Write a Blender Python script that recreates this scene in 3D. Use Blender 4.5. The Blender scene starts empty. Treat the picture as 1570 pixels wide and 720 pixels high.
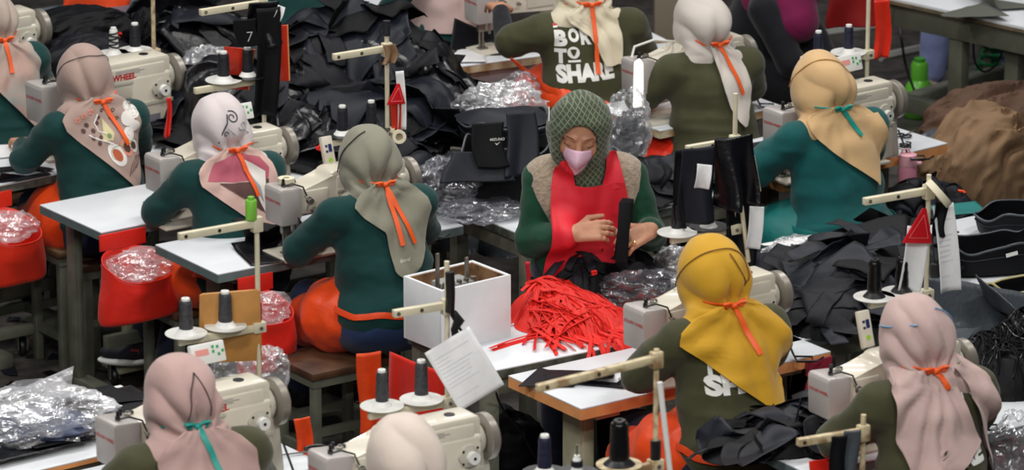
import bpy, bmesh, math, random
import numpy as np
from mathutils import Vector, Matrix, Euler
from mathutils.bvhtree import BVHTree
random.seed(7)
PI = math.pi
R_ = math.radians
COL = bpy.context.scene.collection

# ------------------------------------------------------------ camera
TH = R_(17.0); DIST = 18.0; FP = 7740.0
CAM = Vector((0, -DIST * math.cos(TH), 0.9 + DIST * math.sin(TH)))
cd = bpy.data.cameras.new('camera'); cam = bpy.data.objects.new('camera', cd); COL.objects.link(cam)
cam.location = CAM; cam.rotation_euler = (PI / 2 - TH, 0, 0)
cd.sensor_width = 36.0; cd.lens = FP / 1570.0 * 36.0; cd.clip_end = 200
cd.dof.use_dof = True; cd.dof.focus_distance = 17.9; cd.dof.aperture_fstop = 4.5
bpy.context.scene.camera = cam

def W(px, py, z=0.75):
    """the point at height z of the room that the photograph shows at pixel px, py"""
    a = (px - 785.0) / FP; b = (360.0 - py) / FP
    f = Vector((0, math.cos(TH), -math.sin(TH))); u = Vector((0, math.sin(TH), math.cos(TH)))
    d = f + Vector((1, 0, 0)) * a + u * b
    t = (z - CAM.z) / d.z
    return CAM + d * t

# ------------------------------------------------------------ objects
def tag(o, label=None, cat=None, group=None, kind=None):
    if label: o['label'] = label
    if cat: o['category'] = cat
    if group: o['group'] = group
    if kind: o['kind'] = kind
    return o

def empty(name, loc=(0, 0, 0), rz=0.0, sc=1.0):
    o = bpy.data.objects.new(name, None); COL.objects.link(o)
    o.empty_display_size = 0.05
    o.location = loc; o.rotation_euler = (0, 0, rz); o.scale = (sc, sc, sc)
    return o

def children(o):
    return [c for c in COL.objects if c.parent == o]

def copy_tree(o, kids, loc=None, rz=None):
    """kids: [(child,[grandchildren])]"""
    r = o.copy(); COL.objects.link(r)
    for c, gs in kids:
        k = c.copy(); COL.objects.link(k); k.parent = r
        for g in gs:
            q = g.copy(); COL.objects.link(q); q.parent = k
    if loc is not None: r.location = loc
    if rz is not None: r.rotation_euler = (0, 0, rz)
    return r

def tree_of(o):
    return [(c, list(c.children)) for c in o.children]

class MB:
    def __init__(s): s.bm = bmesh.new(); s.mi = 0
    def _mark(s, faces):
        for f in faces: f.material_index = s.mi
    def box(s, x0, x1, y0, y1, z0, z1, M=None, bev=0.0, seg=2):
        vs = [s.bm.verts.new(v) for v in [(x0,y0,z0),(x1,y0,z0),(x1,y1,z0),(x0,y1,z0),(x0,y0,z1),(x1,y0,z1),(x1,y1,z1),(x0,y1,z1)]]
        fs = [s.bm.faces.new([vs[i] for i in q]) for q in [(3,2,1,0),(4,5,6,7),(0,1,5,4),(1,2,6,5),(2,3,7,6),(3,0,4,7)]]
        s._mark(fs)
        if bev > 0:
            es = list({e for f in fs for e in f.edges})
            r = bmesh.ops.bevel(s.bm, geom=es, offset=bev, segments=seg, affect='EDGES', profile=0.5)
            s._mark(r['faces'])
            vs = list({v for f in r['faces'] for v in f.verts} | {v for v in vs if v.is_valid})
        if M is not None:
            bmesh.ops.transform(s.bm, matrix=M, verts=[v for v in vs if v.is_valid])
        return s
    def prism(s, pts, h0, h1, axis='z', M=None, bev=0.0):
        """polygon pts in 2D extruded; axis z: (x,y), axis y: (x,z), axis x: (y,z)"""
        def P(a, b, h):
            return {'z': (a, b, h), 'y': (a, h, b), 'x': (h, a, b)}[axis]
        lo = [s.bm.verts.new(P(a, b, h0)) for a, b in pts]; hi = [s.bm.verts.new(P(a, b, h1)) for a, b in pts]
        fs = [s.bm.faces.new(lo), s.bm.faces.new(hi[::-1])]
        n = len(pts)
        for i in range(n): fs.append(s.bm.faces.new((lo[i], hi[i], hi[(i+1) % n], lo[(i+1) % n])))
        s._mark(fs)
        vs = lo + hi
        if bev > 0:
            es = list({e for f in fs for e in f.edges})
            r = bmesh.ops.bevel(s.bm, geom=es, offset=bev, segments=2, affect='EDGES', profile=0.5)
            s._mark(r['faces'])
            vs = list({v for f in r['faces'] for v in f.verts} | {v for v in vs if v.is_valid})
        if M is not None: bmesh.ops.transform(s.bm, matrix=M, verts=[v for v in vs if v.is_valid])
        return s
    def lathe(s, prof, c=(0, 0, 0), axis='z', n=24, M=None):
        """prof [(r,h)...] about an axis through c"""
        def P(r, h, t):
            a, b = r * math.cos(t), r * math.sin(t)
            v = {'z': (a, b, h), 'x': (h, a, b), 'y': (b, h, a)}[axis]
            v = Vector((v[0] + c[0], v[1] + c[1], v[2] + c[2]))
            return M @ v if M is not None else v
        rings = []
        for r, h in prof:
            if r <= 1e-6: rings.append([s.bm.verts.new(P(0, h, 0))])
            else: rings.append([s.bm.verts.new(P(r, h, 2 * PI * i / n)) for i in range(n)])
        fs = []
        for A, B in zip(rings, rings[1:]):
            for i in range(n):
                j = (i + 1) % n
                if len(A) == 1 and len(B) == 1: continue
                if len(A) == 1: fs.append(s.bm.faces.new((A[0], B[j], B[i])))
                elif len(B) == 1: fs.append(s.bm.faces.new((A[i], A[j], B[0])))
                else: fs.append(s.bm.faces.new((A[i], A[j], B[j], B[i])))
        if len(rings[0]) > 1: fs.append(s.bm.faces.new(rings[0][::-1]))
        if len(rings[-1]) > 1: fs.append(s.bm.faces.new(rings[-1]))
        s._mark(fs); return s
    def cyl(s, p0, p1, r, r1=None, n=16):
        p0 = Vector(p0); p1 = Vector(p1); d = p1 - p0
        q = d.to_track_quat('Z', 'Y').to_matrix().to_4x4(); M = Matrix.Translation(p0) @ q
        return s.lathe([(r, 0), (r if r1 is None else r1, d.length)], n=n, M=M)
    def tube(s, pts, r, n=8, closed=False):
        pts = [Vector(p) for p in pts]; rings = []; m = len(pts)
        up = Vector((0.12, 0.31, 0.94)).normalized()
        for i, p in enumerate(pts):
            a = pts[i-1] if (i > 0 or closed) else p; b = pts[(i+1) % m] if (i < m-1 or closed) else p
            t = (b - a)
            if t.length < 1e-9: t = Vector((0, 0, 1))
            t.normalize(); u = up - t * up.dot(t)
            if u.length < 1e-3: u = Vector((1, 0, 0)) - t * t.x
            u.normalize(); v = t.cross(u); up = u
            rr = r[i] if isinstance(r, (list, tuple)) else r
            rings.append([s.bm.verts.new(p + u * rr * math.cos(2*PI*k/n) + v * rr * math.sin(2*PI*k/n)) for k in range(n)])
        fs = []
        for i in range(m if closed else m - 1):
            A = rings[i]; B = rings[(i+1) % m]
            for k in range(n): fs.append(s.bm.faces.new((A[k], A[(k+1) % n], B[(k+1) % n], B[k])))
        if not closed: fs.append(s.bm.faces.new(rings[0][::-1])); fs.append(s.bm.faces.new(rings[-1]))
        s._mark(fs); return s
    def raw(s, V, F, M=None):
        vs = [s.bm.verts.new((M @ Vector(v)) if M is not None else v) for v in V]
        fs = []
        for f in F:
            try: fs.append(s.bm.faces.new([vs[i] for i in f]))
            except ValueError: pass
        s._mark(fs); return s
    def build(s, name, mats, parent=None, smooth=True, ang=38):
        bmesh.ops.recalc_face_normals(s.bm, faces=s.bm.faces[:])
        me = bpy.data.meshes.new(name); s.bm.to_mesh(me); s.bm.free()
        return link(name, me, mats, parent, smooth, ang)

def link(name, me, mats, parent=None, smooth=True, ang=38):
    if not isinstance(mats, (list, tuple)): mats = [mats]
    for m in mats: me.materials.append(m)
    if smooth:
        me.polygons.foreach_set('use_smooth', [True] * len(me.polygons))
        if ang and ang < 180:
            try: me.set_sharp_from_angle(angle=R_(ang))
            except Exception: pass
    o = bpy.data.objects.new(name, me); COL.objects.link(o)
    if parent is not None: o.parent = parent
    return o

def np_mesh(name, V, F):
    """V (n,3), F list of/array of quads"""
    me = bpy.data.meshes.new(name)
    V = np.asarray(V, dtype=np.float32); F = np.asarray(F, dtype=np.int32)
    k = F.shape[1]
    me.vertices.add(len(V)); me.vertices.foreach_set('co', V.ravel())
    me.loops.add(F.size); me.loops.foreach_set('vertex_index', F.ravel())
    me.polygons.add(len(F)); me.polygons.foreach_set('loop_start', np.arange(0, F.size, k, dtype=np.int32))
    me.update(calc_edges=True); me.validate()
    return me

# ------------------------------------------------------------ numpy noise
def _hash(ix, iy, iz, seed):
    h = (ix * 374761393 + iy * 668265263 + iz * 2147483647 + seed * 974634777) & 0xffffffff
    h = ((h ^ (h >> 13)) * 1274126177) & 0xffffffff
    h = h ^ (h >> 16)
    return (h & 0xffff) / 65535.0 * 2 - 1
def vnoise(P, f, seed=0):
    P = np.asarray(P, dtype=np.float64) * f
    i = np.floor(P).astype(np.int64); t = P - i; t = t * t * (3 - 2 * t)
    x, y, z = i[..., 0], i[..., 1], i[..., 2]; u, v, w = t[..., 0], t[..., 1], t[..., 2]
    def H(a, b, c): return _hash(x + a, y + b, z + c, seed)
    def L(a, b, q): return a + (b - a) * q
    return L(L(L(H(0,0,0), H(1,0,0), u), L(H(0,1,0), H(1,1,0), u), v), L(L(H(0,0,1), H(1,0,1), u), L(H(0,1,1), H(1,1,1), u), v), w)
def ridged(P, f, seed=0): return 1 - 2 * np.abs(vnoise(P, f, seed))
def nz(x, y, f, seed=0): return float(vnoise(np.array([x, y, 0.37]), f, seed))

# ------------------------------------------------------------ smooth solid bodies
def cap(a, ra, b, rb, k=0.02): return ('c', np.array(a, float), ra, np.array(b, float), rb, k)
def ell(c, r, k=0.02, M=None): return ('e', np.array(c, float), np.array(r, float), M, 0, k)
def xf(prims, M):
    out = []
    sc = M.to_scale()[0]; R3 = np.array(M.to_3x3()) / sc
    for p in prims:
        if p[0] == 'c':
            out.append(('c', np.array(M @ Vector(p[1])), p[2] * sc, np.array(M @ Vector(p[3])), p[4] * sc, p[5]))
        else:
            R0 = p[3] if p[3] is not None else np.eye(3)
            out.append(('e', np.array(M @ Vector(p[1])), p[2] * sc, R3 @ R0, 0, p[5]))
    return out
def grow(prims, d):
    out = []
    for p in prims:
        if p[0] == 'c': out.append(('c', p[1], p[2] + d, p[3], p[4] + d, p[5]))
        else: out.append(('e', p[1], p[2] + d, p[3], 0, p[5]))
    return out

def solid(prims, vox=0.008, cut=None):
    lo = np.full(3, 9.0); hi = np.full(3, -9.0); bb = []
    for p in prims:
        if p[0] == 'c':
            a = np.minimum(p[1] - p[2], p[3] - p[4]); b = np.maximum(p[1] + p[2], p[3] + p[4])
        else:
            m = p[2].max(); a = p[1] - m; b = p[1] + m
            if p[3] is None: a = p[1] - p[2]; b = p[1] + p[2]
        bb.append((a, b)); lo = np.minimum(lo, a); hi = np.maximum(hi, b)
    lo = lo - 4 * vox; hi = hi + 4 * vox
    n = np.ceil((hi - lo) / vox).astype(int) + 1
    F = np.full(n, 1.0, dtype=np.float32)
    ax = [lo[i] + vox * np.arange(n[i]) for i in range(3)]
    for p, (a, b) in zip(prims, bb):
        k = p[5]; mg = k + 3 * vox
        s = [slice(max(0, int((a[i] - mg - lo[i]) / vox)), min(n[i], int((b[i] + mg - lo[i]) / vox) + 2)) for i in range(3)]
        X, Y, Z = np.meshgrid(ax[0][s[0]], ax[1][s[1]], ax[2][s[2]], indexing='ij')
        if p[0] == 'c':
            d = p[3] - p[1]; L2 = max(1e-9, float(d @ d))
            X = X - p[1][0]; Y = Y - p[1][1]; Z = Z - p[1][2]
            h = np.clip((X * d[0] + Y * d[1] + Z * d[2]) / L2, 0, 1)
            D = np.sqrt((X - d[0]*h)**2 + (Y - d[1]*h)**2 + (Z - d[2]*h)**2) - (p[2] + (p[4] - p[2]) * h)
        else:
            X = X - p[1][0]; Y = Y - p[1][1]; Z = Z - p[1][2]
            if p[3] is not None:
                R = p[3].T
                X, Y, Z = (R[0,0]*X + R[0,1]*Y + R[0,2]*Z, R[1,0]*X + R[1,1]*Y + R[1,2]*Z, R[2,0]*X + R[2,1]*Y + R[2,2]*Z)
            r = p[2]
            k0 = np.sqrt((X/r[0])**2 + (Y/r[1])**2 + (Z/r[2])**2)
            k1 = np.sqrt((X/r[0]**2)**2 + (Y/r[1]**2)**2 + (Z/r[2]**2)**2) + 1e-9
            D = k0 * (k0 - 1) / k1
        G = F[s[0], s[1], s[2]]; D = D.astype(np.float32)
        h = np.clip(0.5 + 0.5 * (D - G) / k, 0, 1)
        F[s[0], s[1], s[2]] = D * (1 - h) + G * h - k * h * (1 - h)
    if cut is not None:
        X, Y, Z = np.meshgrid(ax[0], ax[1], ax[2], indexing='ij')
        F = np.maximum(F, cut(X, Y, Z).astype(np.float32))
    S = F < 0
    c = [S[dx:n[0]-1+dx, dy:n[1]-1+dy, dz:n[2]-1+dz] for dx in (0,1) for dy in (0,1) for dz in (0,1)]
    anyc = c[0].copy(); allc = c[0].copy()
    for q in c[1:]: anyc |= q; allc &= q
    mix = anyc & ~allc
    idx = -np.ones(mix.shape, dtype=np.int64); I, J, K = np.nonzero(mix); idx[I, J, K] = np.arange(len(I))
    acc = np.zeros((len(I), 3)); cnt = np.zeros(len(I))
    corners = [(0,0,0),(1,0,0),(0,1,0),(1,1,0),(0,0,1),(1,0,1),(0,1,1),(1,1,1)]
    for a in corners:
        for axi in range(3):
            if a[axi] == 1: continue
            b = list(a); b[axi] = 1
            fa = F[I+a[0], J+a[1], K+a[2]]; fb = F[I+b[0], J+b[1], K+b[2]]
            m = (fa < 0) != (fb < 0)
            t = np.where(m, fa / (fa - fb + 1e-12), 0)
            P = np.stack([np.full(len(I), float(q)) for q in a], 1); P[:, axi] += t
            acc[m] += P[m]; cnt[m] += 1
    V = (np.stack([I, J, K], 1) + acc / np.maximum(cnt, 1)[:, None]) * vox + lo
    Q = []
    for axi in range(3):
        sl0 = [slice(None)] * 3; sl1 = [slice(None)] * 3
        sl0[axi] = slice(0, n[axi] - 1); sl1[axi] = slice(1, n[axi])
        A = S[tuple(sl0)]; B = S[tuple(sl1)]
        e = np.argwhere(A != B)
        o1, o2 = [q for q in range(3) if q != axi]
        e = e[(e[:, o1] > 0) & (e[:, o2] > 0) & (e[:, o1] < n[o1]-1) & (e[:, o2] < n[o2]-1)]
        inside = A[e[:, 0], e[:, 1], e[:, 2]]
        def cell(d1, d2):
            g = e.copy(); g[:, o1] -= d1; g[:, o2] -= d2
            return idx[g[:, 0], g[:, 1], g[:, 2]]
        q = np.stack([cell(1, 1), cell(0, 1), cell(0, 0), cell(1, 0)], 1)
        flip = inside if axi != 1 else ~inside
        q[~flip] = q[~flip][:, ::-1]
        Q.append(q)
    Q = np.concatenate(Q); Q = Q[(Q >= 0).all(1)]
    return V, Q

def vnormals(V, Q):
    a, b, c, d = V[Q[:, 0]], V[Q[:, 1]], V[Q[:, 2]], V[Q[:, 3]]
    N = np.cross(c - a, d - b); out = np.zeros_like(V)
    for i in range(4): np.add.at(out, Q[:, i], N)
    return out / (np.linalg.norm(out, axis=1, keepdims=True) + 1e-12)
def relax(V, Q, it=2, lam=0.5):
    E = np.concatenate([Q[:, [0, 1]], Q[:, [1, 2]], Q[:, [2, 3]], Q[:, [3, 0]]])
    deg = np.zeros(len(V)); np.add.at(deg, E[:, 0], 1); np.add.at(deg, E[:, 1], 1)
    for _ in range(it):
        A = np.zeros_like(V); np.add.at(A, E[:, 0], V[E[:, 1]]); np.add.at(A, E[:, 1], V[E[:, 0]])
        V = V + lam * (A / np.maximum(deg, 1)[:, None] - V)
    return V

class Hits:
    def __init__(s): s.t = []
    def add(s, V, Q):
        s.t.append(BVHTree.FromPolygons([tuple(v) for v in V], [tuple(int(i) for i in q) for q in Q])); return s
    def ray(s, o, d):
        best = None
        for t in s.t:
            h, n, i, ds = t.ray_cast(Vector(o), Vector(d))
            if h is not None and (best is None or ds < best[2]): best = (h, n, ds)
        return best
    def near(s, p):
        best = None
        for t in s.t:
            h, n, i, ds = t.find_nearest(Vector(p))
            if h is not None and (best is None or ds < best[2]): best = (h, n, ds)
        return best

def text_verts(txt, size, bold=0.0, sub=0.012, spacing=1.0):
    """mesh of a line of lettering in the xy plane: verts, faces"""
    cu = bpy.data.curves.new('lettering', 'FONT'); cu.body = txt; cu.size = size; cu.offset = bold
    cu.space_character = spacing; cu.resolution_u = 3
    ob = bpy.data.objects.new('lettering', cu); COL.objects.link(ob)
    dg = bpy.context.evaluated_depsgraph_get()
    me = bpy.data.meshes.new_from_object(ob.evaluated_get(dg))
    bpy.data.objects.remove(ob); bpy.data.curves.remove(cu)
    bm = bmesh.new(); bm.from_mesh(me); bpy.data.meshes.remove(me)
    if sub:
        bmesh.ops.triangulate(bm, faces=bm.faces[:])
        for _ in range(5):
            es = [e for e in bm.edges if e.calc_length() > sub]
            if not es: break
            bmesh.ops.subdivide_edges(bm, edges=es, cuts=1); bmesh.ops.triangulate(bm, faces=bm.faces[:])
    bm.verts.ensure_lookup_table()
    V = [v.co.copy() for v in bm.verts]; F = [[v.index for v in f.verts] for f in bm.faces]
    bm.free(); return V, F
# ------------------------------------------------------------ materials
MATS = {}
def lin(c):
    return tuple(((v / 12.92) if v <= 0.04045 else ((v + 0.055) / 1.055) ** 2.4) for v in c)
def rgb(r, g, b): return lin((r / 255.0, g / 255.0, b / 255.0)) + (1.0,)

def mat(name, col, rough=0.6, metal=0.0, bump=0.0, bscale=60, var=0.0, vscale=6, sheen=0.0, coat=0.0, spec=0.5, sss=0.0, second=None, emis=None):
    if name in MATS: return MATS[name]
    m = bpy.data.materials.new(name); m.use_nodes = True; nt = m.node_tree; N = nt.nodes; L = nt.links
    b = N['Principled BSDF']; b.inputs['Base Color'].default_value = col; b.inputs['Roughness'].default_value = rough
    b.inputs['Metallic'].default_value = metal; b.inputs['Specular IOR Level'].default_value = spec
    if sheen: b.inputs['Sheen Weight'].default_value = sheen
    if coat: b.inputs['Coat Weight'].default_value = coat
    if sss: b.inputs['Subsurface Weight'].default_value = sss; b.inputs['Subsurface Radius'].default_value = (0.02, 0.008, 0.004)
    if emis: b.inputs['Emission Color'].default_value = emis[0]; b.inputs['Emission Strength'].default_value = emis[1]
    tc = N.new('ShaderNodeTexCoord')
    if var or second:
        n = N.new('ShaderNodeTexNoise'); n.inputs['Scale'].default_value = vscale; n.inputs['Detail'].default_value = 5
        L.new(tc.outputs['Object'], n.inputs['Vector'])
        mx = N.new('ShaderNodeMix'); mx.data_type = 'RGBA'
        c2 = second if second else tuple(min(1, v * (1 - var)) for v in col[:3]) + (1,)
        mx.inputs[6].default_value = col; mx.inputs[7].default_value = c2
        cr = N.new('ShaderNodeValToRGB'); cr.color_ramp.elements[0].position = 0.42; cr.color_ramp.elements[1].position = 0.62
        L.new(n.outputs['Fac'], cr.inputs['Fac']); L.new(cr.outputs['Color'], mx.inputs[0]); L.new(mx.outputs[2], b.inputs['Base Color'])
    if bump:
        n2 = N.new('ShaderNodeTexNoise'); n2.inputs['Scale'].default_value = bscale; n2.inputs['Detail'].default_value = 4
        L.new(tc.outputs['Object'], n2.inputs['Vector'])
        bp = N.new('ShaderNodeBump'); bp.inputs['Strength'].default_value = bump; bp.inputs['Distance'].default_value = 0.01
        L.new(n2.outputs['Fac'], bp.inputs['Height']); L.new(bp.outputs['Normal'], b.inputs['Normal'])
    MATS[name] = m; return m

def cloth(name, col, rough=0.85, sheen=0.15, bump=0.25, bscale=22, var=0.12):
    return mat(name, col, rough=rough, sheen=sheen, bump=bump, bscale=bscale, var=var, vscale=14, spec=0.3)

def film(name, tint=(0.9, 0.92, 0.96, 1), clear=0.62, bump=0.9):
    if name in MATS: return MATS[name]
    m = bpy.data.materials.new(name); m.use_nodes = True; nt = m.node_tree; N = nt.nodes; L = nt.links
    for n in list(N): N.remove(n)
    out = N.new('ShaderNodeOutputMaterial'); tr = N.new('ShaderNodeBsdfTransparent'); gl = N.new('ShaderNodeBsdfGlossy')
    df = N.new('ShaderNodeBsdfDiffuse'); df.inputs['Color'].default_value = tint
    gl.inputs['Color'].default_value = (1, 1, 1, 1); gl.inputs['Roughness'].default_value = 0.2
    tc = N.new('ShaderNodeTexCoord')
    mp = N.new('ShaderNodeMapping'); mp.inputs['Scale'].default_value = (1, 1, 2.2); mp.inputs['Rotation'].default_value = (0.5, 0.7, 0.3)
    no = N.new('ShaderNodeTexNoise'); no.inputs['Scale'].default_value = 7; no.inputs['Detail'].default_value = 4; no.inputs['Distortion'].default_value = 0.8
    L.new(tc.outputs['Object'], mp.inputs['Vector']); L.new(mp.outputs['Vector'], no.inputs['Vector'])
    bp = N.new('ShaderNodeBump'); bp.inputs['Strength'].default_value = bump; bp.inputs['Distance'].default_value = 0.02
    L.new(no.outputs['Fac'], bp.inputs['Height'])
    L.new(bp.outputs['Normal'], gl.inputs['Normal']); L.new(bp.outputs['Normal'], df.inputs['Normal'])
    m1 = N.new('ShaderNodeMixShader'); m1.inputs[0].default_value = 0.55; L.new(df.outputs[0], m1.inputs[1]); L.new(gl.outputs[0], m1.inputs[2])
    lw = N.new('ShaderNodeLayerWeight'); lw.inputs['Blend'].default_value = 0.35; L.new(bp.outputs['Normal'], lw.inputs['Normal'])
    mr = N.new('ShaderNodeMapRange'); mr.inputs['From Min'].default_value = 0; mr.inputs['From Max'].default_value = 1
    mr.inputs['To Min'].default_value = 1 - clear; mr.inputs['To Max'].default_value = 0.95
    L.new(lw.outputs['Facing'], mr.inputs['Value'])
    cr = N.new('ShaderNodeValToRGB'); cr.color_ramp.elements[0].position = 0.40; cr.color_ramp.elements[0].color = (0.25,)*3 + (1,)
    cr.color_ramp.elements[1].position = 0.62
    L.new(no.outputs['Fac'], cr.inputs['Fac'])
    mu = N.new('ShaderNodeMath'); mu.operation = 'MULTIPLY'; L.new(mr.outputs[0], mu.inputs[0]); L.new(cr.outputs['Color'], mu.inputs[1])
    m2 = N.new('ShaderNodeMixShader'); L.new(mu.outputs[0], m2.inputs[0]); L.new(tr.outputs[0], m2.inputs[1]); L.new(m1.outputs[0], m2.inputs[2])
    L.new(m2.outputs[0], out.inputs['Surface'])
    MATS[name] = m; return m

M_skin = mat('skin', rgb(196, 142, 112), rough=0.55, sss=0.08, var=0.1, vscale=20)
M_white_top = mat('laminate_white', rgb(222, 226, 230), rough=0.35, var=0.06, vscale=5)
M_edge_grey = mat('edge_grey', rgb(104, 122, 122), rough=0.6, var=0.2, vscale=9)
M_edge_tan = mat('edge_tan', rgb(232, 160, 100), rough=0.55, var=0.15, vscale=12)
M_edge_dark = mat('edge_dark', rgb(92, 96, 88), rough=0.6, var=0.4, vscale=20, second=rgb(60, 66, 58))
M_edge_worn = mat('edge_worn', rgb(208, 196, 164), rough=0.6, vscale=11, second=rgb(150, 110, 64))
M_frame = mat('frame_greygreen', rgb(110, 112, 98), rough=0.5, var=0.25, vscale=10)
M_frame_cream = mat('frame_cream', rgb(176, 172, 144), rough=0.5, var=0.15, vscale=10)
M_mach = mat('machine_enamel', rgb(214, 207, 190), rough=0.32, var=0.08, vscale=7, coat=0.3)
M_mach2 = mat('machine_enamel_shade', rgb(188, 184, 170), rough=0.4)
M_mach_head = mat('machine_head_grey', rgb(178, 172, 168), rough=0.35, var=0.05)
M_steel = mat('steel', rgb(150, 146, 138), rough=0.35, metal=0.8)
M_wheel = mat('wheel_alloy', rgb(150, 144, 134), rough=0.38, metal=0.5)
M_black = mat('black_plastic', rgb(22, 22, 24), rough=0.4)
M_red_ink = mat('red_lettering', rgb(190, 40, 46), rough=0.5)
M_grey_ink = mat('grey_lettering', rgb(120, 118, 126), rough=0.5)
M_white_ink = mat('white_lettering', rgb(235, 235, 230), rough=0.6)
M_stand = mat('stand_cream', rgb(216, 208, 180), rough=0.45, var=0.1, vscale=14)
M_stand_old = mat('stand_worn', rgb(206, 192, 156), rough=0.5, vscale=26, second=rgb(148, 120, 84))
M_disc = mat('disc_white', rgb(212, 212, 206), rough=0.35)
M_discblk = mat('disc_black', rgb(28, 28, 30), rough=0.35)
M_thread_blk = mat('thread_black', rgb(20, 22, 30), rough=0.55, bump=0.4, bscale=160)
M_thread_gry = mat('thread_grey', rgb(62, 62, 66), rough=0.5, bump=0.4, bscale=160, var=0.35, vscale=60)
M_spool = mat('spool_white', rgb(228, 228, 224), rough=0.4)
M_green_pl = mat('green_plastic', rgb(118, 184, 62), rough=0.4)
M_wood_old = mat('wood_old', rgb(92, 62, 40), rough=0.55, vscale=7, second=rgb(60, 38, 26))
M_wood_seat2 = mat('wood_worn', rgb(110, 88, 56), rough=0.6, vscale=16, second=rgb(66, 48, 30))
M_ply = mat('plywood', rgb(196, 140, 72), rough=0.5, var=0.2, vscale=8)
M_boxwhite = mat('painted_board', rgb(236, 238, 240), rough=0.55, vscale=5, var=0.1, bump=0.1, bscale=20)
M_boxin = mat('raw_board', rgb(150, 112, 78), rough=0.8, vscale=14, second=rgb(100, 70, 46))
M_paper = mat('paper', rgb(226, 226, 226), rough=0.8, var=0.06, vscale=20)
M_red_bag = mat('red_bag_nylon', rgb(232, 34, 14), rough=0.5, bump=0.5, bscale=11, var=0.15, sheen=0.1)
M_orange_bag = mat('orange_red_nylon', rgb(232, 44, 12), rough=0.45, bump=0.35, bscale=14, var=0.15, sheen=0.1)
M_orange = mat('orange_nylon', rgb(240, 74, 14), rough=0.45, bump=0.5, bscale=16, var=0.15, sheen=0.1)
M_tie = mat('tie_orange', rgb(238, 92, 26), rough=0.5)
M_red_apr = mat('red_apron', rgb(222, 30, 48), rough=0.62, bump=0.35, bscale=12, var=0.08)
M_red_tape = mat('red_webbing', rgb(226, 30, 16), rough=0.6, bump=0.3, bscale=200, var=0.15)
M_teal_apr = mat('teal_apron', rgb(0, 108, 104), rough=0.6, bump=0.3, bscale=14, var=0.1)
M_teal_tie = mat('teal_ribbon', rgb(20, 146, 134), rough=0.5)
M_fab = [mat('panel_navy_black', rgb(17, 18, 24), rough=0.55, bump=0.1, bscale=300, spec=0.22),
         mat('panel_black', rgb(8, 9, 13), rough=0.6, bump=0.1, bscale=300, spec=0.2),
         mat('panel_slate', rgb(24, 27, 36), rough=0.5, bump=0.1, bscale=300, spec=0.26),
         mat('panel_glossy', rgb(8, 9, 14), rough=0.30, bump=0.2, bscale=60, spec=0.42)]
M_fab_grey = mat('coated_grey', rgb(66, 72, 78), rough=0.4, bump=0.2, bscale=60)
M_brown = mat('brown_twill', rgb(126, 98, 70), rough=0.8, bump=0.3, bscale=30, var=0.2, vscale=4)
M_brown2 = mat('dark_brown_twill', rgb(84, 58, 42), rough=0.8, bump=0.3, bscale=30, var=0.2, vscale=4)
M_green_olive = cloth('olive_shirt', rgb(66, 66, 42))
M_green_dk = cloth('bottle_green_shirt', rgb(2, 56, 54))
M_green_e = cloth('forest_green_shirt', rgb(6, 62, 40))
M_teal_shirt = cloth('teal_shirt', rgb(0, 80, 80))
M_navy = cloth('navy_trousers', rgb(22, 28, 48))
M_jean = cloth('pale_blue_jeans', rgb(132, 142, 190))
M_jean_dk = cloth('blue_jeans', rgb(34, 52, 90))
M_blksleeve = cloth('black_sleeve', rgb(14, 15, 22))
M_floor = None
# ------------------------------------------------------------ people
def V3(*a): return Vector(a)

def face_cut(M, zmin, c=(0, 0.105, -0.018), r=(0.054, 0.072, 0.074)):
    Mi = np.array(M.inverted())
    def f(X, Y, Z):
        x = Mi[0,0]*X + Mi[0,1]*Y + Mi[0,2]*Z + Mi[0,3] - c[0]; y = Mi[1,0]*X + Mi[1,1]*Y + Mi[1,2]*Z + Mi[1,3] - c[1]; z = Mi[2,0]*X + Mi[2,1]*Y + Mi[2,2]*Z + Mi[2,3] - c[2]
        k0 = np.sqrt((x/r[0])**2 + (y/r[1])**2 + (z/r[2])**2); k1 = np.sqrt((x/r[0]**2)**2 + (y/r[1]**2)**2 + (z/r[2]**2)**2) + 1e-9
        return np.maximum(zmin - Z, -(k0 * (k0 - 1) / k1))
    return f

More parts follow.
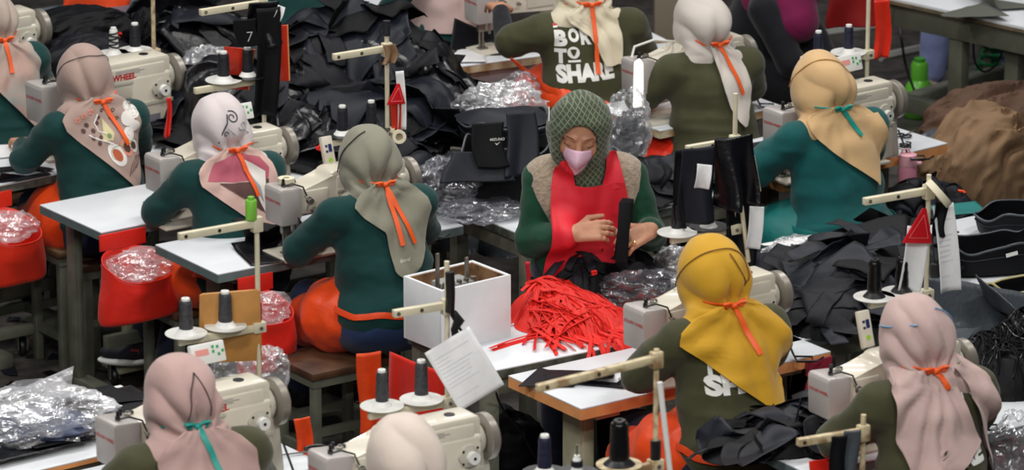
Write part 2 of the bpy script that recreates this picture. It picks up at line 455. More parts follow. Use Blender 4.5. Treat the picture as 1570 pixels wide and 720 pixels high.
def hand(w, fd, up, thumb, curl=0.5, s=1.0, k=0.004, spread=1.0):
    """w wrist, fd finger direction, up back-of-hand normal, thumb = +1/-1 side of (fd x up)"""
    w = Vector(w); fd = Vector(fd).normalized(); up = Vector(up); up = (up - fd * up.dot(fd)).normalized()
    sd = fd.cross(up) * thumb
    P = []
    pl = 0.082 * s
    for t in (-0.026, -0.009, 0.009, 0.026):
        P.append(cap(w + sd * t * 0.7 * s + fd * 0.008, 0.0155 * s, w + sd * t * s + fd * pl, 0.0125 * s, 0.008))
    P.append(ell(w + fd * pl * 0.5 + sd * 0.018 * s - up * 0.006, (0.022 * s,) * 3, 0.012))
    L = [(0.030, 0.062), (0.010, 0.074), (-0.010, 0.069), (-0.029, 0.054)]
    for i, (t, ln) in enumerate(L):
        p = w + sd * t * s + fd * pl * (1.0 if i in (1, 2) else 0.94)
        d = (fd + sd * t * 2.2 * spread).normalized(); r = 0.0092 * s * (0.9 if i == 3 else 1)
        for j, fr in enumerate((0.45, 0.32, 0.23)):
            c = curl * (0.55, 0.85, 0.6)[j] * (1 + 0.12 * (i - 1))
            q = Matrix.Rotation(c, 3, d.cross(up).normalized() * -1)
            d = (q @ d).normalized(); u2 = up
            e = p + d * ln * fr * s
            P.append(cap(p, r, e, r * 0.92, k)); p = e; r *= 0.92
    p = w + sd * 0.026 * s + fd * 0.020 * s - up * 0.004
    d = (fd * 0.75 + sd * 0.75 - up * 0.25).normalized()
    e = p + d * 0.042 * s; P.append(cap(p, 0.0135 * s, e, 0.011 * s, 0.008))
    d = (fd * 1.0 + sd * 0.15 - up * 0.35).normalized()
    g = e + d * 0.032 * s; P.append(cap(e, 0.0108 * s, g, 0.0092 * s, 0.004))
    P.append(cap(g, 0.0092 * s, g + d * 0.02 * s, 0.008 * s, 0.004))
    return P

def head_prims(M):
    """skull, face, ears in the head frame (origin = skull centre, +y = face)"""
    P = [ell((0, -0.005, 0.015), (0.074, 0.092, 0.094), 0.02), ell((0, 0.035, -0.045), (0.056, 0.056, 0.068), 0.03),
         ell((0, 0.062, -0.088), (0.024, 0.022, 0.02), 0.02),
         cap((0, 0.088, 0.004), 0.008, (0, 0.108, -0.028), 0.0115, 0.012), ell((0.012, 0.096, -0.032), (0.009, 0.009, 0.007), 0.006), ell((-0.012, 0.096, -0.032), (0.009, 0.009, 0.007), 0.006),
         ell((0, 0.084, -0.060), (0.022, 0.012, 0.006), 0.006), ell((0, 0.082, -0.070), (0.018, 0.012, 0.007), 0.006),
         cap((-0.045, 0.068, 0.020), 0.008, (-0.015, 0.086, 0.022), 0.008, 0.012), cap((0.045, 0.068, 0.020), 0.008, (0.015, 0.086, 0.022), 0.008, 0.012),
         ell((-0.031, 0.072, 0.004), (0.0145, 0.012, 0.0115), 0.004), ell((0.031, 0.072, 0.004), (0.0145, 0.012, 0.0115), 0.004),
         ell((-0.04, 0.060, -0.028), (0.022, 0.02, 0.022), 0.02), ell((0.04, 0.060, -0.028), (0.022, 0.02, 0.022), 0.02),
         ell((-0.076, -0.005, -0.01), (0.008, 0.018, 0.03), 0.005), ell((0.076, -0.005, -0.01), (0.008, 0.018, 0.03), 0.005)]
    return xf(P, M)

def finish_cloth(V, Q, amp=0.004, f=14, seed=1, rid=0.5, stretch=(1, 1, 1), it=1):
    V = relax(V, Q, it); N = vnormals(V, Q); S = V * np.array(stretch)
    d = amp * (vnoise(S, f, seed) + rid * ridged(S, f * 0.6, seed + 3) + 0.4 * vnoise(S, f * 2.3, seed + 7))
    return V + N * d[:, None]

def surf_ribbon(hits, pts, w, off=0.004, thick=0.0015, sub=3, taper=None, twist=0.0):
    """a flat band lying on the surface through 3-D points; returns V, F"""
    P = [Vector(p) for p in pts]; D = []
    for a, b in zip(P, P[1:]):
        for i in range(sub): D.append(a.lerp(b, i / sub))
    D.append(P[-1]); S = []
    for p in D:
        h = hits.near(p)
        n = (p - h[0])
        n = h[1] if n.length < 1e-4 else h[1]
        if n.dot(p - h[0]) < 0 and (p - h[0]).length > 0.03: n = -n
        S.append((h[0] + n * off, n))
    for _ in range(2):
        T = [S[0][0]] + [(S[i-1][0] + S[i][0] * 2 + S[i+1][0]) / 4 for i in range(1, len(S) - 1)] + [S[-1][0]]
        S = [(T[i], S[i][1]) for i in range(len(S))]
    V = []; F = []
    m = len(S)
    for i, (p, n) in enumerate(S):
        t = (S[min(m-1, i+1)][0] - S[max(0, i-1)][0]).normalized(); s = t.cross(n).normalized()
        ww = w * (taper(i / (m - 1)) if taper else 1)
        for a, o in ((-0.5, 0), (0, 0.0015), (0.5, 0), (0.5, thick + 0.001), (0, thick + 0.0025), (-0.5, thick + 0.001)):
            V.append(p + s * ww * a + n * o)
    for i in range(m - 1):
        for k in range(6): F.append((i*6+k, i*6+(k+1) % 6, (i+1)*6+(k+1) % 6, (i+1)*6+k))
    F.append(tuple(range(5, -1, -1))); F.append(tuple((m-1)*6 + k for k in range(6)))
    return V, F

def surf_cord(hits, pts, r, off=0.003, sub=5):
    P = [Vector(p) for p in pts]; D = []
    for a, b in zip(P, P[1:]):
        for i in range(sub): D.append(a.lerp(b, i / sub))
    D.append(P[-1]); S = []
    for p in D:
        h = hits.near(p); S.append(h[0] + h[1] * off)
    for _ in range(2): S = [S[0]] + [(S[i-1] + S[i] * 2 + S[i+1]) / 4 for i in range(1, len(S)-1)] + [S[-1]]
    return S

def flap(hits, rows, side=-1, off=0.010, fold=0.006, nf=7, knot=(0, 1.05), M=34, step=0.012, seed=3, smooth=6, y0=-1.0, mats_fn=None, hem=0.0):
    """cloth laid on a body from behind (side -1) or from the front (+1).  rows [(z, xl, xr)] from top to bottom"""
    rows = [tuple(r) for r in rows]; zs = [r[0] for r in rows]
    n = max(6, int((zs[0] - zs[-1]) / step)); G = np.zeros((n + 1, M + 1, 3)); 
    for i in range(n + 1):
        z = zs[0] + (zs[-1] - zs[0]) * i / n
        j = 0
        while j < len(rows) - 2 and z < rows[j+1][0]: j += 1
        a, b = rows[j], rows[j+1]; t = (a[0] - z) / max(1e-6, a[0] - b[0]); t = min(1, max(0, t))
        xl = a[1] + (b[1] - a[1]) * t; xr = a[2] + (b[2] - a[2]) * t
        for k in range(M + 1):
            u = k / M; x = xl + (xr - xl) * u
            zz = z
            if hem: zz = z - hem * math.sin(u * 9 + seed) * (i / n) ** 2
            G[i, k] = (x, np.nan, zz)
            h = hits.ray((x, y0, zz), (0, -float(side), 0)) if side < 0 else hits.ray((x, -y0, zz), (0, -1, 0))
            if h is not None: G[i, k, 1] = h[0].y
    # holes: take the nearest surface
    for i in range(n + 1):
        for k in range(M + 1):
            if np.isnan(G[i, k, 1]):
                ok = [q for q in range(M + 1) if not np.isnan(G[i, q, 1])]
                if ok:
                    q = min(ok, key=lambda q: abs(q - k)); G[i, k, 1] = G[i, q, 1] - side * 0.25 * abs(q - k) * abs(G[i, 1, 0] - G[i, 0, 0])
                elif i > 0: G[i, k, 1] = G[i-1, k, 1]
                else: G[i, k, 1] = 0.1
    Y = G[:, :, 1]; base = Y.copy(); s = side
    for _ in range(smooth):
        Z = np.pad(Y, 1, mode='edge'); A = (Z[:-2, 1:-1] + Z[2:, 1:-1] + Z[1:-1, :-2] + Z[1:-1, 2:] + 2 * Y) / 6
        Y = np.maximum(A, base) if s > 0 else np.minimum(A, base)
    dx = G[:, :, 0] - knot[0]; dz = knot[1] - G[:, :, 2]
    ang = np.arctan2(dx, np.maximum(dz, 0.01)); dist = np.sqrt(dx**2 + dz**2)
    Pn = np.stack([G[:, :, 0], G[:, :, 2], np.zeros_like(dx)], -1)
    ph = ang * nf + 1.6 * vnoise(Pn, 7, seed)
    f = fold * np.clip(dist / 0.12, 0.25, 1.3) * (np.abs(np.sin(ph)) * 1.5 + 0.4 * vnoise(Pn, 18, seed + 2))
    G[:, :, 1] = Y + s * (off + f)
    V = []; F = []; th = 0.003
    for lay in (0, 1):
        for i in range(n + 1):
            for k in range(M + 1): V.append((G[i, k, 0], G[i, k, 1] - s * th * lay, G[i, k, 2]))
    w = M + 1; o = (n + 1) * w
    for i in range(n):
        for k in range(M):
            a = i * w + k; q = (a, a + 1, a + w + 1, a + w)
            F.append(q if s < 0 else q[::-1]); q = tuple(o + v for v in q); F.append(q[::-1] if s < 0 else q)
    for i in range(n):
        for k in (0, M):
            a = i * w + k; F.append((a, a + w, o + a + w, o + a))
    for k in range(M):
        for i in (0, n):
            a = i * w + k; F.append((a, a + 1, o + a + 1, o + a))
    return V, F, G

def lay_text(hits, spec, y0=-1.2, lift=0.003, sx=1.0, warp=0.0):
    """spec [(text, size, x, z, bold)] laid on the back of a shirt"""
    V = []; F = []
    for (t, caph, wid, x, z, bold, sl) in spec:
        tv, tf = text_verts(t, .1, bold, .010)
        x0 = min(v.x for v in tv); x1 = max(v.x for v in tv); y0_ = min(v.y for v in tv); y1_ = max(v.y for v in tv)
        o = len(V)
        for v in tv:
            X = x + (v.x - x0) / (x1 - x0) * wid; Z = z + (v.y - y0_) / (y1_ - y0_) * caph + (X - x) * sl
            h = hits.ray((X, y0, Z), (0, 1, 0)) or hits.near((X, 0, Z))
            V.append((X, h[0].y - lift, Z))
        F += [tuple(o + i for i in f) for f in tf]
    return V, F

def lay_shape(hits, poly, y0=-1.2, lift=0.003):
    bm = bmesh.new(); f = bm.faces.new([bm.verts.new((x, z, 0)) for x, z in poly]); bmesh.ops.triangulate(bm, faces=[f])
    for _ in range(4):
        es = [e for e in bm.edges if e.calc_length() > 0.015]
        if not es: break
        bmesh.ops.subdivide_edges(bm, edges=es, cuts=1); bmesh.ops.triangulate(bm, faces=bm.faces[:])
    V = []
    for v in bm.verts:
        h = hits.ray((v.co.x, y0, v.co.y), (0, 1, 0)) or hits.near((v.co.x, 0.02, v.co.y)); V.append((v.co.x if h[2] > .5 or True else 0, h[0].y - lift, v.co.y))
    bm.verts.ensure_lookup_table(); bm.verts.index_update()
    F = [tuple(v.index for v in f.verts) for f in bm.faces]; bm.free(); return V, F

def meshobj(name, V, F, m, parent, ang=60):
    b = MB(); b.raw(V, F); bmesh.ops.recalc_face_normals(b.bm, faces=b.bm.faces[:])
    me = bpy.data.meshes.new(name); b.bm.to_mesh(me); b.bm.free()
    return link(name, me, m, parent, True, ang)

TOPZ = 1.235
def seated(label, px, py, yaw=30, sc=1.0, shirt=None, sleeve='long', scarf=None, rows=None, flap2=None, knot=(0.0, 1.045),
           tie=None, tails=((0.0, 0.14),), bun=0.0, apron=None, armL=None, armR=None, pants=None, shoes=True, LE=None, RE=None,
           fold=0.006, nf=7, seed=1, wide=1.0, cord=None, print_=None, foldc=0.0125, lean=0.0, hair_extra=None, legs=True, ztop=None,
           feet=None, shoe_mat=None, turn=0.0, hem=0.0, waist=True, wz=.655, cov_mats=None, flap_mats=None, hooks=None, hl=0.0, hx=0.0):
    zt = (ztop or TOPZ * sc)
    c, s = math.cos(R_(yaw)), math.sin(R_(yaw))
    hy = 0.17 + lean
    wp = W(px, py, zt)
    root = empty('person', (wp.x - (c * hx - s * hy) * sc, wp.y - (s * hx + c * hy) * sc, zt - TOPZ * sc), R_(yaw), sc)
    tag(root, label, 'person')
    L = lean; w = wide
    sh = {-1: np.array((-0.158 * w, 0.085 + L * 0.7, 0.945)), 1: np.array((0.158 * w, 0.085 + L * 0.7, 0.945))}
    el_ = {-1: np.array(LE or (-0.245 * w, 0.20 + L, 0.80)), 1: np.array(RE or (0.235 * w, 0.21 + L, 0.80))}
    wr = {-1: np.array(armL or (-0.09, 0.37 + L, 0.795)), 1: np.array(armR or (0.10, 0.38 + L, 0.795))}
    Mh = Matrix.Translation((hx, hy, 1.115)) @ Matrix.Rotation(R_(turn), 4, 'Z') @ Matrix.Rotation(R_(-28), 4, 'X')
    ft = {-1: np.array((-0.10, 0.50, 0.17)), 1: np.array((0.10, 0.50, 0.17))}
    if feet:
        for q, (fx, fy, fz, fa) in feet.items():
            g = W(fx, fy, fz); dx, dy = g.x - root.location.x, g.y - root.location.y
            ft[q] = np.array(((c * dx + s * dy) / sc, (-s * dx + c * dy) / sc, (fz - root.location.z) / sc))
    kn = {q: np.array((q * 0.12 + (ft[q][0] - q * .10) * .45, 0.40, 0.545)) for q in (-1, 1)}
    # ---- the body itself
    P = head_prims(Mh)
    P += [cap((hx * .8, 0.14 + L, 1.06), 0.052, (0, 0.09 + L * .8, 0.96), 0.062, 0.03),
          cap((0, 0.09 + L * .7, 0.87), 0.075, (0, 0.04, 0.66), 0.08, 0.03), ell((0, 0.02, 0.56), (0.13, 0.10, 0.09), 0.03)]
    for q in (-1, 1):
        P += [cap((0, 0.08 + L * .7, 0.94), 0.06, sh[q], 0.05, 0.03), cap(sh[q], 0.046, el_[q], 0.036, 0.02), cap(el_[q], 0.036, wr[q], 0.024, 0.015)]
        fd = Vector(wr[q] - el_[q]); fd.z = -0.02; fd = (fd.normalized() + Vector((0, 0.5, 0))).normalized()
        P += hand(wr[q], fd, (0, 0, 1), -q, curl=0.45)
        if legs:
            P += [cap((q * 0.085, 0.04, 0.54), 0.085, kn[q], 0.055, 0.04), cap(kn[q], 0.052, ft[q], 0.035, 0.02),
                  cap(ft[q], 0.03, ft[q] + np.array((0, .10, -.04)), 0.025, 0.02)]
    V, Q = solid(P, 0.0062); V = relax(V, Q, 1)
    b = link('body', np_mesh('body', V, Q), M_skin, root, True, 180)
    # ---- trousers
    if legs:
        P = [ell((0, 0.0, 0.56), (0.185 * w, 0.155, 0.11), 0.05)]
        for q in (-1, 1):
            P += [cap((q * 0.09, 0.04, 0.54), 0.098, kn[q], 0.07, 0.04), cap(kn[q], 0.070, ft[q] + np.array((0, 0, .045)), 0.058, 0.02)]
        V, Q = solid(P, 0.010); V = finish_cloth(V, Q, 0.004, 12, seed + 20)
        link('trousers', np_mesh('trousers', V, Q), pants or M_navy, root, True, 180)
        for q in (-1, 1):
            f = ft[q]; z0 = f[2] - .075
            P = [ell((f[0], f[1] + .08, z0 + .030), (0.042, 0.105, 0.040), 0.02), cap((f[0], f[1], f[2] - .01), 0.042, (f[0], f[1] + .05, z0 + .04), 0.042, 0.02)]
            Mf = Matrix.Translation(f) @ Matrix.Rotation(R_(feet[q][3] if feet and q in feet else 0), 4, 'Z') @ Matrix.Translation(-Vector(f))
            P = xf(P, Mf)
            V, Q = solid(P, 0.0075, cut=lambda X, Y, Z: z0 - Z)
            sho = link('shoe', np_mesh('shoe', V, Q), shoe_mat or M_black, root, True, 180)
            V, Q = solid(xf([ell((f[0], f[1] + .078, z0), (0.047, 0.115, 0.022), 0.01)], Mf), 0.0075, cut=lambda X, Y, Z: z0 - .018 - Z)
            link('sole', np_mesh('sole', V, Q), M_spool if shoe_mat else M_black, sho, True, 180)
            if shoe_mat:
                MB().box(-.016, .016, -.004, .004, -.010, .010, M=Mf @ Matrix.Translation((f[0] - .040, f[1] + .045, z0 + .045)) @ Matrix.Rotation(R_(90), 4, 'Z'), bev=.002).build('shoe_patch', M_red_ink, sho)
    # ---- shirt
    P = [ell((0, 0.085 + L * .7, 0.875), (0.168 * w, 0.118, 0.115), 0.06), ell((0, 0.045 + L * .3, 0.74), (0.165 * w, 0.122, 0.13), 0.06), ell((0, 0.0, 0.60), (0.192 * w, 0.152, 0.13), 0.06)]
    for q in (-1, 1):
        P.append(cap((0, 0.09 + L * .8, 0.968), 0.058, sh[q], 0.060, 0.035))
        if sleeve == 'long':
            P += [cap(sh[q], 0.060, el_[q], 0.050, 0.022), cap(el_[q], 0.050, el_[q] + (wr[q] - el_[q]) * 0.86, 0.036, 0.015)]
        else:
            P += [cap(sh[q], 0.062, sh[q] + (el_[q] - sh[q]) * 0.86, 0.061, 0.022)]
    V, Q = solid(P, 0.0088); V = finish_cloth(V, Q, 0.0055, 9, seed, 1.1, (.8, 1, 1.9), 2); N = vnormals(V, Q)
    wv = .0045 * np.clip((.86 - V[:, 2]) / .12, 0, 1) * ridged(V * np.array((.35, .35, 1)) + .02 * vnoise(V, 6, seed)[:, None], 21, seed + 2)
    for q in (-1, 1):
        de = np.linalg.norm(V - (el_[q] * .7 + sh[q] * .3), axis=1); wv = wv + .005 * np.exp(-(de / .09) ** 2) * ridged(V * np.array((1, .6, .6)), 22, seed + 6)
    V = V + N * wv[:, None]
    me = np_mesh('shirt', V, Q); link('shirt', me, shirt, root, True, 180)
    H = Hits().add(V, Q); Hs = Hits(); Hs.t = list(H.t)
    if sleeve == 'shortblack':
        for q in (-1, 1):
            P = [cap(sh[q] + (el_[q] - sh[q]) * 0.7, 0.050, el_[q], 0.046, 0.02), cap(el_[q], 0.046, el_[q] + (wr[q] - el_[q]) * 0.88, 0.033, 0.015)]
            V2, Q2 = solid(P, 0.008); V2 = finish_cloth(V2, Q2, 0.003, 16, seed + 5)
            link('arm_sleeve', np_mesh('arm_sleeve', V2, Q2), M_blksleeve, root, True, 180)
    # ---- head covering
    kx, kz = knot
    Mc = Matrix.Translation((hx, hy, 1.115)) @ Matrix.Rotation(R_(turn), 4, 'Z') @ Matrix.Rotation(R_(-18), 4, 'X')
    Pc = xf([ell((0, -0.004, 0.002), (0.100, 0.117, 0.113), 0.03), ell((0, 0.045, -0.055), (0.088, 0.070, 0.092), 0.03), ell((0, -0.045 - bun, -0.03), (0.085, 0.076 + bun * .5, 0.088), 0.04)], Mc)
    Pc += [cap((hx * .9, 0.140 + L, 1.07), 0.092, (kx * .3 + hx * .5, 0.125 + L, 1.02), 0.084, 0.03),
           cap((-0.02, 0.09 + L * .8, 1.0), 0.068, (-0.10, 0.085 + L * .7, 0.965), 0.055, 0.03), cap((0.02, 0.09 + L * .8, 1.0), 0.068, (0.10, 0.085 + L * .7, 0.965), 0.055, 0.03),
           cap((0, 0.13 + L, 1.02), 0.07, (0, 0.15 + L, 0.93), 0.08, 0.03)]
    V, Q = solid(Pc, 0.0066, cut=face_cut(Mc, 0.925))
    V = relax(V, Q, 2); N = vnormals(V, Q)
    ang = np.arctan2(V[:, 0] - kx - 0.0, np.maximum(V[:, 2] - kz + 0.05, 0.012) + 0.0)
    ph = ang * nf * 0.9 + 1.25 + 0.35 * math.sin(seed) + 1.9 * vnoise(V * np.array((1, 1, .6)), 8, seed + 1)
    back = np.clip((hy + 0.03 - V[:, 1]) / 0.10, 0.15, 1) * np.clip(1.25 - (V[:, 2] - kz) / 0.19, 0.05, 1)
    dk = np.sqrt((V[:, 0] - kx) ** 2 + (V[:, 2] - kz) ** 2)
    d = foldc * (np.abs(np.sin(ph)) * 1.8 - 0.9) * back + 0.003 * vnoise(V, 16, seed + 9) + 0.006 * ridged(V * np.array((1.5, 1, .5)), 9, seed + 4) * (1 - back) 
    V[:, 1] += np.where(V[:, 1] < hy, 0.024 * np.exp(-(dk / 0.045) ** 2), 0)
    V = V + N * d[:, None]
    hd = link('headscarf', np_mesh('headscarf', V, Q), cov_mats or scarf, root, True, 180)
    H.add(V, Q)
    allG = []
    for fi, rr in enumerate([rows] + (flap2 or [])):
        if rr is None: continue
        fV, fF, G = flap(H, rr, -1, 0.010, fold, nf, knot, seed=seed + 11 + fi, hem=hem)
        meshobj('scarf_flap', fV, fF, flap_mats or scarf, hd, 70)
        n, m = G.shape[:2]; gi = np.arange(n * m).reshape(n, m)
        fq = np.stack([gi[1:, :-1].ravel(), gi[1:, 1:].ravel(), gi[:-1, 1:].ravel(), gi[:-1, :-1].ravel()], 1)
        allG.append((G.reshape(-1, 3), fq))
    HA = Hits(); HA.t = list(H.t)
    for g, fq in allG: HA.add(g, fq)
    # ---- apron ties at the nape, waist band, side of the apron
    if apron or tie:
        tm = M_tie if (tie or apron) is M_orange else (tie or apron)
        apr = None
        if apron:
            P = [ell((0, 0.06, 0.60), (0.185 * w, 0.165, 0.13), 0.05), ell((-0.135 * w, 0.13, 0.57), (0.115, 0.16, 0.115), 0.04), ell((0.12 * w, 0.13, 0.57), (0.10, 0.15, 0.11), 0.04),
                 cap((-0.14, 0.16, 0.54), 0.10, (-0.17, 0.30, 0.50), 0.09, 0.03), cap((0, 0.12, 0.8), 0.10, (0, 0.10, 0.65), 0.12, 0.05)]
            P = xf(P, Matrix.Translation((0, 0, (wz - .655) * .8)))
            V, Q = solid(P, 0.010, cut=lambda X, Y, Z: np.maximum((0.02 + 0.25 * (wz - .035 - Z) - np.where(X < 0, 0.10, 0.0) * np.clip((wz + .045 - Z) / 0.1, 0, 1)) - Y, Z - 0.90 + 0 * X))
            V = finish_cloth(V, Q, 0.010, 7, seed + 31, 1.3, (1, 1, .7)); V = finish_cloth(V, Q, 0.004, 17, seed + 33, 1.2, it=0)
            apr = link('apron', np_mesh('apron', V, Q), apron, root, True, 180)
        if apron and waist:
            rv = []
            for i in range(13):
                a = PI * (i / 12.0) ; rv.append((-0.30 * math.cos(a), 0.03 - 0.28 * math.sin(a), wz - 0.012 * math.sin(a)))
            bV, bF = surf_ribbon(Hs, rv, 0.022, 0.006)
            meshobj('waist_tie', bV, bF, apron, apr)
        # collar of the tie round the nape, a bow knot and tails
        kp = HA.ray((kx, -1, kz), (0, 1, 0)); ky = kp[0].y if kp else 0.03
        b = MB()
        for sgn in (-1, 1):
            pts = [(kx + sgn * 0.002, ky, kz), (kx + sgn * 0.025, ky + 0.004, kz + 0.002), (kx + sgn * 0.050, ky + 0.02, kz + 0.006), (kx * .8 + sgn * 0.072, ky + 0.05, kz + 0.010)]
            vv, ff = surf_ribbon(HA, pts, 0.011, 0.003, taper=lambda t: 1 - .55 * t); b.raw(vv, ff)
            lp = [(kx, ky - 0.008, kz), (kx + sgn * 0.018, ky - 0.016, kz + 0.012), (kx + sgn * 0.036, ky - 0.014, kz + 0.010), (kx + sgn * 0.030, ky - 0.010, kz - 0.002), (kx, ky - 0.006, kz)]
            b.tube(lp, [0.002, 0.0055, 0.006, 0.005, 0.002], 6)
        b.raw(*[x for x in (lambda e: (e[0], e[1]))(ico((kx, ky - 0.010, kz), (0.012, 0.010, 0.010)))])
        for (tx, tl) in tails:
            n = 6; pts = []
            for i in range(n + 1):
                X = kx + tx * i / n; Z = kz - tl * i / n
                h = HA.ray((X, -1, Z), (0, 1, 0)); pts.append((X, (h[0].y if h else ky) - 0.004, Z))
            vv, ff = surf_ribbon(HA, pts, 0.017, 0.006, sub=2); b.raw(vv, ff)
        b.build('neck_tie', tm, apr or root, True, 60)
    if cord:
        b = MB()
        for pts in cord['paths']:
            b.tube(surf_cord(HA, [(x, y, z) for x, y, z in pts], cord.get('r', 0.0018), off=.0045), cord.get('r', 0.0018), 5)
        b.build(cord.get('name', 'mask_strap'), cord['mat'], hd, True)
    if print_:
        b = MB(); HP = Hs
        for g in print_.get('text', []):
            vv, ff = lay_text(HP, [g], lift=.0015); b.raw(vv, ff)
        for sshape in print_.get('white', []):
            b.raw(*lay_shape(HP, sshape))
        b.mi = 1
        for sshape in print_.get('red', []): b.raw(*lay_shape(HP, sshape, lift=0.0035))
        b.mi = 2
        for sshape in print_.get('dark', []): b.raw(*lay_shape(HP, sshape, lift=0.0045))
        b.build('shirt_print', [M_white_ink, M_red_ink, shirt], root, False)
    return dict(root=root, H=HA, Hs=Hs, head=hd, ky=None)

def ico(c, r, sub=2):
    bm = bmesh.new(); bmesh.ops.create_icosphere(bm, subdivisions=sub, radius=1.0)
    bm.verts.ensure_lookup_table()
    V = [(c[0] + v.co.x * r[0], c[1] + v.co.y * r[1], c[2] + v.co.z * r[2]) for v in bm.verts]; F = [tuple(v.index for v in f.verts) for f in bm.faces]
    bm.free(); return V, F
# ------------------------------------------------------------ room and furniture
def table(label, px, py, yaw, L, Wd, edge, z=0.75, name='sewing_table', cat='table', legs='pedestal', top=None, th=0.035, frame=None, cor='near', group=None, ly=.5, lw=1.0):
    """px,py: the pixel of the corner nearest the camera (local 0,0); x runs to the right-back, y to the left-back"""
    o = W(px, py, z); c, s = math.cos(R_(yaw)), math.sin(R_(yaw))
    if cor == 'right': o = o - Vector((c, s, 0)) * L
    if cor == 'left': o = o - Vector((-s, c, 0)) * Wd
    r = empty(name, (o.x, o.y, 0), R_(yaw)); tag(r, label, cat, group)
    fm = frame or M_frame
    t = MB().box(0, L, 0, Wd, z - 0.006, z, bev=0.002).build('tabletop', top or M_white_top, r)
    MB().box(0.0005, L - 0.0005, 0.0005, Wd - 0.0005, z - th, z - 0.006).build('edge_band', edge, t, False)
    if legs == 'pedestal':
        for x in (0.11, L - 0.17):
            b = MB(); b.box(x, x + 0.06 * lw, Wd * ly - 0.05 * lw, Wd * ly + 0.05 * lw, 0.06, z - th - 0.02, bev=0.004); b.box(x + 0.012, x + 0.048 * lw, Wd * ly - 0.055 * lw, Wd * ly + 0.055 * lw, 0.1, z - 0.1, bev=0.002)
            b.build('leg', fm, r)
            MB().box(x - 0.005, x + 0.065, 0.03, Wd - 0.03, 0.0, 0.06, bev=0.012).build('foot', fm, r)
            MB().box(x - 0.02, x + 0.08, 0.04, Wd - 0.04, z - th - 0.03, z - th, bev=0.004).build('bracket', fm, r)
        MB().box(0.16, L - 0.16, Wd * .55, Wd * .55 + 0.03, 0.20, 0.25, bev=0.003).build('crossbar', fm, r)
        b = MB(); b.box(L * .36, L * .62, Wd * .2, Wd * .62, 0.085, 0.105, bev=0.004); b.build('pedal', fm, r)
    else:
        q = legs if isinstance(legs, float) else 0.05
        for x in (0.01, L - q - 0.01):
            for y in (0.01, Wd - q - 0.01):
                MB().box(x, x + q, y, y + q, 0, z - th, bev=0.003).build('leg', fm, r)
        MB().box(0.02, L - 0.02, 0.015, 0.04, z - th - 0.06, z - th).box(0.02, L - 0.02, Wd - 0.04, Wd - 0.015, z - th - 0.06, z - th).box(0.015, 0.04, 0.02, Wd - 0.02, z - th - 0.06, z - th).box(L - 0.04, L - 0.015, 0.02, Wd - 0.02, z - th - 0.06, z - th).build('apron_frame', fm, r, False)
        MB().box(0.02, L - 0.02, 0.02, 0.055, 0.16, 0.20, bev=0.003).box(0.02, 0.055, 0.02, Wd - 0.02, 0.16, 0.20, bev=0.003).build('rail', fm, r)
    return r, (lambda x, y, zz=z: Vector((o.x + c * x - s * y, o.y + s * x + c * y, zz)))

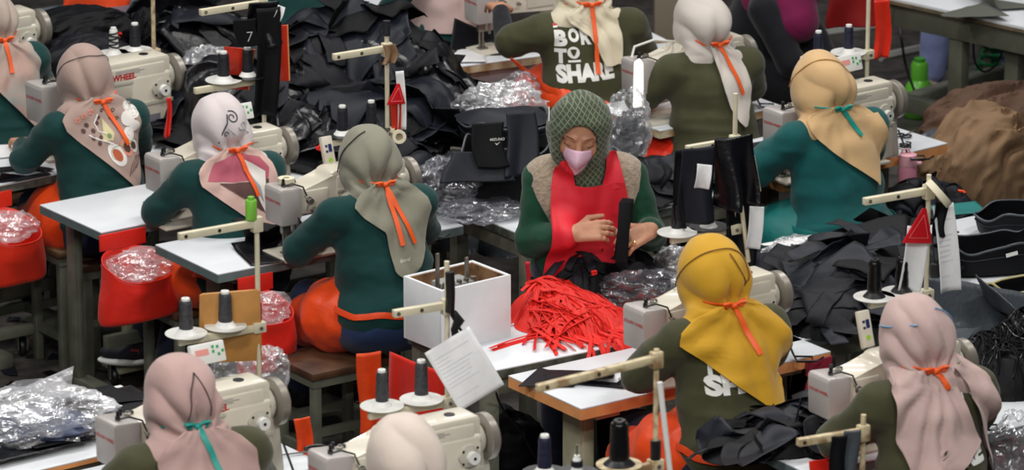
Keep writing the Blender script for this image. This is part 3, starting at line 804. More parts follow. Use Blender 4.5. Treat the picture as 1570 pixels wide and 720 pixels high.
def machine(label, px, py, yaw=35, s=1.0, wz=0.215, panel=None, lamp=False, txt=None, txt_x=0.22, stain=False, foot=True):
    """px,py: pixel of the hand-wheel centre"""
    s3 = s; wheel = W(px, py, 0.75 + wz * s3)
    c, sn = math.cos(R_(yaw)), math.sin(R_(yaw)); wx = 0.575
    o = wheel - Vector((c * wx, sn * wx, 0)) * s3
    r = empty('sewing_machine', (o.x, o.y, 0.75), R_(yaw), s3); tag(r, label, 'sewing machine')
    # casting: bed, column, arm
    b = MB()
    b.box(0.0, 0.50, -0.085, 0.085, 0.0, 0.012, bev=0.004)
    b.box(0.36, 0.535, -0.062, 0.062, 0.008, 0.25, bev=0.014, seg=3)
    b.prism([(0.085, 0.160), (0.34, 0.150), (0.535, 0.150), (0.535, 0.298), (0.52, 0.305), (0.235, 0.305), (0.215, 0.298), (0.205, 0.272), (0.085, 0.262)], -0.052, 0.056, 'y', bev=0.010)
    b.box(0.235, 0.51, -0.059, -0.045, 0.17, 0.285, bev=0.008)
    b.box(0.10, 0.20, -0.058, -0.045, 0.175, 0.25, bev=0.006)
    body = b.build('arm_casting', M_mach, r)
    b = MB(); b.box(0.235, 0.53, -0.0615, -0.058, 0.222, 0.236, bev=0.002).box(0.36, 0.535, -0.066, -0.060, 0.135, 0.15, bev=0.002)
    b.build('seam_strip', M_mach2, body)
    # head
    b = MB(); b.prism([(-0.002, 0.13), (0.075, 0.13), (0.088, 0.16), (0.088, 0.265), (0.004, 0.272), (-0.006, 0.262)], -0.058, 0.058, 'y', bev=0.009)
    b.build('head_cover', M_mach_head, r)
    tv, tf = text_verts('GOLDEN WHEEL', 0.0135, 0.0003, None)
    Mt = Matrix(((0, 0, -1, -0.0068), (-1, 0, 0, 0.046), (0, 1, 0, 0.215), (0, 0, 0, 1)))
    b = MB(); b.raw(tv, tf, Mt)
    if txt:
        tv, tf = text_verts(txt, 0.030, 0.0012, None)
        Mt = Matrix(((1, 0, 0, txt_x), (0, 0, -1, -0.0600), (0, 1, 0, 0.243), (0, 0, 0, 1))); b.raw(tv, tf, Mt)
    b.build('lettering', M_red_ink, body, False)
    # needle bar, presser, take-up
    b = MB(); b.cyl((0.04, 0, 0.02), (0.04, 0, 0.135), 0.0045).cyl((0.055, 0.0, 0.035), (0.055, 0, 0.135), 0.005).box(0.03, 0.07, -0.022, 0.012, 0.013, 0.019, bev=0.002).box(0.048, 0.062, -0.008, 0.008, 0.018, 0.045, bev=0.002)
    b.box(0.03, 0.066, -0.012, 0.010, 0.085, 0.13, bev=0.004).cyl((0.07, -0.03, 0.13), (0.07, -0.03, 0.08), 0.006)
    b.build('needle_bar', M_steel, r)
    for (x, z, rr) in ((0.115, 0.215, 0.013), (0.135, 0.175, 0.012), (0.19, 0.20, 0.008)):
        MB().lathe([(rr, 0), (rr, -0.004), (rr * .5, -0.006), (rr * .5, -0.014), (rr * .8, -0.015), (rr * .8, -0.022), (0, -0.023)], (x, -0.055, z), 'y', 16).build('tension_dial', M_steel, r)
    MB().tube([(0.095, -0.058, 0.235), (0.105, -0.075, 0.215), (0.099, -0.070, 0.185)], 0.002, 5).build('take_up_lever', M_steel, r)
    for prof, c_ in (([(0.008, 0), (0.008, 0.012), (0.005, 0.013), (0.005, 0.028), (0, 0.029)], (0.03, -0.02, 0.270)), ([(0.006, 0), (0.006, 0.02), (0, 0.021)], (0.062, 0.02, 0.268)),
                     ([(0.009, 0), (0.009, 0.010), (0, 0.011)], (0.10, 0.025, 0.262)), ([(0.017, 0), (0.017, 0.0025), (0.006, 0.0028), (0, 0.0028)], (0.455, 0.0, 0.3045)), ([(0.009, 0), (0.009, 0.002), (0, 0.002)], (0.30, 0.02, 0.3048))):
        MB().lathe(prof, c_, 'z', 16).build('top_knob', M_black, r)
    MB().tube([(0.02, -0.03, 0.275), (0.05, -0.05, 0.285), (0.09, -0.058, 0.268), (0.10, -0.066, 0.235)], 0.003, 6).build('thread_guide', M_black, r)
    MB().lathe([(.011, 0), (.011, .006), (.006, .008), (.006, .012), (0, .012)], (0.075, 0, .272), 'z', 12).build('face_screw', M_steel, r)
    # stitch length dial plate
    b = MB(); b.prism([(0.483 + 0.034 * math.cos(a) * (1 + .12 * math.cos(4 * a)), 0.190 + 0.036 * math.sin(a)) for a in [2 * PI * i / 20 for i in range(20)]], -0.070, -0.060, 'y', bev=0.002)
    dp = b.build('dial_plate', M_mach2, r)
    b = MB(); b.cyl((0.490, -0.070, 0.185), (0.490, -0.088, 0.185), 0.019, n=20); b.build('stitch_dial', M_spool, dp)
    b = MB(); b.cyl((0.490, -0.088, 0.185), (0.490, -0.0895, 0.185), 0.005, n=12)
    for (x, z) in ((0.460, 0.207), (0.510, 0.212), (0.460, 0.168)): b.cyl((x, -0.070, z), (x, -0.0715, z), 0.0042, n=10)
    b.build('dial_hole', M_black, dp)
    if stain:
        b = MB(); b.box(0.44, 0.53, -0.0668, -0.060, 0.07, 0.132, bev=0.003); b.build('oily_plate', mat('oil_stained', rgb(206, 190, 150), rough=0.35, vscale=22, second=rgb(196, 140, 48)), body)
    # label plate on the column
    b = MB(); b.box(0.40, 0.48, -0.0635, -0.061, 0.075, 0.10); b.build('spec_plate', M_grey_ink, body, False)
    b = MB()
    for i in range(3): b.box(0.30, 0.30 + 0.10 + 0.02 * (i % 2), -0.0600, -0.0592, 0.262 + i * 0.006, 0.2635 + i * 0.006)
    b.build('fine_print', M_grey_ink, body, False)
    # hand wheel, hub, guard post
    b = MB(); b.lathe([(0.020, 0.560), (0.066, 0.563), (0.072, 0.568), (0.072, 0.590), (0.067, 0.596), (0.050, 0.594), (0.046, 0.584), (0.018, 0.584), (0.018, 0.598), (0, 0.598)], (0, 0, 0.215), 'x', 32)
    b.build('handwheel', M_wheel, r)
    b = MB(); b.lathe([(0.052, 0.525), (0.056, 0.530), (0.056, 0.542), (0.052, 0.545), (0.046, 0.545), (0.046, 0.555), (0.030, 0.556), (0.030, 0.562), (0, 0.562)], (0, 0, 0.215), 'x', 28)
    b.build('pulley', M_mach2, r)
    if foot:
        b = MB(); b.prism([(0.537, -0.0), (0.60, -0.0), (0.585, 0.14), (0.555, 0.19), (0.537, 0.19)], -0.02, 0.05, 'y', bev=0.006)
        b.build('belt_guard', M_mach2, r)
    b = MB(); b.tube([(0.59, -0.02, 0.10), (0.60, -0.06, 0.02), (0.58, -0.11, 0.006), (0.62, -0.14, 0.006), (0.65, -0.10, 0.008), (0.60, -0.07, 0.010), (0.57, -0.12, 0.012), (0.63, -0.15, 0.010), (0.68, -0.12, 0.006)], 0.0035, 6)
    b.build('power_cord', M_black, r)
    if panel:
        x, y, z = panel[:3]; mini = len(panel) > 3 and panel[3]
        pw, phh = (0.045, 0.12) if mini else (0.115, 0.062)
        Mp = Matrix.Translation((x, y, z)) @ Matrix.Rotation(R_(-18), 4, 'X')
        b = MB(); b.box(-pw / 2, pw / 2, -0.010, 0.012, -phh / 2, phh / 2, M=Mp, bev=0.004); pn = b.build('control_panel', M_spool if not mini else M_mach, r)
        b = MB(); b.cyl((x, y + 0.01, 0.29), (x, y + 0.006, z - phh / 2 + 0.004), 0.006); b.build('panel_post', M_mach2, pn)
        g = MB()
        if not mini:
            for (a, q) in ((0.012, 0.012), (0.028, 0.010), (0.012, -0.002), (0.030, -0.012), (0.044, -0.004)): g.box(a, a + 0.008, -0.0115, -0.0095, q, q + 0.009, M=Mp)
            g.build('green_button', mat('button_green', rgb(70, 160, 90), rough=0.4), pn, False)
            MB().box(-0.045, 0.0, -0.0115, -0.0095, -0.004, 0.014, M=Mp).build('display', mat('display_red', rgb(236, 160, 150), rough=0.3), pn, False)
        else:
            g.lathe([(0.008, 0), (0.008, 0.004), (0, 0.004)], (0, 0, 0), 'y', 14, Mp @ Matrix.Translation((0.0, -0.013, -0.028)))
            g.build('green_button', mat('button_lime', rgb(150, 196, 60), rough=0.4), pn, False)
            MB().box(0.0, 0.013, -0.0115, -0.0095, 0.002, 0.030, M=Mp).box(-0.013, -0.004, -0.0115, -0.0095, 0.0, 0.008, M=Mp).box(-0.013, -0.004, -0.0115, -0.0095, 0.02, 0.028, M=Mp).build('display', mat('display_blue', rgb(34, 44, 96), rough=0.3), pn, False)
    if lamp:
        b = MB(); b.tube([(0.26, 0.02, 0.30), (0.12, 0.0, 0.335), (0.0, -0.03, 0.33), (-0.02, -0.04, 0.29)], 0.005, 8)
        lp = b.build('lamp_arm', M_spool, r)
        b = MB(); b.prism([(-0.035, 0.09), (0.015, 0.09), (0.012, 0.27), (-0.005, 0.295), (-0.03, 0.28)], -0.082, -0.066, 'y', bev=0.008)
        b.build('lamp_light', mat('lamp_glow', (1, 0.98, 0.92, 1), emis=((1, 0.97, 0.88, 1), 1.25)), r)
    return r, (lambda x, y, z=0: Vector((o.x + (c * x - sn * y) * s3, o.y + (sn * x + c * y) * s3, 0.75 + z * s3)))

CONES = {}
def cone(label, p, kind='black', h=0.13, r=0.024, group=None, tilt=0):
    """thread cone standing on a disc"""
    key = (kind, h, r)
    if key not in CONES:
        t = empty('thread_cone', (0, 0, 0)); 
        tb = {'black': M_thread_blk, 'grey': M_thread_gry, 'navy': mat('thread_navy', rgb(24, 28, 52), rough=0.5, bump=0.3, bscale=160), 'zigzag': M_spool, 'shiny': mat('thread_shiny_black', rgb(10, 10, 12), rough=0.25)}[kind]
        MB().lathe([(r * 1.75, 0.002), (r * 1.75, 0.005), (r * 1.25, 0.018), (r * 1.08, 0.024), (r * .3, 0.024)], n=24).build('spool_foot', M_black if kind == 'shiny' else M_spool, t)
        prof = [(r * .5, 0.022), (r * 1.02, 0.023), (r * 1.04, 0.03)]
        nn = 9
        for i in range(nn): prof.append((r * (1.03 - 0.14 * i / nn) + 0.0006 * math.sin(i * 2.1), 0.03 + (h - 0.04) * (i + 1) / nn))
        prof += [(r * .8, h - 0.006), (r * .4, h - 0.006)]
        th = MB().lathe(prof, n=24).build('thread', tb, t)
        if kind == 'zigzag':
            b = MB()
            for q in (0, 1):
                b.tube([((r + .001) * math.cos(a * (1 if q else -1)), (r + .001) * math.sin(a * (1 if q else -1)), 0.03 + (h - 0.045) * a / (2 * PI * 3)) for a in [2 * PI * 3 * i / 60 for i in range(61)]], 0.0035, 5)
            b.build('thread_band', M_thread_blk, th)
        MB().lathe([(r * .62, h - 0.008), (r * .66, h), (r * .60, h + 0.003), (r * .28, h + 0.003), (r * .26, h - 0.004), (0, h - 0.004)], n=20).build('spool_tip', M_black if kind == 'shiny' else M_spool, t)
        CONES[key] = t; t.location = p
    else:
        t = copy_tree(CONES[key], tree_of(CONES[key]), p, random.uniform(0, 6))
    tag(t, label, 'thread spool', group); return t

def stand(label, px, py, yaw, H=0.60, arm_z=0.50, arm_l=0.27, bar_z=0.27, bar_l=0.28, discs=(0.10, 0.24), cones=None, m=None, zb=0.75, disc_m=None, top=None, arm=True, bar=True, arm_drop=0.0, dy=0.015, yaw2=None, zo=0.0):
    """px,py: pixel where the crossbar meets the pole"""
    mm = m or M_stand
    p = W(px, py, zb + bar_z)
    r = empty('thread_stand', (p.x, p.y, zb), R_(yaw)); tag(r, label, 'thread stand')
    MB().lathe([(0.022, 0), (0.022, 0.006), (0.014, 0.01), (0.0085, 0.012), (0.0085, H), (0, H)], n=14).build('pole', mm, r)
    c, s = math.cos(R_(yaw)), math.sin(R_(yaw))
    if bar:
        cb = MB().box(-bar_l, 0.02, -0.010, 0.010, bar_z - 0.022, bar_z + 0.002, bev=0.002).box(-0.022, 0.022, -0.018, 0.018, bar_z - 0.026, bar_z + 0.010, bev=0.003).build('crossbar', mm, r)
        MB().cyl((0.0, -0.018, bar_z - 0.008), (0.0, -0.024, bar_z - 0.008), 0.006, n=10).build('screw', M_steel, cb)
        for i, d in enumerate(discs):
            dm = (disc_m or [M_disc] * 4)[i]
            MB().lathe([(0.070, bar_z + 0.012), (0.0705, bar_z + 0.010), (0.055, bar_z + 0.0055), (0.020, bar_z + 0.003), (0.0, bar_z + 0.003), ], (-d, dy, 0), n=36).build('disc', dm, r)
            MB().cyl((-d, dy, bar_z + 0.002), (-d, dy, bar_z + 0.10), 0.003, n=8).build('pin', M_steel, r)
    if arm:
        t = math.radians(arm_drop)
        ar = MB().box(-arm_l, 0.018, -0.011, 0.011, -0.012, 0.012, M=Matrix.Translation((0, 0, arm_z)) @ Matrix.Rotation(t, 4, 'Y') @ (Matrix.Rotation(R_(yaw2 or 0), 4, 'Z')), bev=0.002).box(-0.018, 0.018, -0.014, 0.014, arm_z - 0.030, arm_z + 0.022, bev=0.003).build('guide_arm', mm, r)
        for x in (-arm_l * .93, -arm_l * .5):
            b = MB(); q = Matrix.Translation((0, 0, arm_z)) @ Matrix.Rotation(t, 4, 'Y') @ (Matrix.Rotation(R_(yaw2 or 0), 4, 'Z'))
            b.lathe([(0.0062, 0), (0.0062, -0.0125), (0.0035, -0.0125), (0.0035, -0.011), (0, -0.011)], (x, 0, 0), 'y', 12, q)
            b.build('thread_eye', M_black, ar)
    for i, k in enumerate(cones or []):
        if k is None: continue
        d = discs[i]
        cone(k[0], (p.x - c * d - s * dy, p.y - s * d + c * dy, zb + bar_z + 0.004), *k[1:])
    return r, (lambda x, y, z: Vector((p.x + c * x - s * y, p.y + s * x + c * y, zb + z + zo)))

def stool(label, px, py, yaw=35, w=0.30, d=0.26, h=0.45, seat=None, frame=None):
    p = W(px, py, h); r = empty('stool', (p.x, p.y, 0), R_(yaw)); tag(r, label, 'stool')
    MB().box(-w/2, w/2, -d/2, d/2, h - 0.028, h, bev=0.005).build('seat', seat or M_wood_old, r)
    MB().box(-w/2 + 0.01, w/2 - 0.01, -d/2 + 0.01, d/2 - 0.01, h - 0.06, h - 0.028).build('seat_frame', frame or M_frame, r, False)
    for x in (-1, 1):
        for y in (-1, 1):
            a = x * (w/2 - 0.03); b_ = y * (d/2 - 0.03)
            MB().box(a - 0.016, a + 0.016, b_ - 0.016, b_ + 0.016, 0, h - 0.03, bev=0.002).build('leg', frame or M_frame, r)
    for x in (-1, 1): MB().box(x * (w/2 - 0.03) - 0.01, x * (w/2 - 0.03) + 0.01, -d/2 + 0.04, d/2 - 0.04, 0.12, 0.15).build('stretcher', frame or M_frame, r, False)
    for y in (-1, 1): MB().box(-w/2 + 0.04, w/2 - 0.04, y * (d/2 - 0.03) - 0.01, y * (d/2 - 0.03) + 0.01, 0.20, 0.23).build('stretcher', frame or M_frame, r, False)
    return r

def hung_bag(label, p, yaw, w=0.20, h=0.30, depth=0.09, m=None, plastic=False, strap=0.06, seed=1, name='hanging_bag', open_=0.75):
    """open pouch hung from a table edge; p = top centre of the hanging strip; it hangs on the -y side"""
    m = m or M_red_bag; r = empty(name, (p.x, p.y, p.z), R_(yaw)); tag(r, label, 'bag')
    MB().box(-w * .33, w * .33, -0.012, -0.004, -strap, 0.002, bev=0.001).build('hanging_flap', m, r)
    n = 40; rows = 18; V = []; F = []
    for j in range(rows + 1):
        t = j / rows
        for i in range(n):
            a = 2 * PI * i / n; ca, sa = math.cos(a), math.sin(a)
            ex = 0.7
            rx = w * .5 * (0.84 + 0.30 * t - 0.08 * t ** 6); ry = depth * .5 * (1.25 - 0.35 * t) * (1 if t < .93 else 1 - (t - .93) * 6)
            x = rx * abs(ca) ** ex * (1 if ca > 0 else -1); y = ry * abs(sa) ** ex * (1 if sa > 0 else -1)
            drop = -0.055 * (1 - sa) * .5 * open_ * 2 * (1 - t)
            z = -strap - h * t + drop
            q = np.array([x + seed, y, z]); amp = 0.010 * min(1, t * 3 + .3)
            dd = amp * 1.5 * (float(vnoise(q * np.array((1.2, 1, .45)), 13, seed)) + 0.5 * float(ridged(q, 7, seed + 1)))
            V.append((x * (1 + dd * 2), y - depth * .62 - 0.01 + (sa) * dd, z + dd * .3))
    for j in range(rows):
        for i in range(n): F.append((j*n+i, j*n+(i+1) % n, (j+1)*n+(i+1) % n, (j+1)*n+i))
    F.append(tuple(rows * n + i for i in range(n)))
    b = MB(); b.raw(V, F); o = b.build('pouch', m, r, True, 80)
    sm = o.modifiers.new('thickness', 'SOLIDIFY'); sm.thickness = 0.003
    MB().tube([V[i] for i in range(n)], 0.0025, 6, True).build('rim', m, o)
    if plastic:
        crumple('clear plastic film', r.matrix_basis @ Vector((w*.04, -depth * .62, -strap - 0.045)), (w * .36, depth * .42, 0.055), 'clear crumpled plastic film tucked inside %s' % plastic, seed=seed, name='plastic_film')
    return r

def crumple(mname, c, r, label, m=None, seed=1, sub=4, amp=0.32, name='plastic_bag', cat='plastic bag', flat=None, group=None, yaw=0.0, f=3.0):
    V, F = ico((0, 0, 0), (1, 1, 1), sub); V = np.array(V)
    n = vnoise(V, f * .5, seed) * 0.6 + ridged(V, f, seed + 2) * 0.45 + vnoise(V, f * 2.6, seed + 5) * 0.32 + 0.2 * ridged(V, f * 4, seed + 6)
    V = V * (1 + amp * n[:, None]); V = V * np.array(r)
    if flat is not None: V[:, 2] = np.maximum(V[:, 2], -r[2] * flat)
    ob = meshobj(name, V, F, m or M_film, None, 50)
    ob.location = c; ob.rotation_euler = (0, 0, yaw); tag(ob, label, cat, group)
    return ob
M_film = film('clear_film'); M_film2 = film('hazy_film', clear=0.45); M_film3 = film('dark_glossy_film', tint=(0.5, 0.52, 0.6, 1), clear=0.72)
# ------------------------------------------------------------ light
wd = bpy.data.worlds.new('hall'); bpy.context.scene.world = wd; wd.use_nodes = True
wd.node_tree.nodes['Background'].inputs[0].default_value = rgb(206, 210, 222); wd.node_tree.nodes['Background'].inputs[1].default_value = 0.07
def strip_light(x, y, z, sx, sy, e, rz=0, col=(1.0, 0.98, 0.95)):
    l = bpy.data.lights.new('ceiling_and_fill_light', 'AREA'); l.shape = 'RECTANGLE'; l.size = sx; l.size_y = sy; l.energy = e; l.color = col
    o = bpy.data.objects.new('ceiling_and_fill_light', l); COL.objects.link(o); o.location = (x, y, z); o.rotation_euler = (0, 0, rz)
    tag(o, kind='structure'); return o
for (x, y, e) in ((-2.6, 1.8, 95), (2.4, 2.4, 90), (-0.4, -0.4, 80), (3.2, -1.2, 80), (-3.4, -2.4, 95), (0.3, 5.2, 70), (-2.2, -6.0, 165), (2.0, -6.0, 165), (0.0, -9.5, 190)):  # the strongest, nearest the camera, are unseen fill added to brighten front-facing sides
    strip_light(x, y, 5.2, 1.6, 0.35, e, R_(35))
vs = bpy.context.scene.view_settings
vs.view_transform = 'Standard'; vs.look = 'None'; vs.gamma = 1.0; vs.use_curve_mapping = False; vs.exposure = 0.0

# ------------------------------------------------------------ floor
def floor_mat():
    m = bpy.data.materials.new('floor_concrete'); m.use_nodes = True; nt = m.node_tree; N = nt.nodes; L = nt.links; b = N['Principled BSDF']
    tc = N.new('ShaderNodeTexCoord'); n1 = N.new('ShaderNodeTexNoise'); n1.inputs['Scale'].default_value = 1.3; n1.inputs['Detail'].default_value = 8
    n2 = N.new('ShaderNodeTexNoise'); n2.inputs['Scale'].default_value = 14; n2.inputs['Detail'].default_value = 6
    L.new(tc.outputs['Object'], n1.inputs['Vector']); L.new(tc.outputs['Object'], n2.inputs['Vector'])
    c1 = N.new('ShaderNodeValToRGB'); c1.color_ramp.elements[0].position = .35; c1.color_ramp.elements[0].color = rgb(52, 46, 40); c1.color_ramp.elements[1].position = .7; c1.color_ramp.elements[1].color = rgb(98, 94, 90)
    c2 = N.new('ShaderNodeValToRGB'); c2.color_ramp.elements[0].position = .4; c2.color_ramp.elements[0].color = (0.45, .45, .45, 1); c2.color_ramp.elements[1].position = .6; c2.color_ramp.elements[1].color = (1, 1, 1, 1)
    L.new(n1.outputs['Fac'], c1.inputs['Fac']); L.new(n2.outputs['Fac'], c2.inputs['Fac'])
    mx = N.new('ShaderNodeMix'); mx.data_type = 'RGBA'; mx.blend_type = 'MULTIPLY'; mx.inputs[0].default_value = 0.8
    L.new(c1.outputs['Color'], mx.inputs[6]); L.new(c2.outputs['Color'], mx.inputs[7]); L.new(mx.outputs[2], b.inputs['Base Color'])
    b.inputs['Roughness'].default_value = 0.45
    return m
fl = MB().box(-7, 7, -6, 12, -0.05, 0.0).build('floor', floor_mat(), None, False); tag(fl, kind='structure')

# ------------------------------------------------------------ tables
A = 35
T1, f1 = table('pale grey-edged sewing table in front of the pink-and-white scarf worker', 155, 356, 36, 1.06, 0.44, M_edge_grey, ly=.93, lw=.6)
T2, f2 = table('white sewing table with grey edge in front of the sage scarf worker', 334, 420, 34.5, 1.06, 0.44, M_edge_grey)
TB, fB = table('white-topped sewing table at the left edge under the paisley scarf worker', -40, 292, 38, 1.06, 0.44, M_edge_dark)
TA, fA = table('sewing table at the upper left corner behind the paisley scarf worker', -190, 212, 38, 1.00, 0.44, M_edge_worn)
T3, f3 = table('white bundling table with dark edge under the white box and red webbing', 745, 570, 33, 0.76, 0.50, M_edge_dark, legs=0.05, name='work_table')
T4, f4 = table('sewing table with orange wooden edge in front of the mustard scarf worker', 891, 626, 35, 1.05, 0.42, M_edge_tan, frame=M_frame_cream, th=.042)
T5, f5 = table('white table with blue-grey edge under the dusty pink scarf worker at lower right', 1240, 726, 33, 1.12, 0.56, M_edge_grey)
T6, f6 = table('white sewing table under the machine beside the olive-shirted worker at lower left', 500, 712, 36, 1.06, 0.42, M_edge_tan, cor='right')
T6b, f6b = table('white cutting table with thin tan edge under the plastic bag at lower left', 180, 691, 37, 1.5, 0.50, M_edge_tan, cor='right', th=0.02, legs=0.05, name='work_table')
T7, f7 = table('sewing table below the cream scarf worker at the bottom edge', 860, 790, 35, 1.10, 0.46, M_edge_tan, cor='right')
T8, f8 = table('sewing table with orange edge in front of the beige scarf worker in teal', 1453, 219, 39, 0.86, 0.52, M_edge_tan, cor='right', th=.042)
T9, f9 = table('grey-edged work table stacked with black bags behind the worker in the red apron', 806, 362, 35, 1.05, 0.52, M_edge_dark, legs=0.05, name='work_table')
T10, f10 = table('large white table at the right covered with black bags and panels', 1190, 530, 35, 1.6, 0.80, M_edge_grey, legs=0.05, name='work_table')
T11, f11 = table('worn cream-edged sewing table in front of the BORN TO SHARE shirt', 694, 103, 27, 1.0, 0.46, M_edge_worn, frame=mat('frame_beige', rgb(196, 186, 168)))
T12, f12 = table('white sewing table under the lamp machine in front of the cream scarf worker', 1012, 200, 36, 0.62, 0.44, M_edge_worn)
T13, f13 = table('table with yellow wooden edge between the two olive shirts', 900, 122, 24, 0.8, 0.4, mat('edge_yellow', rgb(214, 160, 60)), name='work_table')
T16, f16 = table('low work table buried under the heap of black fabric', 690, 182, 35, 1.12, 0.66, M_edge_dark, legs=0.05, name='work_table', cor='right')
T14, f14 = table('grey-topped table behind the fabric heap at the top left', 350, 22, 30, 1.3, 0.5, M_edge_dark, legs=0.05, name='work_table', cor='right', top=mat('top_grey', rgb(96, 104, 116), rough=.5))
T18, f18 = table('small work table holding loose black panels behind the sage scarf worker', 566, 284, 35, 0.30, 0.34, M_edge_dark, legs=0.04, name='work_table')
T17, f17 = table('white table with tan edge at the top behind the fabric heap', 515, 16, 30, 0.6, 0.4, M_edge_tan, legs=0.05, name='work_table')
# ------------------------------------------------------------ scarves
def scarf(name, r, g, b, **k):
    return mat('scarf_' + name, rgb(r, g, b), rough=0.75, sheen=0.2, bump=0.12, bscale=40, spec=0.3, **k)
S_taupe = scarf('taupe', 166, 142, 132); S_white = scarf('offwhite', 206, 196, 196); S_sage = scarf('sage', 132, 130, 114)
S_must = scarf('mustard', 200, 152, 34); S_pink = scarf('dusty_pink', 190, 164, 158); S_pink2 = scarf('rose', 178, 148, 142)
S_beige = scarf('beige', 206, 170, 122); S_cream = scarf('cream', 198, 190, 182); S_ivory = scarf('ivory', 218, 208, 182); S_cream2 = scarf('pale_cream', 206, 192, 180)
S_herr = scarf('stone', 176, 160, 148)

def herringbone():
    m = scarf('herringbone', 170, 158, 150); nt = m.node_tree; N = nt.nodes; L = nt.links; b = N['Principled BSDF']
    tc = N.new('ShaderNodeTexCoord'); w1 = N.new('ShaderNodeTexWave'); w1.inputs['Scale'].default_value = 55; w1.inputs['Distortion'].default_value = 0
    sp = N.new('ShaderNodeSeparateXYZ'); L.new(tc.outputs['Object'], sp.inputs[0])
    pp = N.new('ShaderNodeMath'); pp.operation = 'PINGPONG'; pp.inputs[1].default_value = 0.035; L.new(sp.outputs[0], pp.inputs[0])
    cb = N.new('ShaderNodeCombineXYZ'); ad = N.new('ShaderNodeMath'); ad.operation = 'ADD'; L.new(pp.outputs[0], ad.inputs[0]); L.new(sp.outputs[2], ad.inputs[1])
    L.new(ad.outputs[0], cb.inputs[0]); L.new(cb.outputs[0], w1.inputs['Vector'])
    n = N.new('ShaderNodeTexNoise'); n.inputs['Scale'].default_value = 9; L.new(tc.outputs['Object'], n.inputs['Vector'])
    cr = N.new('ShaderNodeValToRGB'); e = cr.color_ramp.elements; e[0].position = .35; e[0].color = rgb(110, 128, 126); e[1].position = .6; e[1].color = rgb(176, 120, 104)
    L.new(n.outputs['Fac'], cr.inputs['Fac'])
    mx = N.new('ShaderNodeMix'); mx.data_type = 'RGBA'; mx.inputs[6].default_value = rgb(186, 174, 164); L.new(cr.outputs['Color'], mx.inputs[7]); L.new(w1.outputs['Fac'], mx.inputs[0])
    L.new(mx.outputs[2], b.inputs['Base Color']); return m
S_herr2 = herringbone()
M_tan_cord = mat('cord_brown', rgb(120, 80, 30), rough=.6); M_dk_cord = mat('cord_dark', rgb(40, 34, 36), rough=.6); M_blue_cord = mat('cord_blue', rgb(120, 160, 196), rough=.6)

def disc_poly(cx, cz, r, n=14, ex=1.0, rot=0): return [(cx + r * math.cos(2*PI*i/n) * math.cos(rot) - ex * r * math.sin(2*PI*i/n) * math.sin(rot), cz + r * math.cos(2*PI*i/n) * math.sin(rot) + ex * r * math.sin(2*PI*i/n) * math.cos(rot)) for i in range(n)]
def lay_line(H, pts, r, lift=0.002):
    out = []
    for x, z in pts:
        h = H.ray((x, -1, z), (0, 1, 0)); out.append((x, (h[0].y if h else 0) - lift, z))
    return out
def spiral(cx, cz, r, turns=1.5, a0=0, n=26, sg=1):
    return [(cx + r * (1 - .8 * i / n) * math.cos(a0 + sg * 2*PI*turns*i/n), cz + r * (1 - .8 * i / n) * math.sin(a0 + sg * 2*PI*turns*i/n)) for i in range(n + 1)]
def pattern(p, polys=(), lines=(), name='printed_pattern'):
    """motifs printed on the scarf; one part"""
    ms = []; b = MB(); H = p['H2']
    for (poly, m, lift) in polys:
        if m not in ms: ms.append(m)
        b.mi = ms.index(m); b.raw(*lay_shape(H, poly, lift=lift))
    for (pts, r, m) in lines:
        if m not in ms: ms.append(m)
        b.mi = ms.index(m); b.tube(lay_line(H, pts, r, 0.0015), r, 5)
    b.build(name, ms, p['head'], True, 60)

OL = M_green_olive
pA = seated('person in a green shirt with a herringbone grey scarf, cut off by the left edge', -20, -18, 30, 1.0, M_green_dk, 'long', S_herr,
    [(1.04, -.05, .06), (1.0, -.12, .13), (.96, -.13, .15), (.86, -.05, .135), (.78, .02, .12), (.72, .07, .095)], knot=(.01, 1.05), tie=M_orange, tails=((0.0, .12),), flap_mats=S_herr2, legs=False, seed=21)
pB = seated('person in a green shirt with a taupe paisley scarf, sewing near the left edge', 128, 67, 28, 1.0, M_green_dk, 'long', S_taupe,
    [(1.06, -.04, .07), (1.03, -.11, .12), (.99, -.16, .15), (.95, -.15, .155), (.90, -.10, .15), (.80, .01, .135), (.74, .07, .12), (.715, .09, .11)], knot=(.01, 1.04), tie=M_orange, tails=((.07, .16),), apron=M_orange, seed=3, nf=5, armL=(-.17, .40, .80),
    cord=dict(mat=M_dk_cord, r=.0016, paths=[[(-.10, .20, 1.10), (-.09, .12, 1.20), (-.04, .08, 1.22), (.02, .07, 1.215), (.09, .12, 1.20), (.10, .2, 1.10)]]), pants=M_jean_dk)
pC = seated('person in a green shirt with a white, mauve and pink scarf printed with swirls', 335, 142, 28, 1.0, M_green_dk, 'long', S_white,
    [(1.06, -.04, .05), (1.03, -.10, .11), (.99, -.155, .145), (.94, -.15, .155), (.88, -.08, .15), (.80, .02, .135), (.74, .075, .115), (.72, .085, .105)], knot=(.005, 1.05), tie=M_orange, tails=((.045, .16),), seed=5, nf=5, wide=1.0, apron=M_orange, pants=M_navy, feet={-1: (226, 522, .19, 62), 1: (262, 560, .19, 0)}, shoe_mat=mat('shoe_navy', rgb(26, 26, 38), rough=.7),
    flap_mats=scarf('blush', 206, 172, 162))
pD = seated('person in a green shirt with a sage grey scarf and orange apron', 562, 190, 28, 1.02, M_green_dk, 'long', S_sage,
    [(1.06, -.03, .05), (1.03, -.09, .12), (.99, -.13, .16), (.95, -.10, .17), (.90, -.035, .15), (.82, -.03, .125), (.765, -.025, .075), (.735, .015, .03)], knot=(.0, 1.05), tie=M_orange, tails=((.02, .20), (.07, .20)), apron=M_orange, seed=8, nf=6, wide=1.06, pants=M_jean_dk,
    cord=dict(mat=M_dk_cord, r=.0022, name='headband', paths=[[(-.10, .22, 1.06), (-.10, .17, 1.12), (-.08, .13, 1.19), (-.03, .12, 1.23)]]))
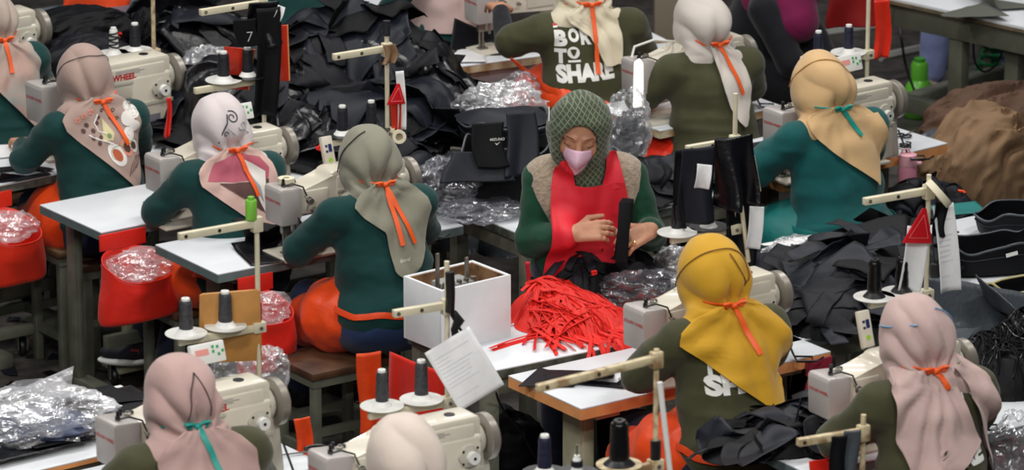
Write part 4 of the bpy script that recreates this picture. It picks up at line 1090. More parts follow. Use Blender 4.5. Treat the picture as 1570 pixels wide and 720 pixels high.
pG = seated('person in a plain olive t-shirt with a cream scarf and orange ribbon', 1074, -16, 24, 1.02, OL, 'short', S_cream,
    [(1.05, -.03, .05), (1.01, -.02, .09), (.95, -.01, .115), (.88, .0, .125), (.82, .015, .12), (.77, .04, .10), (.745, .065, .08)], knot=(.01, 1.05), tie=M_orange, tails=((.07, .19),), apron=M_orange_bag, seed=11, bun=.03, wide=1.04, nf=5, fold=.008, waist=False)
pH = seated('person in a teal shirt and teal apron with a beige scarf at the upper right', 1256, 77, 32, 1.04, M_teal_shirt, 'shortblack', S_beige,
    [(1.06, -.06, .06), (1.03, -.13, .13), (.99, -.14, .17), (.95, -.11, .18), (.90, -.06, .17), (.84, .02, .14), (.79, .09, .115), (.775, .10, .108)], knot=(.0, 1.05), tie=M_teal_tie, tails=((.06, .10),), apron=M_teal_apr, cord=dict(mat=mat('cord_gold', rgb(176, 132, 60)), r=.0022, paths=[[(-.09, .22, 1.10), (-.07, .14, 1.19), (-.01, .09, 1.225), (.04, .08, 1.20), (.06, .07, 1.16)]]), seed=14, bun=.02, wide=1.10, nf=5,
    flap2=[[(1.01, .11, .17), (.95, .155, .195), (.86, .175, .20)]])
pI = seated('person in an olive t-shirt with a mustard yellow scarf, sewing at the centre right', 1090, 359, 27, 1.08, OL, 'short', S_must,
    [(1.05, -.05, .06), (1.03, -.11, .12), (.99, -.18, .16), (.95, -.19, .19), (.90, -.12, .20), (.83, -.04, .19), (.77, .04, .165), (.73, .085, .13), (.705, .10, .115)], knot=(.0, 1.05), tie=M_orange, tails=((.05, .14),), apron=M_orange, seed=17, nf=5, wide=1.0, fold=.008,
    cord=dict(mat=M_tan_cord, r=.0022, paths=[[(-.09, .22, 1.07), (-.09, .13, 1.17), (-.03, .09, 1.22), (.02, .08, 1.22), (.08, .08, 1.16), (.08, .06, 1.12), (.05, .05, 1.10), (.035, .05, 1.12), (.01, .07, 1.20)]]),
    print_=dict(text=[('TO', .066, .085, -.120, .856, .006, 0), ('SHARE', .062, .275, -.120, .795, .006, .05)], white=[]))
pJ = seated('person in an olive t-shirt, dusty pink scarf hanging in two long tails', 1402, 449, 26, 1.10, OL, 'short', S_pink,
    [(1.05, -.12, .04), (1.01, -.15, .05), (.93, -.155, .07), (.88, -.15, .09), (.84, -.148, .112), (.825, -.142, .07), (.79, -.135, .0), (.69, -.115, -.05)], flap2=[[(1.05, .05, .12), (1.01, .08, .17), (.92, .11, .20), (.83, .13, .205), (.77, .14, .20)]],
    knot=(-.01, 1.045), tie=M_orange, tails=((.03, .05),), apron=M_orange, seed=19, nf=8, fold=.011, hem=.03, wide=1.0, ztop=1.33,
    cord=dict(mat=M_blue_cord, r=.0026, paths=[[(.10, .16, 1.06), (.10, .12, 1.14), (.07, .09, 1.20), (.02, .08, 1.22)], [(-.09, .2, 1.14), (-.05, .1, 1.16), (-.03, .08, 1.17)]]),
    print_=dict(text=[('BORN', .060, .22, -.10, .955, .005, 0), ('TO', .060, .10, -.10, .873, .005, 0), ('SHARE', .062, .24, -.12, .770, .006, .03)]))
pK = seated('person in an olive t-shirt with a rose pink scarf and teal ribbon', 273, 541, 28, 1.08, OL, 'short', S_pink2,
    [(1.05, -.05, .06), (1.02, -.10, .12), (.98, -.14, .16), (.90, -.13, .175), (.82, -.08, .17), (.74, .0, .15), (.66, .08, .12)], knot=(.0, 1.055), tie=M_teal_tie, tails=((.035, .13),), seed=23, nf=6, wide=1.08,
    cord=dict(mat=M_dk_cord, r=.0018, paths=[[(.0, .06, 1.23), (-.02, .04, 1.15), (-.03, .04, 1.08)], [(.0, .06, 1.23), (.025, .04, 1.16), (.04, .04, 1.08)]]))
pM = seated('person with a cream scarf at the bottom edge, only the head in view', 618, 634, 30, 1.08, OL, 'short', S_cream2,
    [(1.05, -.05, .06), (1.0, -.13, .14), (.9, -.1, .15), (.75, .05, .10)], seed=29, nf=5, legs=False)
pF = seated('person in an olive BORN TO SHARE shirt with an ivory scarf and orange apron', 890, -78, 17, 1.06, OL, 'shortblack', S_ivory,
    [(1.05, -.05, .06), (1.02, -.11, .08), (.99, -.09, .10), (.94, -.02, .11), (.88, .01, .105), (.83, .03, .10)], knot=(.0, 1.05), tie=M_orange, tails=((.0, .25),), apron=M_orange, seed=33, wide=1.12, fold=.010, armL=(-.27, .32, .98), LE=(-.29, .15, .89), lean=-.02,
    wz=.765, print_=dict(text=[('EKSONMI', .016, .066, -.128, .975, .001, 0), ('B', .061, .047, -.152, .904, .006, 0), ('O', .048, .040, -.100, .920, .006, 0), ('R', .052, .040, -.055, .91, .006, 0), ('N', .056, .038, .012, .905, .006, 0), ('T', .056, .042, -.152, .840, .006, 0), ('SHARE', .068, .215, -.150, .768, .006, .06)],
        white=[disc_poly(-.086, .882, .0225, 20), [(-.107, .845), (-.062, .848), (-.062, .856), (-.107, .853)], [(-.152, .973), (-.134, .974), (-.134, .980), (-.152, .979)]],
        red=[[(-.152, .979), (-.134, .980), (-.134, .988), (-.152, .987)], disc_poly(.062, .948, .011, 10)],
        dark=[[(-.086, .868), (-.079, .877), (-.074, .893), (-.082, .884), (-.086, .895), (-.090, .884), (-.098, .893), (-.093, .877)]]))
pL = seated('person with a wide pale pink scarf at the top centre edge', 690, -150, 20, 1.05, M_green_dk, 'long', S_pink,
    [(1.04, -.06, .07), (1.0, -.15, .16), (.93, -.19, .19), (.84, -.215, .21), (.76, -.225, .22)], knot=(0, 1.04), tie=M_orange, tails=((.02, .12),), seed=37, legs=False, nf=6)
pN = seated('person in a bottle green shirt leaning over the table at the top edge', 420, -205, 30, 1.15, M_green_dk, 'long', S_taupe, None, seed=41, legs=False)

HD2 = Hits(); HD2.t = list(pD['H'].t)
for c in pD['head'].children:
    if c.name.startswith('scarf_flap'): HD2.t.append(BVHTree.FromPolygons([v.co for v in c.data.vertices], [tuple(q.vertices) for q in c.data.polygons]))
b = MB(); b.raw(*lay_text(HD2, [('dioraf', .012, .042, .0, .795, .0, .02)], lift=.002)); b.build('scarf_script', mat('script_white', rgb(226, 222, 210)), pD['head'], False)
for p in (pB, pC):
    H = Hits(); H.t = list(p['H'].t)
    for c in p['head'].children:
        if c.name.startswith('scarf_flap'):
            H.t.append(BVHTree.FromPolygons([v.co for v in c.data.vertices], [tuple(q.vertices) for q in c.data.polygons]))
    p['H2'] = H
c_ = lambda n, r, g, b: mat('print_' + n, rgb(r, g, b), rough=.75)
PK, BR, WT, CR, GN, OG, MV, DK, FE = c_('coral', 214, 140, 120), c_('brown', 84, 54, 50), c_('white', 226, 222, 216), c_('custard', 206, 196, 150), c_('greenish', 120, 140, 96), c_('rust', 176, 84, 50), c_('mauve', 178, 88, 104), c_('ink', 50, 56, 66), c_('feather', 150, 160, 162)
polys = []; lines = []
for (x, z) in ((-.075, 1.0), (-.045, 1.012), (-.10, .985)):
    for a in range(5): polys.append((disc_poly(x + .008 * math.cos(a * 1.257), z + .008 * math.sin(a * 1.257), .005, 8), PK, .002))
for (x, z) in ((-.07, .965), (-.05, .945), (-.085, .945), (-.03, .97), (-.025, .92), (-.02, .99), (-.035, .90), (-.055, .92)): polys.append((disc_poly(x, z, .0085, 12), BR, .002))
for (x, z) in ((.02, 1.02), (.045, 1.005), (.03, .98), (.055, .975), (.0, 1.01)): lines.append((spiral(x, z, .009, 1, 0, 12), .0018, BR))
polys.append(([(-.005, .985), (.015, .955), (.03, .93), (.02, .905), (-.01, .905), (-.03, .92), (-.01, .94)], CR, .002)); polys.append((disc_poly(.008, .922, .009, 10), GN, .003))
lines.append(([(-.02, 1.0), (-.04, .97), (-.03, .94), (.0, .93)], .003, WT)); lines.append(([(-.07, .93), (-.04, .915), (.0, .90), (.02, .89)], .0035, WT))
for (x, z, r) in ((.10, .97, .028), (.125, .94, .022), (.095, .915, .026), (.13, .99, .022), (.115, 1.01, .02)):
    polys.append((disc_poly(x, z, r, 18), WT, .002 + r * .03)); lines.append((spiral(x, z, r * .95, 1.6, 1.0), .0011, DK))
for (x, z, rr, m1, m2) in ((.03, .85, .030, WT, OG), (.075, .87, .024, PK, BR), (.11, .87, .020, WT, BR)):
    polys.append((disc_poly(x, z, rr, 18, 1.6, .6), m1, .002)); polys.append((disc_poly(x, z, rr * .55, 14, 1.6, .6), m2, .0035)); lines.append((spiral(x, z, rr * 1.25, .9, .5), .0016, GN))
for i in range(4): lines.append(([(.07 + i * .012, .765 + .008 * i), (.085 + i * .012, .80), (.115 + i * .008, .83)], .0016, BR))
pattern(pB, polys, lines)
polys = [([(-.085, 1.015), (.0, 1.045), (.095, 1.015), (.125, .975), (.115, .94), (.04, .945), (-.02, .945), (-.125, .955)], MV, .002),
         ([(-.085, .945), (.0, .942), (.115, .938), (.11, .87), (.095, .82), (.055, .84), (.0, .885)], BR, .003),
         ([(.02, 1.02), (.055, 1.0), (.105, .965), (.10, .93), (.085, .88), (.082, .81), (.06, .86), (.035, .93)], WT, .005),
         ([(.03, .99), (.05, .95), (.07, .92), (.078, .86), (.055, .90), (.035, .95)], FE, .0065)]
lines = [(spiral(-.0, 1.17, .022, 1.4, 2.0, sg=-1), .0024, DK), ([(-.06, 1.08), (-.045, 1.12), (-.02, 1.15), (-.015, 1.18)], .0028, DK), (spiral(.035, 1.14, .020, 1.0, 3.4), .0020, FE), ([(-.02, 1.13), (.0, 1.11), (.02, 1.08), (.025, 1.06)], .0022, FE),
         ([(-.01, 1.11), (.02, 1.125), (.05, 1.115), (.07, 1.10)], .0016, FE), (spiral(-.03, 1.11, .012, 1, 0), .0018, DK)]
for i in range(5): lines.append(([(.045, .99 - i * .02), (.07, .985 - i * .022), (.095, .96 - i * .02)], .0009, DK))
pattern(pC, polys, lines)
# ------------------------------------------------------------ the standing worker facing the camera
def grid_scarf():
    m = scarf('green_net', 74, 84, 64); nt = m.node_tree; N = nt.nodes; L = nt.links; b = N['Principled BSDF']
    tc = N.new('ShaderNodeTexCoord'); outs = []
    no = N.new('ShaderNodeTexNoise'); no.inputs['Scale'].default_value = 6; L.new(tc.outputs['Object'], no.inputs['Vector'])
    for ang in (0.62, -0.75):
        mp = N.new('ShaderNodeMapping'); mp.inputs['Rotation'].default_value = (0, ang, 0); L.new(tc.outputs['Object'], mp.inputs['Vector'])
        w = N.new('ShaderNodeTexWave'); w.bands_direction = 'X'; w.inputs['Scale'].default_value = 20; w.inputs['Distortion'].default_value = 1.2; w.inputs['Detail Scale'].default_value = 2
        L.new(mp.outputs[0], w.inputs['Vector'])
        g = N.new('ShaderNodeMath'); g.operation = 'GREATER_THAN'; g.inputs[1].default_value = 0.88; L.new(w.outputs['Fac'], g.inputs[0]); outs.append(g)
    mxx = N.new('ShaderNodeMath'); mxx.operation = 'MAXIMUM'; L.new(outs[0].outputs[0], mxx.inputs[0]); L.new(outs[1].outputs[0], mxx.inputs[1])
    mx = N.new('ShaderNodeMix'); mx.data_type = 'RGBA'; mx.inputs[6].default_value = rgb(56, 66, 48); mx.inputs[7].default_value = rgb(104, 114, 90)
    L.new(mxx.outputs[0], mx.inputs[0]); L.new(mx.outputs[2], b.inputs['Base Color']); return m

def standing():
    S = 1.0; top = 1.525
    wp = W(889, 138, top); yaw = 180 + 6; c, s = math.cos(R_(yaw)), math.sin(R_(yaw))
    hx, hy = 0.03, 0.10
    root = empty('person', (wp.x - (c * hx - s * hy), wp.y - (s * hx + c * hy), 0), R_(yaw), S)
    tag(root, 'person in a red apron, green net scarf and pink mask standing at the table', 'person')
    Mh = Matrix.Translation((hx, hy, 1.385)) @ Matrix.Rotation(R_(-6), 4, 'Y') @ Matrix.Rotation(R_(-6), 4, 'Z') @ Matrix.Rotation(R_(-21), 4, 'X') @ Matrix.Scale(1.10, 4)
    P = head_prims(Mh)
    P += [cap((0.02, 0.045, 1.34), 0.050, (0, 0.0, 1.24), 0.06, 0.03), cap((0, 0.0, 1.14), 0.09, (0, -0.01, 0.92), 0.10, 0.03), ell((0, -0.01, 0.86), (0.14, 0.10, 0.10), 0.04)]
    for q in (-1, 1):
        P += [cap((q * .08, 0, .84), .085, (q * .09, 0.0, .46), .055, .03), cap((q * .09, 0, .46), .052, (q * .09, -.02, .08), .035, .02), cap((q * .09, -.02, .06), .035, (q * .10, .12, .035), .03, .02)]
    sh = {1: (0.155, 0.0, 1.175), -1: (-0.155, 0.0, 1.175)}
    el_ = {1: (0.195, 0.055, 0.975), -1: (-0.225, 0.055, 0.985)}
    wr = {1: (0.060, 0.225, 1.045), -1: (-0.205, 0.235, 1.052)}
    for q in (-1, 1): P += [cap((0, 0, 1.20), .06, sh[q], .05, .03), cap(sh[q], .05, el_[q], .042, .02), cap(el_[q], .040, wr[q], .027, .015)]
    P += hand(wr[1], (-0.95, 0.20, 0.16), (0.05, 0.80, 0.60), -1, curl=0.60, s=1.0, spread=.6)
    P += hand(wr[-1], (0.78, 0.40, -0.22), (0.1, 0.70, 0.70), 1, curl=0.62, s=1.0, spread=.6)
    V, Q = solid(P, 0.0038)
    link('body', np_mesh('body', V, Q), M_skin, root, True, 180)
    P = [ell((0, -0.01, 0.88), (0.18, 0.14, 0.12), 0.05)]
    for q in (-1, 1): P += [cap((q * .085, 0, .84), .10, (q * .09, 0, .46), .07, .03), cap((q * .09, 0, .46), .068, (q * .09, -.02, .10), .055, .02)]
    V, Q = solid(P, .011); V = finish_cloth(V, Q, .004, 9, 3); link('trousers', np_mesh('trousers', V, Q), M_navy, root, True, 180)
    for q in (-1, 1):
        V, Q = solid([ell((q * .095, .06, .045), (.045, .12, .045), .02)], .01, cut=lambda X, Y, Z: 0.003 - Z); link('shoe', np_mesh('shoe', V, Q), M_black, root, True, 180)
    # green long sleeved top
    P = [ell((0, 0.0, 1.13), (0.175, 0.125, 0.13), .06), ell((0, 0, 0.97), (0.17, 0.13, 0.14), .06), ell((0, -.01, .86), (0.19, .15, .12), .05)]
    for q in (-1, 1):
        e = Vector(el_[q]); w_ = Vector(wr[q]); P += [cap((0, 0, 1.225), .055, sh[q], .060, .045), cap(sh[q], .062, el_[q], .056, .025), cap(el_[q], .055, e.lerp(w_, .80), .042, .015)]
    V, Q = solid(P, .0075); V = finish_cloth(V, Q, .0045, 13, 5, 1.0, (1, 1, 1.6), 2)
    link('shirt', np_mesh('shirt', V, Q), M_green_e, root, True, 180); H = Hits().add(V, Q)
    # beige fleece vest
    P = [ell((0, 0.0, 1.13), (0.182, 0.135, 0.13), .06), ell((0, 0, 0.97), (0.180, 0.142, 0.14), .06)]
    for q in (-1, 1): P += [cap((0, 0, 1.24), .060, (q * .145, 0, 1.178), .068, .04), cap((q * .13, 0, 1.19), .07, (q * .14, 0.02, 1.10), .08, .03)]
    V, Q = solid(P, .0075, cut=lambda X, Y, Z: np.maximum(0.92 - Z, np.abs(X) - (0.205 - 0.10 * np.clip((1.19 - Z) / .2, 0, 1)))); V = finish_cloth(V, Q, .0025, 14, 6, .2)
    link('vest', np_mesh('vest', V, Q), mat('fleece', rgb(166, 148, 128), rough=.95, bump=.8, bscale=90, var=.25, vscale=50, sheen=.4), root, True, 180); H.add(V, Q)
    # scarf
    M_net = grid_scarf()
    Pc = xf([ell((0, -0.006, 0.006), (0.098, 0.112, 0.112), 0.03), ell((0, 0.03, -0.06), (0.084, 0.072, 0.08), 0.03), ell((0, -0.04, -0.03), (0.088, 0.08, 0.10), 0.04)], Mh)
    Pc += [cap((0.02, 0.045, 1.30), .092, (0, .04, 1.235), .088, .03), cap((0, .07, 1.255), .065, (0, .095, 1.19), .05, .03), cap((0, 0, 1.24), .07, (.09, 0, 1.215), .05, .03), cap((0, 0, 1.24), .07, (-.09, 0, 1.215), .05, .03)]
    V, Q = solid(Pc, .0055, cut=face_cut(Mh, 1.15, (0, 0.105, -0.014), (0.064, 0.088, 0.090))); V = finish_cloth(V, Q, .0042, 17, 8, 1.2)
    hd = link('headscarf', np_mesh('headscarf', V, Q), M_net, root, True, 180); H.add(V, Q)
    V, Q = solid(xf([ell((0, 0.004, 0.002), (0.078, 0.094, 0.099), 0.03)], Mh), .005, cut=face_cut(Mh, 1.15, (0, 0.105, -0.022), (0.064, 0.10, 0.090)))
    link('inner_cap', np_mesh('inner_cap', V, Q), M_blksleeve, hd, True, 180)
    # red apron
    HF = Hits(); HF.t = H.t
    rows = [(1.19, -.128, .125), (1.15, -.137, .132), (1.08, -.145, .135), (.98, -.15, .14), (.88, -.165, .155), (.70, -.18, .17), (.56, -.18, .17)]
    fV, fF, G = flap(H, rows, 1, .008, .005, 4, (0, 1.3), M=44, seed=4, smooth=14)
    ap = meshobj('apron', fV, fF, M_red_apr, root, 70)
    for q in (-1, 1):
        rws = [(1.29, q * .082 - .022, q * .082 + .022), (1.25, q * .088 - .028, q * .088 + .028), (1.21, q * .088 - .036, q * .088 + .036), (1.17, q * .088 - .044, q * .088 + .044)]
        fV, fF, G = flap(H, rws, 1, .012, .001, 3, (0, 1.4), M=10, seed=4, smooth=6); meshobj('apron_strap', fV, fF, M_red_apr, ap, 70)
    # mask
    nu, nv = 24, 14; V = []; F = []
    for j in range(nv + 1):
        v = j / nv
        for i in range(nu + 1):
            u = 2 * i / nu - 1; au = abs(u)
            zt = -0.004 - 0.026 * au ** 1.5; zb = -0.112 + 0.052 * au ** 1.1
            z = zt + (zb - zt) * v; x = 0.067 * u * (1 - 0.10 * v * (1 - au))
            y0 = 0.112 + 0.030 * math.sin(PI * min(1, v * 1.25)) * (1 - au) - 0.014 * v
            V.append(Mh @ Vector((x, y0 - 0.070 * au ** 1.7, z)))
    w = nu + 1
    for j in range(nv):
        for i in range(nu): F.append((j*w+i, j*w+i+1, (j+1)*w+i+1, (j+1)*w+i))
    M_mask = mat('mask_pink', rgb(224, 184, 204), rough=.8, bump=.3, bscale=50)
    mk = meshobj('face_mask', V, F, M_mask, root, 50); sm = mk.modifiers.new('thickness', 'SOLIDIFY'); sm.thickness = .0015
    b = MB()
    b.tube([Mh @ Vector(p) for p in ((0.064, 0.048, -0.030), (0.085, 0.035, 0.0), (0.100, 0.015, 0.035), (0.104, -0.02, 0.06))], .0018, 5)
    b.tube([Mh @ Vector(p) for p in ((0.064, 0.044, -0.058), (0.086, 0.032, -0.02), (0.101, 0.012, 0.025), (0.104, -0.02, 0.06))], .0018, 5)
    b.build('ear_loop', M_spool, mk)
    for q in (-1, 1):
        b = MB(); b.tube([Mh @ Vector((q * .031 + t, .0865 - 3.5 * t * t - .010 * abs(t) / .016, -.0035 - .3 * abs(t) * .2 - .0035 * (1 - (t / .017) ** 2))) for t in (-.016, -.011, -.005, 0, .005, .011, .016)], .0013, 5); b.build('eyelashes', mat('lash', rgb(48, 30, 26)), root)
        b = MB(); b.tube([Mh @ Vector((q * x, y, z)) for x, y, z in ((.013, .0935, .022), (.026, .091, .0265), (.038, .083, .0265), (.048, .074, .021))], [.0010, .0016, .0015, .0008], 6); b.build('eyebrow', mat('brow', rgb(92, 60, 44), rough=.8), root)
    b = MB(); b.lathe([(.0102, -.002), (.0112, -.002), (.0112, .002), (.0102, .002)], n=16, M=Matrix.Translation((-.135, .300, 1.025)) @ Matrix.Rotation(R_(70), 4, 'Y')); b.build('ring', mat('gold', rgb(220, 190, 120), rough=.25, metal=.9), root)
    # the stack of black strips she holds
    g = empty('fabric_strip_stack', (root.matrix_basis @ Vector((-.105, .285, 1.075)))[:], R_(yaw)); tag(g, 'small upright stack of black strips held by the worker in the red apron', 'fabric strips')
    for i in range(5):
        M = Matrix.Rotation(R_(-9 + i * 1.3), 4, 'Y') @ Matrix.Rotation(R_(8), 4, 'X')
        MB().box(-.021 + i * .001, .021 + i * .001, -.012 + i * .005, -.0085 + i * .005, -.10 - i * .004, .105 - i * .003, M=M, bev=.0012).build('strip', M_fab[1], g)
    return root
pE = standing()
# ------------------------------------------------------------ machines, stands, stools
m1, g1 = machine('cream sewing machine at the upper left corner behind the herringbone scarf', 59, 42, 38, 1.06)
m2, g2 = machine('cream sewing machine with red lettering beside the paisley scarf worker', 264, 104, 37, 1.10, wz=.235, txt='GOLDEN WHEEL', txt_x=.155)
m3, g3 = machine('sewing machine in front of the worker with the white and mauve scarf', 437, 223, 35, 1.0, panel=(.405, .05, .36))
m4, g4 = machine('sewing machine in front of the sage grey scarf, tape roll on its top', 625, 270, 34, 1.0, panel=(.27, .06, .34, True))
m5, g5 = machine('sewing machine beside the mustard yellow scarf, needle near the red webbing', 1190, 448, 35, 1.04)
m6, g6 = machine('sewing machine in front of the dusty pink scarf at the lower right', 1474, 552, 33, 1.0, panel=(.24, .08, .36, True))
m7, g7 = machine('sewing machine with digital panel beside the rose pink scarf at the lower left', 419, 615, 35, 1.07, txt='GOLDEN WHEEL', txt_x=.155, panel=(.385, .06, .385))
m8, g8 = machine('oil-stained cream sewing machine at the bottom centre under two grey thread cones', 741, 668, 33, 1.04, stain=True)
m9, g9 = machine('sewing machine with digital panel beside the beige scarf at the upper right', 1368, 152, 37, 1.04, panel=(.40, .05, .37))
m10, g10 = machine('sewing machine with a glowing lamp in front of the cream scarf worker', 1142, 80, 34, .98, lamp=True)
m11, g11 = machine('sewing machine at the top edge to the left of the ivory scarf worker', 905, -22, 30, 1.0)

def roll(label, c, ro, ri, h, m, rot=(0, 0, 0)):
    M = Matrix.Translation(c) @ Euler(rot).to_matrix().to_4x4()
    o = MB().lathe([(ri, 0), (ro, 0), (ro, h), (ri, h), (ri, 0)], n=30).build('tape_roll', m, None)
    o.matrix_world = M; tag(o, label, 'tape roll'); return o
M_tape = mat('tape_cream', rgb(222, 214, 186), rough=.6)
roll('cream tape roll lying on top of the machine by the sage scarf', g4(.055, 0.0, .273), .030, .012, .022, M_tape)

GT = 'thread cones'
S1 = stand('thread stand with grey cones in front of the plywood board', 396, 497, 32, H=.62, arm_z=.605, bar_z=.255, bar_l=.30, discs=(.115, .262), arm_l=.29,
    cones=[('grey thread cone beside the plywood board', 'grey', .125, .0225), ('grey thread cone at the free end of the bar by the plywood board', 'grey', .125, .0225)])
sw = S1[1](0, 0, .40); MB().cyl(S1[1](0, 0, .27) - Vector(S1[0].location), S1[1](0, 0, .33) - Vector(S1[0].location), .0125, n=12).build('red_sleeve', mat('crimson', rgb(150, 24, 52)), S1[0])
t = MB().lathe([(.018, .0), (.019, .002), (.019, .065), (.017, .068), (.0, .068)], n=18).lathe([(.011, .068), (.011, .078), (0, .078)], n=12).build('thread_cone', M_green_pl, None); t.location = S1[1](-.02, 0, .62); tag(t, 'lime green thread cone on top of the stand with grey cones', 'thread spool')
S2 = stand('thread stand with black cones between the two scarves at upper left', 404, 118, 33, H=.72, arm_z=.68, bar_z=.39, zo=.22, bar_l=.30, discs=(.06, .165), disc_m=[M_discblk, M_disc],
    cones=[('black thread cone on the black disc under the figure 7 panel', 'black', .115, .021), ('black thread cone on the white disc left of the figure 7 panel', 'black', .115, .023)])
S3 = stand('thread stand with black cones above the sage grey scarf', 594, 200, 33, H=.70, arm_z=.625, bar_z=.31, zo=.31, bar_l=.24, discs=(.06, .185), disc_m=[M_discblk] * 2, arm_l=.23, zb=.75,
    cones=[('black thread cone directly above the sage grey scarf', 'black', .115, .0195), ('black thread cone to the left above the sage grey scarf', 'black', .115, .0205)])
S4 = stand('thread stand behind the oil-stained machine with two grey cones', 686, 612, 28, H=.68, arm_z=.535, bar_z=.22, zo=.16, bar_l=.28, discs=(.085, .225), arm_l=.19, zb=.75,
    cones=[('grey thread cone right above the oil-stained machine', 'grey', .135, .0215), ('grey thread cone left above the oil-stained machine', 'grey', .125, .020)])
S5 = stand('worn thread stand with a shiny black cone at the bottom centre', 1005, 708, 31, H=.66, arm_z=.63, bar_z=.30, zo=.20, bar_l=.36, discs=(.12, .27), arm_l=.42, m=M_stand_old, disc_m=[M_stand_old, M_discblk], arm_drop=-3,
    cones=[('shiny black thread cone at the foot of the worn stand', 'shiny', .145, .030), ('cream thread spool on the dark disc at the bottom edge', 'zigzag', .06, .014)])
S11 = stand('short thread stand with a navy cone at the bottom edge', 882, 722, 31, H=.27, arm=False, bar_z=.25, bar_l=.16, discs=(.10,), disc_m=[M_discblk], m=M_stand_old,
    cones=[('navy thread cone at the bottom edge right of the oil-stained machine', 'navy', .125, .021)])
S6 = stand('thread stand with shiny black cones and red triangle before the dusty pink scarf', 1420, 447, 30, H=.68, arm_z=.625, bar_z=.27, zo=.24, bar_l=.23, discs=(.09, .20), arm_l=.26, zb=.75,
    cones=[('shiny black thread cone right of centre, beside the hanging papers', 'shiny', .125, .0225), ('shiny black thread cone left, in front of the slate fabric heap', 'shiny', .135, .0235)])
S7 = stand('thread stand with white discs above the beige scarf at the upper right', 1330, 80, 37, H=.60, arm_z=.56, bar_z=.33, bar_l=.30, discs=(.085, .24), arm=False,
    cones=[('navy thread cone standing on the white disc above the beige scarf', 'navy', .115, .019), ('navy thread cone half hidden behind the beige scarf', 'navy', .115, .019)])
S8 = stand('thread stand draped with black panels above the mustard scarf', 1125, 347, 31, H=.78, arm_z=.61, bar_z=.30, zo=.28, bar_l=.26, discs=(.095, .225), arm_l=.20, zb=.75, disc_m=[M_discblk, M_disc],
    cones=[('black thread cone between the draped panels above the mustard scarf', 'black', .115, .0195), ('black thread cone left of the draped panels beside the red apron worker', 'black', .115, .0205)])
S9 = stand('thread stand holding a zigzag cone behind the paisley scarf', 236, 78, 33, H=.70, arm_z=.55, bar_z=.30, bar_l=.24, discs=(.075, .17), arm=False, m=M_stand_old,
    cones=[('black thread cone on the white disc above the machine with red lettering', 'black', .115, .021), ('white cone with zigzag black thread above the paisley scarf', 'zigzag', .11, .018)])

stool('wooden-topped stool under the worker with the sage scarf', 508, 545, 35, .34, .28)
stool('worn stool with golden scuffed seat in front of the paisley scarf worker', 98, 368, 35, .20, .26, h=.49, seat=M_wood_seat2, frame=M_frame)
stool('stool under the worker with the white and mauve scarf', 300, 455, 35, .34, .28)
for (lab, p, zz) in (('stool under the worker with the mustard scarf', pI, 1), ('stool under the worker with the dusty pink scarf', pJ, 1), ('stool under the worker with the beige scarf', pH, 1), ('stool under the worker in the plain olive t-shirt', pG, 1), ('stool under the BORN TO SHARE shirt at the top', pF, 1), ('stool under the worker with the rose scarf', pK, 1), ('stool under the worker at the bottom edge', pM, 1), ('stool under the worker with the paisley scarf', pB, 1), ('stool under the worker at the left edge', pA, 1)):
    r = p['root']; h = r.location.z + .455 * r.scale[0]
    s = stool(lab, 0, 0, 0, .32, .28, h); s.location = (r.location.x, r.location.y, 0); s.rotation_euler = r.rotation_euler

# ------------------------------------------------------------ bags hung from the table edges
hung_bag('red pouch hanging from the pale table edge, clear film inside', f1(.085, -.002, .74), 36, .30, .25, .16, M_red_bag, plastic='the red pouch on the pale table', seed=3)
hung_bag('large orange-red pouch hanging at the left edge of the picture', fB(.07, -.002, .725), 38, .27, .26, .18, M_orange_bag, plastic='the large pouch at the left edge', seed=6)
hung_bag('red pouch behind the plywood board by the sage scarf worker', f2(.15, -.002, .72), 34, .22, .28, .12, M_red_bag, plastic='the pouch behind the plywood board', seed=8)
hung_bag('red pouch hanging under the corner of the fabric table near the teal apron', f9(.98, -.02, .70), 35, .12, .18, .06, M_red_bag, seed=9)
hung_bag('maroon pouch hanging from the orange table edge by the mustard scarf', f4(.99, -.002, .735), 35, .17, .05, .08, mat('maroon', rgb(140, 36, 58), rough=.5, bump=.3, bscale=12), seed=10, strap=.05)
hung_bag('rust orange pouch under the maroon one by the mustard scarf', f4(.99, -.01, .66), 35, .15, .07, .09, mat('rust', rgb(196, 70, 14), rough=.5, bump=.3, bscale=12), seed=11, strap=.02)
